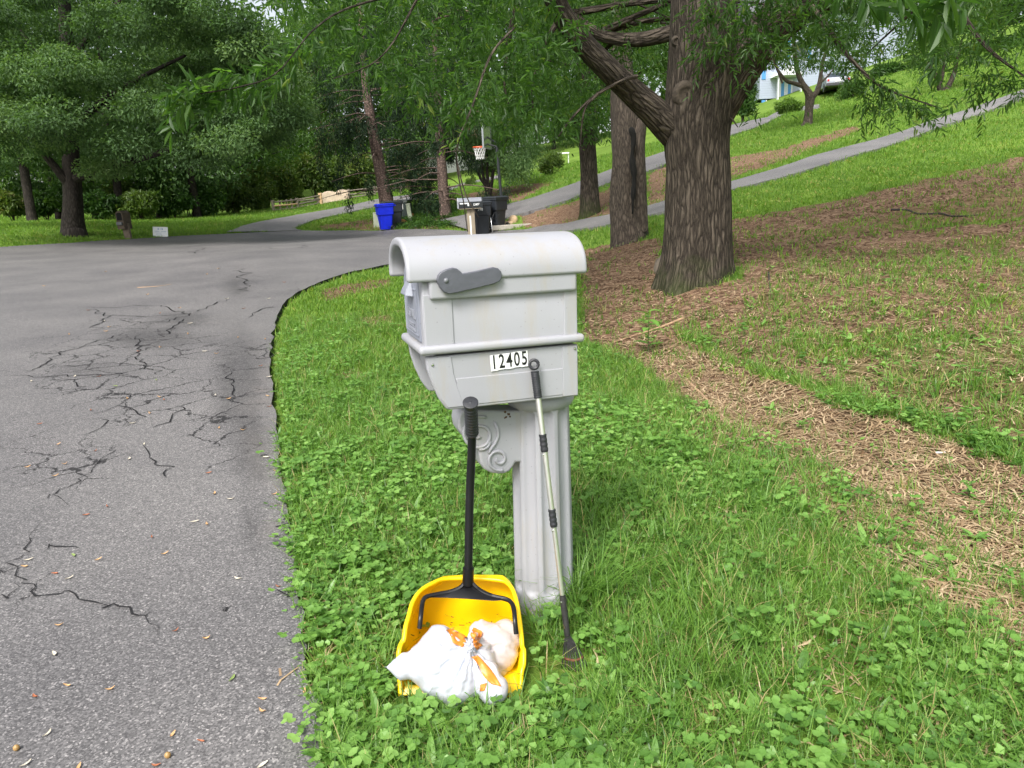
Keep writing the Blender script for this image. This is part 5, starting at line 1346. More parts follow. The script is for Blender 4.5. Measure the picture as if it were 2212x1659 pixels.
parts_.append(twigs(along([(1700, 140, 8.3), (1660, 175, 8.2), (1640, 150, 8.2)], 14, .08), 10, .25, .095, .021, down=.9))
parts_.append(twigs(along([(2060, 120, 7.9), (2130, 180, 7.8), (2212, 165, 7.7), (2300, 190, 7.6)], 45, .10), 12, .26, .095, .021, down=.6))
parts_.append(twigs(along([(1040, 170, 6.4), (1022, 225, 6.3), (1000, 280, 6.2)], 12, .06), 9, .2, .095, .021, down=.8))
parts_.append(twigs(along([(1850, -30, 2.5), (1930, -10, 2.45), (2020, -15, 2.45), (2080, -25, 2.5)], 13, .02), 8, .10, .098, .024, down=.5))
parts_.append(twigs(along([(2040, 110, 4.8), (2020, 140, 4.75)], 4, .03), 8, .12, .10, .026, down=.7))
# the rest of the canopy, over the road and the camera and behind
up_p = np.column_stack([rng.uniform(-4, 12, 2600), rng.uniform(3.5, 17, 2600), rng.uniform(5.2, 12, 2600)])
qx_, qy_, qw_ = proj(up_p); up_p = up_p[(qy_ < -40) & (np.hypot(up_p[:, 0] - 4, up_p[:, 1] - 10.5) < 7.2)]
parts_.append(twigs(up_p, 12, .55, .13, .034))
B = np.concatenate([p[0] for p in parts_]); D = np.concatenate([p[1] for p in parts_]); Nm = np.concatenate([p[2] for p in parts_])
Lf = np.concatenate([p[3] for p in parts_]); Wf = np.concatenate([p[4] for p in parts_]); t_ = np.concatenate([p[5] for p in parts_])
ax_, ay_, _ = proj(B + D * .05)
gap = np.zeros(len(B), bool)
for x0, y0, x1, y1 in ((1010, 274, 1066, 352), (978, 395, 1110, 510), (585, 395, 870, 470), (1640, 150, 1815, 245), (820, 430, 900, 505)): gap |= (ax_ > x0) & (ax_ < x1) & (ay_ > y0) & (ay_ < y1)
B, D, Nm, Lf, Wf, t_ = (q[~gap] for q in (B, D, Nm, Lf, Wf, t_))
link('crown', leaves_mesh('crown', B, D, Nm, Lf, Wf, t_, .18), M['oak_leaf'], root)

# --- dead snag and the slimmer trunk behind it
root = thing('dead_tree', 'grey broken trunk split by a dark hollow, left of the big oak', 'tree', Gd(1360, 525))
t2 = [limb([(1368, 580, 52, 15), (1365, 545, 46, 15), (1362, 515, 41, 15), (1358, 480, 37, 15), (1356, 420, 35, 15), (1355, 350, 34, 15), (1352, 280, 32, 15), (1346, 200, 26, 15), (1342, 120, 23, 15), (1338, 0, 20, 15), (1335, -200, 16, 15)]) + (30, .10),
      limb([(1385, 500, 16, 14.8), (1380, 400, 17, 14.8), (1378, 320, 16, 14.8), (1382, 275, 14, 14.85), (1386, 258, 9, 14.9)]) + (16, .1),
      limb([(1370, 520, 26, 14.9), (1400, 532, 12, 14.8), (1425, 545, 5, 14.7)]) + (10, .1)]
tr_ = link('trunk', trunk_mesh('trunk', t2, 4), M['bark_grey'], root, smooth=True)
m = MB(); hol = np.array([at(a, b, 14.53) for a, b in ((1366, 462), (1368, 420), (1370, 380), (1365, 340), (1369, 300), (1362, 275))]); m.tube(curve_pts(hol, 24), np.array([.02, .05, .04, .06, .035, .05, .06, .03])[np.linspace(0, 7, 24).astype(int)], 8)
m.build('hollow', plain('hollow', (.006, .005, .004), .95), tr_, smooth=True)
C_ = inpx([(1240, -150), (1440, -150), (1440, 60), (1330, 120), (1250, 80)], 34, 14, 17)
crown('crown', C_, rng.uniform(.5, .9, (34, 3)), 120, .11, .03, M['oak_leaf'], root)
root = thing('oak_tree', 'slimmer grey-brown tree trunk with a low side bough, behind the split dead trunk', 'tree', Gd(1275, 468))
t3 = [limb([(1277, 500, 34, 24), (1276, 476, 28, 24), (1275, 460, 23, 24), (1273, 420, 20, 24), (1271, 360, 18.5, 24), (1268, 300, 18, 24), (1266, 240, 16, 24), (1262, 150, 13, 24), (1258, 0, 9, 24)]) + (24, .06),
      limb([(1262, 290, 9, 24), (1248, 268, 7, 23.8), (1225, 245, 5, 23.5), (1190, 215, 3, 23)]) + (10, .05), limb([(1270, 230, 8, 24), (1300, 190, 6, 23.8), (1330, 160, 3, 23.5)]) + (10, .05)]
link('trunk', trunk_mesh('trunk', t3, 6), M['bark_oak'], root, smooth=True)
C_ = np.concatenate([inpx([(1120, -200), (1420, -200), (1420, 120), (1330, 240), (1310, 285), (1230, 290), (1190, 300), (1130, 260), (1100, 120)], 110, 20, 28), inpx([(1200, 200), (1320, 200), (1312, 285), (1225, 290)], 22, 22, 25)])
crown('crown', C_, rng.uniform(.6, 1.2, (len(C_), 3)) * [1, 1, .6], 130, .14, .045, M['oak_leaf'], root, hang=.2)

# --- big dark tree across the road
root = thing('oak_tree', 'huge dark leafy tree with a black trunk at the far left of the road', 'tree', Gd(157, 508))
tl_ = [limb([(164, 550, 40, 28.3), (162, 520, 30, 28.3), (160, 500, 25, 28.5), (158, 460, 21, 28.5), (157, 420, 19, 28.5), (153, 340, 17, 28.5), (149, 240, 15, 28.5), (146, 140, 15, 28.5), (140, 20, 12, 28.5), (132, -150, 8, 28.5)]) + (26, .05),
       limb([(165, 385, 10, 28.3), (230, 362, 8, 27.8), (310, 340, 7, 27), (380, 318, 5, 26.5), (450, 290, 3, 26)]) + (10, .05), limb([(150, 400, 10, 28.4), (110, 350, 8, 28), (70, 300, 6, 27.5), (10, 240, 4, 27)]) + (10, .05),
       limb([(152, 280, 9, 28.3), (220, 220, 7, 27.5), (300, 170, 5, 27), (400, 120, 3, 26)]) + (10, .05), limb([(148, 200, 9, 28.5), (90, 130, 6, 28.5), (40, 60, 4, 28.5)]) + (10, .05), limb([(148, 150, 8, 28.5), (190, 80, 6, 28.5), (260, 0, 4, 28.5)]) + (10, .05), limb([(140, 30, 8, 28.5), (118, -60, 6, 28.8), (100, -150, 4, 29)]) + (10, .05)]
link('trunk', trunk_mesh('trunk', tl_, 2), M['bark_dark'], root, smooth=True)
pl = [(-160, -160), (470, -160), (540, 40), (590, 150), (630, 220), (630, 280), (590, 305), (520, 295), (460, 340), (400, 350), (330, 335), (280, 370), (220, 385), (175, 372), (140, 330), (90, 355), (55, 330), (0, 365), (-160, 370)]
C_ = inpx(pl, 165, 23.5, 33)
R_ = rng.uniform(.55, 1.3, (len(C_), 1)) * np.array([[1.2, 1.15, .50]])
crown('crown', C_, R_, 1000, .125, .066, M['dark_leaf'], root, up=1.3, shell=.4)

# --- two Norway spruces with bare lower boughs
def spruce(label, L, side, seed):
    root = thing('spruce_tree', label, 'tree', Gd(L[0][0], L[0][1]))
    st = limb(L); tub = [st + (18, .05)]; C2 = []; R2 = []
    rs = random.Random(seed)
    for k in range(46):
        u = rs.uniform(.18, .98); i = u * (len(st[0]) - 1); a = st[0][int(i)] * (1 - i % 1) + st[0][min(int(i) + 1, len(st[0]) - 1)] * (i % 1)
        az = rs.uniform(0, 2 * PI); Lb = rs.uniform(1.6, 3.6) * (1.15 - .5 * u); d = np.array([math.cos(az), math.sin(az), 0])
        pts = np.array([a, a + d * Lb * .4 + [0, 0, .05], a + d * Lb * .75 + [0, 0, -.12], a + d * Lb + [0, 0, -.30]])
        tub.append((pts, np.array([.035, .025, .016, .007]), 5, .02))
        if k % 2 == 0 or u > .45:
            for q in range(rs.randint(1, 3)):
                f = rs.uniform(.5, 1.0); C2.append(a + d * Lb * f + np.array([0, 0, -.45])); R2.append((.28, .28, rs.uniform(.4, .75)))
    link('trunk', trunk_mesh('trunk', tub, seed), M['bark_spruce'], root, smooth=True)
    return root, C2, R2
sA, C2, R2 = spruce('reddish spruce trunk with bare drooping boughs right behind the blue bin', [(841, 462, 18, 36), (836, 440, 16, 36), (827, 395, 14, 36), (816, 340, 12.5, 36), (806, 285, 11.5, 36), (797, 230, 10, 36), (788, 160, 8, 36), (780, 60, 6, 36), (772, -80, 4, 36)], -1, 11)
ex_c = [at(a, b, 35) for a, b in ((690, 300), (688, 330), (694, 355), (735, 290), (738, 330), (735, 365), (730, 395), (752, 300), (755, 335), (720, 310), (705, 315), (860, 330), (872, 380), (868, 350), (880, 300), (800, 395), (798, 410))]
C2 += ex_c; R2 += [(.22, .25, .55)] * len(ex_c)
C_ = inpx([(660, 40), (920, 40), (920, 260), (860, 300), (760, 280), (680, 270)], 60, 33, 39); C2 += list(C_); R2 += [(.5, .5, .6)] * 60
crown('crown', C2, R2, 130, .17, .03, M['spruce'], sA, up=.2, hang=1.3)
sB, C2, R2 = spruce('second spruce trunk with broken branch stubs, standing left of the black mailbox', [(965, 472, 14, 33), (962, 455, 12.5, 33), (957, 400, 11, 33), (953, 345, 10, 33), (949, 290, 9, 33), (946, 210, 7.5, 33), (940, 100, 6, 33), (935, -60, 4, 33)], 1, 23)
C_ = inpx([(870, 120), (1010, 120), (1010, 300), (985, 330), (930, 330), (880, 340)], 46, 31, 38); C2 += list(C_); R2 += [(.5, .5, .6)] * 46
C_ = inpx([(880, 330), (940, 330), (945, 440), (900, 452), (890, 400)], 26, 36, 40); C2 += list(C_); R2 += [(.45, .45, .5)] * 26
crown('crown', C2, R2, 130, .17, .03, M['spruce'], sB, up=.2, hang=1.2)

# --- dark many-stemmed tree beside the hoop, and garden shrubs
root = thing('garden_tree', 'dark many-stemmed tree with drooping foliage behind the basketball hoop', 'tree', Gd(1054, 420))
tt = [limb([(1055, 424, 6, 35), (1048, 400, 4, 35), (1038, 385, 3, 35), (1030, 362, 3.5, 35), (1015, 330, 2, 35)]) + (9, .05), limb([(1056, 424, 5, 35), (1054, 395, 4, 35), (1052, 360, 3, 35), (1050, 300, 3, 35), (1045, 220, 2, 35)]) + (9, .05), limb([(1057, 424, 5, 35), (1062, 395, 4, 35), (1068, 360, 3, 35), (1085, 320, 3, 35), (1110, 280, 2, 35)]) + (9, .05), limb([(1050, 400, 4, 35), (1042, 372, 3, 35), (1040, 340, 2, 35)]) + (8, .05)]
link('trunk', trunk_mesh('trunk', tt, 9), M['bark_dark'], root, smooth=True)
C_ = np.concatenate([inpx([(985, 190), (1130, 190), (1170, 300), (1150, 345), (1125, 362), (1080, 350), (1060, 340), (1020, 360), (1000, 330), (985, 270)], 150, 33, 38), inpx([(1010, 290), (1100, 290), (1095, 362), (1050, 370), (1015, 362)], 40, 35, 37.5), inpx([(1085, 330), (1150, 330), (1140, 378), (1100, 384), (1075, 370)], 26, 33, 36)])
crown('crown', C_, rng.uniform(.35, .7, (len(C_), 3)) * [1, 1, .9], 110, .14, .04, M['dark_leaf'], root, hang=.6)
def shrub(label, px, py, rx, ry, Y, mat, n=26, per=130, Lf=.12, Wf=.06, cat='shrub', flowers=None):
    c = at(px, py, Y); k = float(proj(c)[2]) / FPX; rx *= k; ry *= k
    base = np.array([c[0], c[1], float(Z(c[0], c[1]))])
    root = thing('shrub', label, cat, base)
    d = unit(rng.normal(size=(n, 3))); C_ = c + d * rng.uniform(.3, .8, (n, 1)) * np.array([rx, rx * .8, ry]); C_[:, 2] = np.maximum(C_[:, 2], base[2] + .12)
    crown('leaves', C_, np.tile([[rx * .38, rx * .38, ry * .34]], (n, 1)) * rng.uniform(.7, 1.2, (n, 1)), per, Lf, Wf, mat, root, up=1.0)
    m = MB()
    for q in range(7): m.tube([base + np.array([random.gauss(0, .06), random.gauss(0, .06), -.05]), base * .5 + c * .5 + rng.normal(0, .2, 3) * rx * .5, c + rng.normal(0, .3, 3) * [rx, rx, ry]], [.03, .02, .01], 5)
    m.build('stems', M['twig'], root)
    if flowers:
        m = MB()
        for a, b in flowers:
            p = at(a, b, Y - rx * .85); m.lathe([(.01, -.1), (.14, -.03), (.16, .05), (.08, .12), (.01, .14)], 7, frame(p, (1, 0, 0), (0, 1, 0), (0, 0, 1)))
        m.build('blossom', plain('blossom', (.55, .10, .04), .5), root)
    return root
shrub('yellow-green drooping shrub on the lawn right of the many-stemmed tree', 1190, 352, 34, 28, 40, M['brush_leaf'], 28, 110, .13, .05)
shrub('tall dark evergreen shrub with red blossoms left of the blue front door', 1606, 208, 36, 42, 56, M['hedge'], 46, 160, .17, .10, flowers=[(1591, 178), (1606, 170), (1589, 184), (1601, 188)])
shrub('round clipped bright green bush in front of the blue front door', 1704, 231, 32, 19, 55, M['bush'], 40, 170, .15, .08)
shrub('dark green shrub hiding the side of the parked car', 1836, 196, 34, 24, 57, M['hedge'], 30, 140, .17, .09)
shrub('small reddish bush beside the far driveway, left of the hoop', 1017, 392, 13, 12, 52, M['brush_leaf'], 12, 80, .14, .05)

# small tree on the slope, two-stemmed tree at the right
root = thing('fruit_tree', 'small grey forked tree standing alone on the mown slope', 'tree', Gd(1745, 272))
Ys_ = 34
tt = [limb([(1742, 275, 13, Ys_), (1745, 264, 10, Ys_), (1748, 235, 8.5, Ys_), (1750, 212, 9.5, Ys_), (1744, 196, 7.5, Ys_), (1732, 178, 6, Ys_), (1722, 150, 5, Ys_), (1716, 110, 4, Ys_), (1712, 50, 2.5, Ys_)]) + (14, .08),
      limb([(1752, 212, 7, Ys_), (1766, 196, 5.5, Ys_), (1772, 172, 4.5, Ys_), (1776, 140, 3.5, Ys_), (1790, 90, 2, Ys_)]) + (12, .08), limb([(1735, 186, 5, Ys_), (1715, 180, 4, Ys_), (1698, 174, 3.5, Ys_), (1680, 150, 2, Ys_)]) + (10, .08), limb([(1770, 180, 3, Ys_), (1785, 168, 2, Ys_), (1800, 150, 1.5, Ys_)]) + (8, .05)]
link('trunk', trunk_mesh('trunk', tt, 5), M['bark_grey'], root, smooth=True)
C_ = inpx([(1640, -20), (1870, -20), (1870, 130), (1820, 160), (1770, 145), (1720, 140), (1680, 145), (1640, 125)], 110, 31, 36)
crown('crown', C_, rng.uniform(.4, .75, (110, 3)) * [1, 1, .7], 85, .16, .035, M['oak_leaf'], root, hang=.4)
root = thing('garden_tree', 'two-stemmed tree with pale bark high on the slope at the right', 'tree', Gd(2038, 206)); Ys_ = 46
tt = [limb([(2036, 208, 9, Ys_), (2031, 190, 6.5, Ys_), (2022, 165, 5, Ys_), (2005, 140, 3.5, Ys_), (1985, 90, 2, Ys_)]) + (10, .08), limb([(2040, 208, 8, Ys_), (2048, 188, 6, Ys_), (2060, 162, 5, Ys_), (2066, 135, 4, Ys_), (2080, 80, 2, Ys_)]) + (10, .08), limb([(2030, 185, 4, Ys_), (2038, 150, 3.5, Ys_), (2040, 100, 2, Ys_)]) + (8, .05)]
link('trunk', trunk_mesh('trunk', tt, 8), M['bark_grey'], root, smooth=True)
C_ = inpx([(1930, -40), (2150, -40), (2170, 120), (2100, 150), (2040, 140), (1990, 150), (1940, 110)], 60, 43, 49)
crown('crown', C_, rng.uniform(.7, 1.2, (60, 3)) * [1, 1, .7], 110, .22, .07, M['wood_leaf'], root)

# --- woodland: individual trees beyond the lawns
def woodtree(px, Y, z0, z1, r, mat, label, group, n=80, per=120, Lf=.28, bark_='bark_dark', tr=.22):
    d = ray(px, 430); x = d[0] / d[1] * Y; base = np.array([x, Y, float(Z(x, Y))])
    root = thing('woodland_tree', label, 'tree', base, group)
    lean = rng.normal(0, .03, 2)
    P = np.array([base + [lean[0] * h, lean[1] * h, h] for h in (-.2, .6, 2.5, z0 + 2, (z0 + z1) / 2, z1)]); R_ = np.array([tr * 1.5, tr * 1.1, tr, tr * .85, tr * .55, .04])
    tub = [(P, R_, 10, .06)]
    for k in range(7):
        h = rng.uniform(z0 + .5, z1 * .8); a = rng.uniform(0, 6.28); p = base + [lean[0] * h, lean[1] * h, h]; d_ = np.array([math.cos(a), math.sin(a), .35])
        tub.append((np.array([p, p + d_ * r * .4, p + d_ * r * .8]), np.array([.09, .06, .02]), 6, .03))
    link('trunk', trunk_mesh('trunk', tub, int(px) % 17), M[bark_], root, smooth=True)
    u = rng.random(n); a = rng.random(n) * 6.28; rr_ = r * np.sqrt(rng.random(n)) * (np.sin(PI * np.clip(u * .8 + .16, 0, 1)) ** .6)
    C_ = base + np.stack([np.cos(a) * rr_, np.sin(a) * rr_, z0 + (z1 - z0) * u], -1)
    crown('crown', C_, rng.uniform(.9, 1.5, (n, 1)) * np.array([[r * .30, r * .30, r * .17]]), per, Lf, Lf * .45, M[mat], root, up=1.0)
GL, GC, GR = 'trees of the wood behind the left lawn', 'trees beyond the rail fence and the far drive', 'trees on the hilltop behind the house'
for px, Y, z0, z1, r in [(-130, 42, 2.2, 15, 4), (-30, 46, 2.5, 18, 4.5), (60, 40, 3, 17, 3.6), (255, 44, 2.5, 17, 4), (340, 50, 2, 13, 4.5), (420, 46, 2.2, 11, 4), (505, 54, 1.5, 12.5, 4.6), (575, 60, 2, 13, 4.6), (200, 54, 2, 20, 5), (120, 52, 2, 19, 5)]:
    woodtree(px, Y, z0, z1, r, 'wood_leaf' if Y > 50 else 'dark_leaf', 'tall dark tree standing in the wood behind the left lawn', GL)
for px, Y, z0, z1, r in [(640, 76, 2.5, 15, 6), (710, 84, 3, 17, 6), (790, 78, 3, 18, 6), (880, 86, 3, 25, 6), (965, 80, 3, 24, 6), (1040, 92, 4, 26, 6), (1120, 84, 4, 25, 6), (1200, 90, 3, 25, 6.5), (1290, 84, 3, 25, 6), (1390, 92, 4, 27, 6.5), (1480, 96, 3, 26, 6.5)]:
    woodtree(px, Y, z0, z1, r, 'wood_leaf', 'tall green tree rising beyond the rail fence and the far driveway', GC, n=95, per=125, Lf=.38)
for px, Y, z0, z1, r in [(1570, 92, 2, 24, 6), (1660, 100, 5, 26, 6.5), (1760, 102, 4, 26, 7), (1860, 94, 1.5, 22, 6.5), (1950, 82, 1, 18, 6), (2040, 86, 1, 19, 6), (2130, 78, .8, 16, 5.5), (2215, 82, .8, 17, 6), (2310, 74, .8, 16, 5.5), (2420, 78, 1, 16, 6)]:
    woodtree(px, Y, z0, z1, r, 'wood_leaf', 'leafy tree on the hilltop behind the pale blue house and lawn', GR, n=95, per=125, Lf=.38)
for k, (px, py, rx, ry, Y) in enumerate([(620, 395, 38, 45, 55), (675, 375, 40, 50, 57), (560, 405, 40, 45, 54), (730, 380, 36, 45, 58), (780, 375, 40, 48, 59), (850, 370, 45, 45, 60)]):
    o = shrub('tall pale green thicket behind the rail fence', px, py, rx, ry, Y, M['brush_leaf'], 40, 110, .3, .13); o['group'] = 'thickets behind the rail fence'
for k, (px, py, rx, ry, Y) in enumerate([(260, 425, 60, 45, 46), (160, 425, 60, 45, 46), (60, 425, 60, 45, 46), (550, 415, 50, 45, 53), (400, 415, 60, 50, 49), (340, 420, 55, 45, 46), (20, 440, 45, 26, 41), (95, 438, 40, 28, 42), (215, 440, 44, 30, 41), (300, 440, 50, 30, 42), (370, 428, 48, 40, 45), (440, 425, 46, 42, 47), (500, 420, 44, 42, 52), (-60, 440, 50, 30, 41)]):
    o = shrub('dark shrub in the undergrowth along the edge of the left wood', px, py, rx, ry, Y, M['hedge'] if k % 3 else M['brush_leaf'], 34, 120, .24, .11); o['group'] = 'undergrowth along the left wood'
for k, (px, py, rx, ry, Y) in enumerate([(1925, 165, 40, 30, 63), (1985, 155, 40, 32, 62), (2100, 130, 45, 34, 60), (2170, 118, 45, 36, 58), (2250, 105, 45, 36, 57)]):
    o = shrub('dark shrub along the wooded edge at the top of the right lawn', px, py, rx, ry, Y, M['hedge'], 34, 120, .28, .13); o['group'] = 'shrubs at the top of the right lawn'
# far wooded hill
n = 2600; a = rng.uniform(rad(-52), rad(52), n); r = rng.uniform(112, 150, n); x = r * np.sin(a); y = r * np.cos(a); z = Z(x, y) + rng.uniform(0, 26, n)
C_ = np.column_stack([x, y, z])
tag(crown('distant_woods', C_, rng.uniform(2.0, 3.2, (n, 3)) * [1, 1, .6], 22, 1.3, .6, M['wood_leaf'], None, up=1.0), 'far green woods closing the view behind the houses', 'woods', kind='stuff')
# ivy under the spruces
x, y = [], []
for px, py in [(rng.uniform(868, 985), rng.uniform(448, 494)) for _ in range(200)]:
    p = Gd(px, py)
    for q in range(9): x.append(p[0] + rng.normal(0, .25)); y.append(p[1] + rng.normal(0, .4))
x = np.array(x); y = np.array(y); kp = np.ones(len(x), bool)
for poly in ALLROAD: kp &= ~inpoly(x, y, poly)
x, y = x[kp], y[kp]
P = np.column_stack([x, y, Z(x, y)])
scatter('ivy', weeds[:10], P, rng.uniform(2.5, 5, len(P)), M['hedge'], np.clip(rng.normal(.35, .2, len(P)), 0, 1), 'dark ivy ground cover beneath the spruces beside the utility box', 'ivy')

# ------------------------------------------------------------------ house on the hill, car
Yh = 70
def hb(m, x0, y0, x1, y1, d0=0., d1=.3):      # box on the house front from picture corners
    a = at(x0, y0, Yh); b = at(x1, y1, Yh)
    m.box(min(a[0], b[0]), max(a[0], b[0]), Yh + d0, Yh + d1, min(a[2], b[2]), max(a[2], b[2]))
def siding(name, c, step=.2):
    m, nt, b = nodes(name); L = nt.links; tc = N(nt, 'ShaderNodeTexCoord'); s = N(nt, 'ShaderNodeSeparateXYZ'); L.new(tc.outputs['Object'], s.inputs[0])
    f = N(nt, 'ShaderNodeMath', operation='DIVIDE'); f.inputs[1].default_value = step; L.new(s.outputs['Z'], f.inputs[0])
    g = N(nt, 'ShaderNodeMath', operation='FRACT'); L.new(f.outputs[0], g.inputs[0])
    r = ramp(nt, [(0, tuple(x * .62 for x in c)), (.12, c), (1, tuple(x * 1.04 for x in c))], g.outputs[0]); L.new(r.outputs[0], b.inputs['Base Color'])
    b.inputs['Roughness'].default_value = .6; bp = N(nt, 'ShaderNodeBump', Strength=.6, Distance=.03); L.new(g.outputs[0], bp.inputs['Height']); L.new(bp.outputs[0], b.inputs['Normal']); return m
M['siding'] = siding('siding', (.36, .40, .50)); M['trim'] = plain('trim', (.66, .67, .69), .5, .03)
M['blue'] = plain('blue', (.07, .25, .52), .45, .08); M['glass'] = plain('glass', (.03, .04, .05), .08, .2, spec=.8)
mb2, nt, b = nodes('brick'); tc = N(nt, 'ShaderNodeTexCoord'); mp = N(nt, 'ShaderNodeMapping'); mp.inputs['Rotation'].default_value = (PI / 2, 0, 0); nt.links.new(tc.outputs['Object'], mp.inputs['Vector'])
bt = N(nt, 'ShaderNodeTexBrick', Scale=4.0); bt.inputs['Color1'].default_value = (.42, .27, .19, 1); bt.inputs['Color2'].default_value = (.50, .34, .25, 1); bt.inputs['Mortar'].default_value = (.5, .45, .4, 1); nt.links.new(mp.outputs[0], bt.inputs['Vector']); nt.links.new(bt.outputs[0], b.inputs['Base Color']); M['brick'] = mb2
hz = at(1690, 235, Yh)
house = thing('house', 'pale blue sided house with blue front door high on the slope', 'house', (hz[0], Yh, float(Z(hz[0], Yh))))
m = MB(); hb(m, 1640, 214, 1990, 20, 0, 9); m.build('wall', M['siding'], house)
m = MB(); hb(m, 1644, 262, 1985, 213.6, .12, 8.8); m.build('brick_base', M['brick'], house)
m = MB(); a = at(1625, 22, Yh); b2 = at(2000, 22, Yh); zt = a[2] * .5 + b2[2] * .5
m.add([(a[0], Yh - .6, zt - .1), (b2[0], Yh - .6, zt - .1), (b2[0], Yh + 9.6, zt - .1), (a[0], Yh + 9.6, zt - .1), (a[0], Yh + 4.5, zt + 2.6), (b2[0], Yh + 4.5, zt + 2.6)], [(0, 1, 5, 4), (2, 3, 4, 5), (0, 4, 3), (1, 2, 5), (0, 3, 2, 1)])
m.build('roof', plain('shingle', (.10, .10, .11), .9, .3, 3), house)
m = MB(); hb(m, 1680, 226, 1712, 172, -.10, -.002); df = m.build('door_frame', M['trim'], house)
m = MB(); hb(m, 1685, 226, 1693.5, 177, -.13, -.102); hb(m, 1699.5, 226, 1708, 177, -.13, -.102); m.build('door', M['blue'], house)
m = MB(); hb(m, 1694.2, 218, 1699, 180, -.13, -.102); m.build('door_glass', plain('door_glass', (.55, .62, .68), .15), house)
for x in (1668.5, 1717):
    m = MB(); hb(m, x - 2.2, 236, x + 2.2, 166, -1.5, -1.2); m.build('porch_post', M['trim'], house)
m = MB(); g0, g1, g2 = at(1663, 168, Yh), at(1722, 168, Yh), at(1693, 146, Yh)
z_ = (g0[2] + g1[2]) / 2
m.add([(g0[0], Yh - 1.7, z_), (g1[0], Yh - 1.7, z_), (g2[0], Yh - 1.7, g2[2]), (g0[0], Yh, z_), (g1[0], Yh, z_), (g2[0], Yh, g2[2])], [(0, 1, 2), (3, 5, 4), (0, 2, 5, 3), (1, 4, 5, 2), (0, 3, 4, 1)]); m.build('porch_gable', M['trim'], house)
m = MB(); hb(m, 1662, 240, 1722, 229, -1.9, -.003); m.build('porch_step', plain('concrete', (.42, .41, .39), .8, .12), house)
for x0, y0, x1, y1, nm in ((1645, 172, 1655, 128, 'shutter'), (1700, 130, 1708, 88, 'shutter'), (1745, 135, 1753, 92, 'shutter')):
    m = MB(); hb(m, x0, y0, x1, y1, -.06, -.003); m.build(nm, M['blue'], house)
for x0, y0, x1, y1 in ((1709, 130, 1744, 88), (1800, 120, 1835, 80)):
    m = MB(); hb(m, x0, y0, x1, y1, -.05, -.003); w_ = m.build('window', M['trim'], house); m = MB(); hb(m, x0 + 2, y0 - 2, x1 - 2, y1 + 2, -.07, -.052); m.build('pane', M['glass'], w_)
m = MB(); hb(m, 1645, 236, 1653, 216, -.02, .11); bd = m.build('basement_door', M['blue'], house)
m = MB(); hb(m, 1654, 236, 1656.5, 216, -.02, .11); m.build('basement_door_frame', M['trim'], house)
# car parked by the house, tail towards us
Yc = 62; cb = at(1795, 222, Yc); zc = float(Z(cb[0], Yc)); Mc = rotm((cb[0], Yc, zc), rad(78))
car = thing('parked_car', 'silver-grey car seen from behind, parked beside the house under the tree', 'car', (cb[0], Yc, zc))
pr = [(-2.2, .35), (-2.25, .75), (-2.15, .98), (-1.6, 1.03), (-1.0, 1.42), (.5, 1.45), (1.1, 1.02), (2.1, .88), (2.25, .6), (2.2, .35)]
m = MB(); m.prism(pr, lambda a, b, d: (a, d, b), -.88, .88); m.build('body', plain('car_paint', (.38, .40, .44), .25, .03, metal=.4), car, smooth=35, bevel=.06, seg=3, xform=Mc)
m = MB(); m.add([(-1.52, -.70, 1.055), (-1.52, .70, 1.055), (-1.07, .62, 1.385), (-1.07, -.62, 1.385)], [(0, 1, 2, 3)]); m.build('rear_window', M['glass'], car, xform=rotm((cb[0] - .0, Yc - .03, zc + .015), rad(78)))
m = MB(); m.box(-2.32, -2.1, -.86, .86, .36, .58); m.build('bumper', plain('bumper', (.05, .05, .055), .5), car, bevel=.03, xform=Mc)
for s in (-1, 1):
    m = MB(); m.box(-2.275, -2.2, s * .82 - .16 * (s > 0), s * .82 + .16 * (s < 0), .70, .86); m.build('tail_light', plain('tail_light', (.45, .02, .015), .25), car, bevel=.01, xform=Mc)
m = MB(); m.box(-2.275, -2.24, -.26, .26, .64, .78); m.build('number_plate', M['white'], car, xform=Mc)
for a in (-1.4, 1.35):
    for s in (-1, 1):
        m = MB(); m.lathe([(.12, -.09), (.31, -.1), (.33, -.06), (.33, .06), (.31, .1), (.12, .09)], 20, Mc @ frame((a, s * .80, .33), (1, 0, 0), (0, 0, 1), (0, 1, 0))); w_ = m.build('wheel', M['black'], car, smooth=40)
# second house glimpsed through the foliage
wh = at(1015, 362, 86); zz_ = float(Z(wh[0], 86)); h2 = thing('house', 'white house glimpsed through the dark foliage beyond the far driveway', 'house', (wh[0], 86, zz_))
m = MB(); m.box(wh[0] - 5, wh[0] + 5, 86, 93, zz_ - .5, zz_ + 3.0); m.build('wall', siding('white_siding', (.78, .78, .78)), h2)
m = MB(); m.add([(wh[0] - 5.5, 85.4, zz_ + 3), (wh[0] + 5.5, 85.4, zz_ + 3), (wh[0] + 5.5, 93.6, zz_ + 3), (wh[0] - 5.5, 93.6, zz_ + 3), (wh[0] - 5.5, 89.5, zz_ + 5), (wh[0] + 5.5, 89.5, zz_ + 5)], [(0, 1, 5, 4), (2, 3, 4, 5), (0, 4, 3), (1, 2, 5), (0, 3, 2, 1)]); m.build('roof', plain('shingle2', (.14, .12, .11), .9), h2)
m = MB(); m.box(wh[0] - 3, wh[0] - 1.8, 85.95, 86.02, zz_ + 1, zz_ + 2.3); m.build('window', M['glass'], h2)

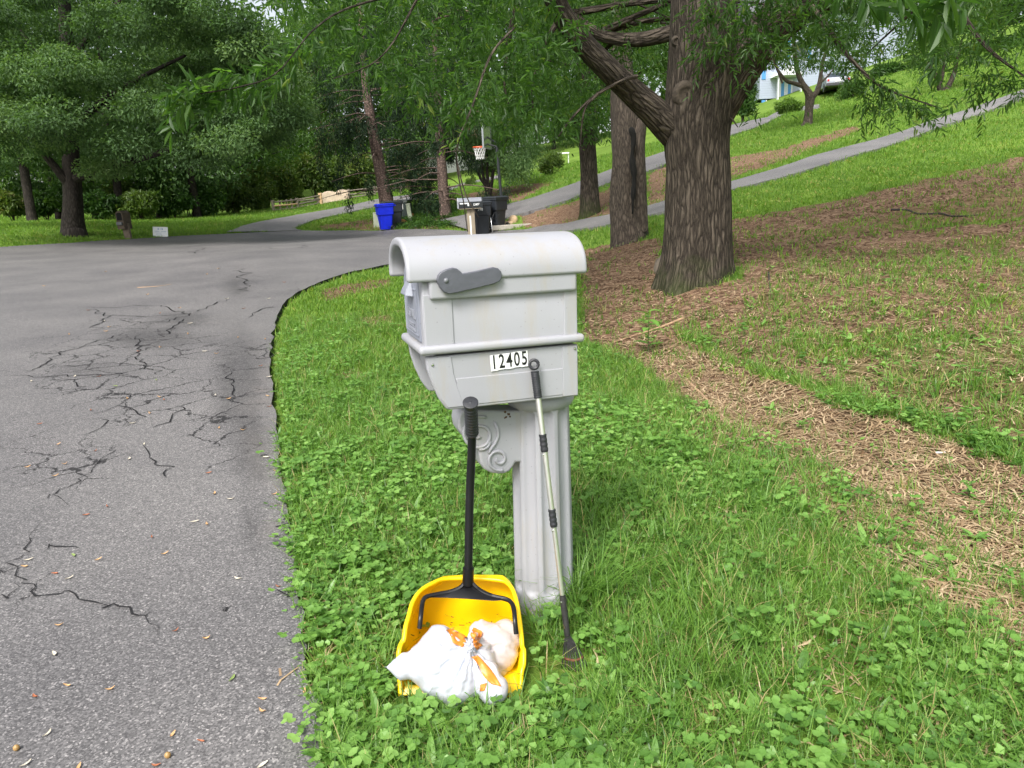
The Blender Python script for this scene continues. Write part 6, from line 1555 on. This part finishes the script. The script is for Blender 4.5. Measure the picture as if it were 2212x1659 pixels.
# ------------------------------------------------------------------ rail fence and gate
z5 = lambda x, y: (576 + x * .1612, 356.6 + y * .1612)
Yf = 58
M['old_wood'] = plain('old_wood', (.20, .17, .13), .85, .25, 3); M['new_wood'] = plain('new_wood', (.62, .40, .22), .7, .12, 3); M['picket'] = plain('picket', (.78, .62, .48), .7, .1, 3)
def fp(x, y, dY=0):
    q = z5(x, y); return at(*q, 48.6 + 4.3 * min(1.2, (q[0] - 592) / 208) + dY)
def fence(label, posts, rails, cat='fence'):
    b = fp(*posts[0][:2]); root = thing('rail_fence', label, cat, b)
    for x, y0, y1, r, mm in posts:
        a = fp(x, y0); t = fp(x, y1); a[2] = min(a[2], float(Z(a[0], a[1])) - .05); m = MB(); m.box(a[0] - r, a[0] + r, a[1] - r, a[1] + r, a[2], t[2]); m.build('post', M[mm], root, bevel=.02)
    for x0, y0, x1, y1, mm in rails:
        m = MB(); m.tube([fp(x0, y0, -.02), fp((x0 + x1) / 2, (y0 + y1) / 2 + 1.5, -.03), fp(x1, y1, -.02)], .055, 6); m.build('rail', M[mm], root, smooth=True)
fence('weathered split rail fence with one new orange rail left of the picket gate',
      [(97, 625, 470, .09, 'old_wood'), (190, 618, 470, .06, 'old_wood'), (280, 605, 460, .06, 'old_wood'), (345, 595, 450, .06, 'old_wood'), (420, 578, 440, .09, 'old_wood'), (690, 510, 430, .07, 'old_wood')],
      [(97, 497, 420, 465, 'old_wood'), (97, 547, 420, 518, 'new_wood'), (110, 602, 420, 570, 'old_wood'), (420, 462, 728, 405, 'old_wood'), (420, 478, 728, 452, 'old_wood'), (430, 522, 728, 458, 'old_wood'), (430, 560, 728, 505, 'old_wood')])
fence('weathered split rail fence running uphill right of the picket gate', [(1108, 460, 322, .09, 'old_wood'), (1300, 420, 378, .05, 'old_wood'), (1450, 400, 280, .09, 'old_wood'), (1800, 350, 225, .09, 'old_wood')],
      [(1108, 345, 1450, 300, 'old_wood'), (1108, 395, 1450, 362, 'old_wood'), (1108, 435, 1450, 385, 'old_wood'), (1450, 300, 1800, 240, 'old_wood'), (1450, 362, 1800, 300, 'old_wood')])
gate = thing('picket_gate', 'new pale wood double picket gate with arched tops in the rail fence', 'gate', fp(915, 495))
a = fp(728, 515); t = fp(728, 373); m = MB(); m.box(a[0] - .11, a[0] + .11, a[1] - .11, a[1] + .11, min(a[2], float(Z(a[0], a[1]))) - .05, t[2]); m.build('gate_post', M['new_wood'], gate, bevel=.02)
for x0, x1 in ((745, 930), (938, 1095)):
    m = MB()
    for k in range(11):
        u = k / 10; x = x0 + (x1 - x0) * u; yb = 515 - (x - 735) * .15; yt = 385 - (x - 735) * .12 - 24 * math.sin(PI * u); a = fp(x, yb, -.02); t = fp(x, yt, -.02)
        m.box(a[0] - .045, a[0] + .045, a[1] - .05, a[1] - .02, a[2], t[2])
    for y_ in (410, 485): m.tube([fp(x0, y_ - (x0 - 735) * .13, .04), fp(x1, y_ - (x1 - 735) * .13, .04)], .05, 4)
    m.build('gate_leaf', M['picket'], gate)

# ------------------------------------------------------------------ wheeled bins
def bin_(label, px, Y, mat, yaw, lidopen=0, group=None, dark='black'):
    d = ray(px, 490); x = d[0] / d[1] * Y; zb = float(Z(x, Y)) + .07; Mb = rotm((x, Y, zb), yaw)
    root = thing('wheeled_bin', label, 'bin', (x, Y, zb), group)
    def ring_(w, dpt, z, ch): return [(-w, -dpt + ch, z), (-w + ch, -dpt, z), (w - ch, -dpt, z), (w, -dpt + ch, z), (w, dpt - ch, z), (w - ch, dpt, z), (-w + ch, dpt, z), (-w, dpt - ch, z)]
    rows = [ring_(.21, .24, .02, .05), ring_(.225, .26, .25, .05), ring_(.25, .30, .60, .05), ring_(.25, .30, .62, .03), ring_(.285, .33, .64, .03), ring_(.295, .345, .98, .04), ring_(.32, .375, .985, .04), ring_(.32, .375, 1.05, .04)]
    V = [p for r in rows for p in r]; F = [(i * 8 + k, i * 8 + (k + 1) % 8, (i + 1) * 8 + (k + 1) % 8, (i + 1) * 8 + k) for i in range(len(rows) - 1) for k in range(8)] + [tuple(range(8))[::-1]]
    m = MB(); m.add(V, F); m.build('body', mat, root, smooth=25, bevel=.008, xform=Mb)
    m = MB(); V = ring_(.335, .39, 1.053, .05) + ring_(.335, .39, 1.085, .05) + ring_(.27, .31, 1.115, .05); m.add(V, [(i * 8 + k, i * 8 + (k + 1) % 8, (i + 1) * 8 + (k + 1) % 8, (i + 1) * 8 + k) for i in range(2) for k in range(8)] + [tuple(range(8))[::-1], tuple(range(16, 24))]); m.build('lid', mat, root, smooth=25, bevel=.008, xform=Mb)
    m = MB(); m.tube([(-.25, .35, .97), (-.25, .44, 1.02), (.25, .44, 1.02), (.25, .35, .97)], .018, 8); m.build('handle', mat, root, smooth=40, xform=Mb)
    for s in (-1, 1):
        Mw = Mb @ frame((s * .29, .26, .13 - .065), (0, 1, 0), (0, 0, 1), (1, 0, 0))
        m = MB(); m.lathe([(.055, -.03), (.12, -.035), (.135, -.02), (.135, .02), (.12, .035), (.055, .03)], 22, Mw); w_ = m.build('wheel', M['black'], root, smooth=40)
        m = MB()
        for q in range(5): a = q * 2 * PI / 5; m.tube([(0, 0, .038 * s), (.09 * math.cos(a), .09 * math.sin(a), .038 * s)], .010, 5)
        m.build('hub', M['hub'], w_, xform=Mw)
    return root, Mb
M['hub'] = plain('hub', (.10, .10, .11), .5); M['bin_blue'] = plain('bin_blue', (.004, .020, .62), .42, .12, 4); M['bin_black'] = plain('bin_black', (.022, .026, .032), .45, .2, 4)
rb, Mb = bin_('bright blue wheeled recycling bin at the far kerb in front of the spruce', 834, 32.3, M['bin_blue'], rad(-68))
m = MB(); m.box(-.06, .02, -.2755, -.27, .44, .47); 
m.build('label_sticker', M['white'], rb, xform=Mb)
bin_('black wheeled bin standing behind the blue recycling bin', 855, 33.3, M['bin_black'], rad(-75))
rb, Mb = bin_('dark grey wheeled bin pressed against the wooden post of the black mailbox', 1040, 25.9, M['bin_black'], rad(20))
place_text('lettering', '248', .13, Mb @ frame((-.12, -.350, .84), (1, 0, 0), (0, .12, .99), (0, -1, .12)), M['white'], rb, .004, .002)
rb2, Mb2 = bin_('black wheeled bin at the right beside the basketball pole', 1073, 26.4, M['bin_black'], rad(-38))
m = MB(); c0_ = at(1060, 452, 25.4); m.tube([at(1060, 470, 25.3), at(1064, 500, 25.3), at(1066, 520, 25.35)], .012, 8); o = m.build('metal_rod', M['steel'], smooth=True); tag(o, 'thin grey metal rod leaning against the two dark bins', 'rod')
m = MB(); m.tube(curve_pts([at(1045, 440, 25.2), at(1052, 458, 25.15), at(1062, 470, 25.1), at(1072, 472, 25.15), at(1078, 462, 25.3), at(1068, 460, 25.2), at(1064, 478, 25.1), at(1078, 486, 25.1), at(1090, 482, 25.3)], 50), .012, 6); tag(m.build('cable', M['black'], smooth=True), 'loose black cable looped over the dark bins', 'cable')

# ------------------------------------------------------------------ black mailbox on a wooden post
Ym = 25.2; pb = at(1016, 505, Ym); zb = float(Z(pb[0], Ym)); mail2 = thing('mailbox', 'black arched metal mailbox with silver top numbered 12407 on a plank post', 'mailbox', (pb[0], Ym, zb))
M['plank'] = plain('plank', (.27, .225, .16), .8, .15, 4); M['box_black'] = plain('box_black', (.022, .025, .028), .35, .15)
cx2 = at(1015, 437, Ym); zt2 = cx2[2] - .22
Mm = rotm((cx2[0], Ym, zt2), rad(8))
m = MB(); m.box(-.13, .0, -.06, .06, zb - zt2 - .05, 0); m.box(.004, .13, -.06, .06, zb - zt2 - .05, 0); m.build('post', M['plank'], mail2, bevel=.01, xform=Mm)
m = MB(); m.box(-.05, .0, -.066, -.0605, zb - zt2 + .12, -.22); m.build('reflector_strip', M['white'], mail2, xform=Mm)
m = MB(); m.box(-.40, .36, -.16, .16, .001, .03); m.build('shelf', M['plank'], mail2, bevel=.006, xform=Mm)
arch = [(-.17, .03), (.17, .03), (.17, .22)] + [(.17 * math.cos(t), .22 + .15 * math.sin(t)) for t in np.linspace(.2, PI - .2, 12)] + [(-.17, .22)]
m = MB(); m.prism(arch, lambda a, b, d: (d, a, b), -.40, .42); m.build('body', M['box_black'], mail2, smooth=30, bevel=.008, xform=Mm)
m = MB(); top_ = [(.1745 * math.cos(t), .22 + .1545 * math.sin(t)) for t in np.linspace(.12, PI - .12, 14)]; bot_ = [(.171 * math.cos(t), .22 + .151 * math.sin(t)) for t in np.linspace(PI - .12, .12, 14)]
m.prism(top_ + bot_, lambda a, b, d: (d, a, b), -.40, .38); m.build('top_sheet', plain('silver', (.20, .21, .24), .4, .08), mail2, smooth=30, xform=Mm)
m = MB(); m.prism([(a * 1.04, .03 + (b - .03) * 1.02) for a, b in arch], lambda a, b, d: (d, a, b), -.425, -.402); m.build('door', plain('silver2', (.42, .43, .46), .4, .08), mail2, smooth=30, bevel=.006, xform=Mm)
m = MB(); m.box(-.36, -.06, -.178, -.1705, .17, .21); m.box(-.10, -.05, -.178, -.1705, .10, .17); m.build('flag', M['white'], mail2, xform=Mm)
place_text('digit', '12407', .10, Mm @ frame((.19, -.174, .14), (1, 0, 0), (.2, 0, 1), (0, -1, 0)), M['white'], mail2, .004, .002, .85)

# wooden mailbox and yard sign across the road
pl_ = Gd(278, 517); wm = thing('wooden_mailbox', 'brown wooden mailbox with an arched open front at the far left kerb', 'mailbox', pl_)
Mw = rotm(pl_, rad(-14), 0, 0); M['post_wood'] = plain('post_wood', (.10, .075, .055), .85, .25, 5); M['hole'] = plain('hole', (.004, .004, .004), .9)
m = MB(); m.prism([(-.12, -.05), (.14, -.05), (.16, .62), (-.16, .62)], lambda a, b, d: (a - b * .06, d, b), -.05, .05); m.build('post', plain('post_wood2', (.17, .13, .10), .85, .25, 5), wm, bevel=.01, xform=Mw)
ar2 = [(-.16, .40), (.16, .40), (.165, .95)] + [(.165 * math.cos(t), .95 + .15 * math.sin(t)) for t in np.linspace(.2, PI - .2, 10)] + [(-.165, .95)]
m = MB(); m.prism(ar2, lambda a, b, d: (a - .06, d, b), -.22, .2); m.build('body', M['post_wood'], wm, smooth=30, bevel=.01, xform=Mw)
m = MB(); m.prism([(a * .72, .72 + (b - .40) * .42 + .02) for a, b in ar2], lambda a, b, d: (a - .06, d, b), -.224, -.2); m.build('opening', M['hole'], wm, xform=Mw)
m = MB(); m.box(-.18, .06, -.30, -.225, .56, .68); m.build('door', plain('grey_flap', (.14, .14, .15), .5), wm, bevel=.01, xform=Mw)
sp_ = Gd(347, 513); sg = thing('yard_sign', 'small white yard sign with blue emblem and lines of text leaning at the far kerb', 'sign', sp_)
Ms = rotm(sp_, rad(6), rad(5), rad(-6)) ; M['sign_white'] = plain('sign_white', (.78, .80, .83), .4, .03); M['sign_blue'] = plain('sign_blue', (.05, .20, .48), .5); M['sign_grey'] = plain('sign_grey', (.25, .33, .45), .5)
m = MB(); m.box(-.29, .29, -.004, .004, .03, .42); pn = m.build('panel', M['sign_white'], sg, bevel=.002, xform=Ms)
for x_ in (-.2, .2):
    m = MB(); m.tube([(x_, .006, -.12), (x_, .008, .40)], .004, 6); m.build('stake', M['steel'], sg, xform=Ms)
m = MB()
for x_, h_s in ((-.095, .035), (-.078, .055), (-.062, .04), (-.01, .02), (.012, .026), (.034, .022), (.062, .05), (.08, .06), (.097, .035)): m.box(x_ - .006, x_ + .007, -.0062, -.0045, .335 - h_s / 2, .335 + h_s / 2)
m.build('emblem', M['sign_blue'], pn, xform=Ms)
m = MB()
for z_, x0, x1, th_l in ((.245, -.22, -.05, .026), (.245, -.02, .0, .026), (.245, .04, .22, .026), (.185, -.22, .09, .014), (.185, .12, .23, .012), (.150, -.16, .04, .010), (.122, -.18, .06, .012)):
    x_ = x0
    while x_ < x1:
        w_ = random.uniform(.008, .02) * (th_l / .02 * .6 + .5); m.box(x_, min(x1, x_ + w_), -.0060, -.0045, z_ - th_l / 2, z_ + th_l / 2 * random.uniform(.6, 1)); x_ += w_ + .005
m.build('lettering', M['sign_grey'], pn, xform=Ms)

# ------------------------------------------------------------------ utility box, pedestals, drain, stones
ub = at(858, 484, 36.0); zb = float(Z(ub[0], 36.0)); ut = thing('utility_box', 'dark green metal utility box with sloping lid and white notice behind the bins', 'utility box', (ub[0], 36, zb)); Mu = rotm((ub[0] + .05, 36, zb), rad(-8))
M['util'] = plain('util', (.030, .045, .042), .5, .1, 3)
m = MB(); m.box(-.62, .62, -.45, .5, -.05, .84); m.build('cabinet', M['util'], ut, bevel=.02, xform=Mu)
m = MB(); m.prism([(-.5, .845), (.55, .845), (.55, .97), (-.42, .93)], lambda a, b, d: (d, a, b), -.66, .66); m.build('lid', plain('util_lid', (.05, .06, .055), .5, .1), ut, bevel=.015, xform=Mu)
m = MB(); m.box(.18, .44, -.458, -.4515, .52, .78); m.build('notice', M['white'], ut, xform=Mu)
m = MB(); m.box(-.56, -.28, -.458, -.4515, .76, .83); m.build('warning_strip', plain('warning', (.55, .30, .08), .5), ut, xform=Mu)
M['ped'] = plain('ped', (.36, .40, .30), .5, .08)
for px, Y, r, h, lean, lab in ((815, 34.6, .17, .66, .04, 'squat pale green telephone pedestal left of the blue bin'), (888, 35.0, .10, .80, -.10, 'slim leaning pale green cable pedestal right of the utility box')):
    d = ray(px, 480); x = d[0] / d[1] * Y; zb = float(Z(x, Y)); ro_ = thing('pedestal', lab, 'pedestal', (x, Y, zb)); Mp = rotm((x, Y, zb), 0, lean)
    m = MB(); m.box(-r, r, -r * .8, r * .8, -.05, h * .9); m.build('housing', M['ped'], ro_, bevel=.02, xform=Mp)
    m = MB(); m.box(-r * 1.06, r * 1.06, -r * .86, r * .86, h * .9 + .002, h); m.build('cap', M['ped'], ro_, bevel=.03, seg=3, xform=Mp)
def stone(px, py, r, mat, label, sq=(1, 1, .75)):
    p = Gd(px, py); bm = bmesh.new(); bmesh.ops.create_icosphere(bm, subdivisions=3, radius=1)
    for v in bm.verts:
        n_ = float(fbm(np.array([v.co.x * 1.3 + px]), np.array([v.co.y * 1.3 + v.co.z]), 3)[0]); v.co = Vector((p[0] + v.co.x * r * sq[0] * (.6 + n_), p[1] + v.co.y * r * sq[1] * (.6 + n_), p[2] + r * .45 + v.co.z * r * sq[2] * (.6 + n_)))
    me = bpy.data.meshes.new('stone'); bm.to_mesh(me); bm.free(); tag(link('stone', me, mat, smooth=True), label, 'stone')
M['st_tan'] = plain('st_tan', (.50, .36, .22), .85, .2, 6, bump=.4, bscale=12); M['st_or'] = plain('st_or', (.52, .24, .08), .85, .25, 6, bump=.4, bscale=12)
stone(1109, 480, .16, M['st_tan'], 'rounded tan stone standing by the drain right of the bins', (.9, .9, 1.15)); stone(1097, 486, .12, M['st_tan'], 'low tan stone lying against the dark bins', (1.5, .9, .7))
stone(869, 487, .22, M['st_or'], 'orange-brown stone in the ivy right of the blue bin', (1.2, .9, .75)); stone(888, 470, .18, M['st_or'], 'small rusty stone near the leaning pedestal', (1, .9, .7))
dr = Gd(1112, 492); m = MB(); m.box(-.85, .65, -.10, .10, -.05, .12); m.box(-.85, .65, .12, .5, -.05, .03); tag(m.build('drain_kerb', plain('drain', (.36, .33, .28), .85, .15), bevel=.02, xform=rotm(dr, rad(10))), 'low concrete drain edging between the driveway and the tan stones', 'drain')
stone(1432, 588, .17, plain('st_grey', (.16, .13, .10), .9, .25, 6, bump=.5), 'brown block of old wood at the left of the oak roots', (.8, .8, .9))
d = ray(1216, 330); wb_ = at(1216, 333, 58); zb = float(Z(wb_[0], 58)); tb = thing('garden_table', 'small white flat-topped garden table at the edge of the far lawn', 'table', (wb_[0], 58, zb))
zt = wb_[2]; zt = max(zt, zb + .7)
m = MB(); m.box(wb_[0] - .45, wb_[0] + .45, 57.6, 58.4, zt, zt + .10); m.build('tabletop', M['white'], tb, bevel=.02)
for sx_, sy_ in ((-.4, -.3), (.4, -.3), (-.4, .3), (.4, .3)):
    m = MB(); m.tube([(wb_[0] + sx_, 58 + sy_, zb - .05), (wb_[0] + sx_, 58 + sy_, zt - .002)], .02, 8); m.build('leg', M['white'], tb)

# ------------------------------------------------------------------ basketball hoop
Yb = 27.4; pbase = at(1088.5, 505, Yb); zb = float(Z(pbase[0], Yb)); hoop = thing('basketball_hoop', 'basketball hoop with orange rim and black pole by the driveway behind the bins', 'basketball hoop', (pbase[0], Yb, zb))
ptop = at(1073, 318, Yb)
m = MB(); m.tube([np.array([pbase[0] + .02, Yb, zb - .05]), at(1085, 447, Yb), at(1077, 365, Yb), ptop], .055, 12); m.build('pole', M['box_black'], hoop, smooth=40)
bd = at(1051, 296, Yb); bx = bd[0]
Mh = rotm((bx, Yb, bd[2]), rad(79)); 
m = MB(); m.box(-.62, .62, -.02, .02, -.36, .36); m.build('backboard', plain('acrylic', (.13, .155, .15), .2, .08), hoop, bevel=.01, xform=Mh)
m = MB()
for a0_, b0_, a1_, b1_ in ((-.66, -.40, .66, -.361), (-.66, .361, .66, .40), (-.66, -.36, -.621, .36), (.621, -.36, .66, .36)): m.box(a0_, a1_, -.03, .03, b0_, b1_)
m.build('board_frame', plain('frame_grey', (.22, .24, .25), .4), hoop, xform=Mh)
m = MB(); m.box(-.24, .24, .0205, .026, -.24, .16); m.build('target_square', M['white'], hoop, xform=Mh)
m = MB(); m.tube([(0, -.02, .0), (.1, -.3, -.2)], .03, 6); m.tube([(0, -.02, -.25), (.05, -.35, -.35)], .03, 6); m.build('bracket', M['box_black'], hoop, xform=Mh)
rcx = at(1036, 318, Yb); rcx[1] = Yb - .05; m = MB(); rg = [rcx + .235 * np.array([math.cos(t), math.sin(t), 0]) for t in np.linspace(0, 2 * PI, 33)]
m.tube(rg, .02, 8, cap=False); e_ = rcx + np.array([.23, 0, 0]); m.tube([e_, np.array([bx, Yb, rcx[2] + .02])], .03, 6); m.tube([e_ + [-.03, .1, 0], np.array([bx, Yb + .08, rcx[2]])], .02, 6)
m.build('rim', plain('rim', (.62, .10, .025), .4), hoop, smooth=40)
m = MB()
for k in range(12):
    a0_ = 2 * PI * k / 12
    for sgn in (1, -1):
        pts = [rcx + np.array([r * math.cos(a0_ + sgn * u * 1.05), r * math.sin(a0_ + sgn * u * 1.05), -.42 * u]) for u, r in ((0, .23), (.33, .19), (.66, .155), (1, .14))]
        m.tube(pts, .007, 4)
m.build('net', M['white'], hoop)
bpy.context.view_layer.update()
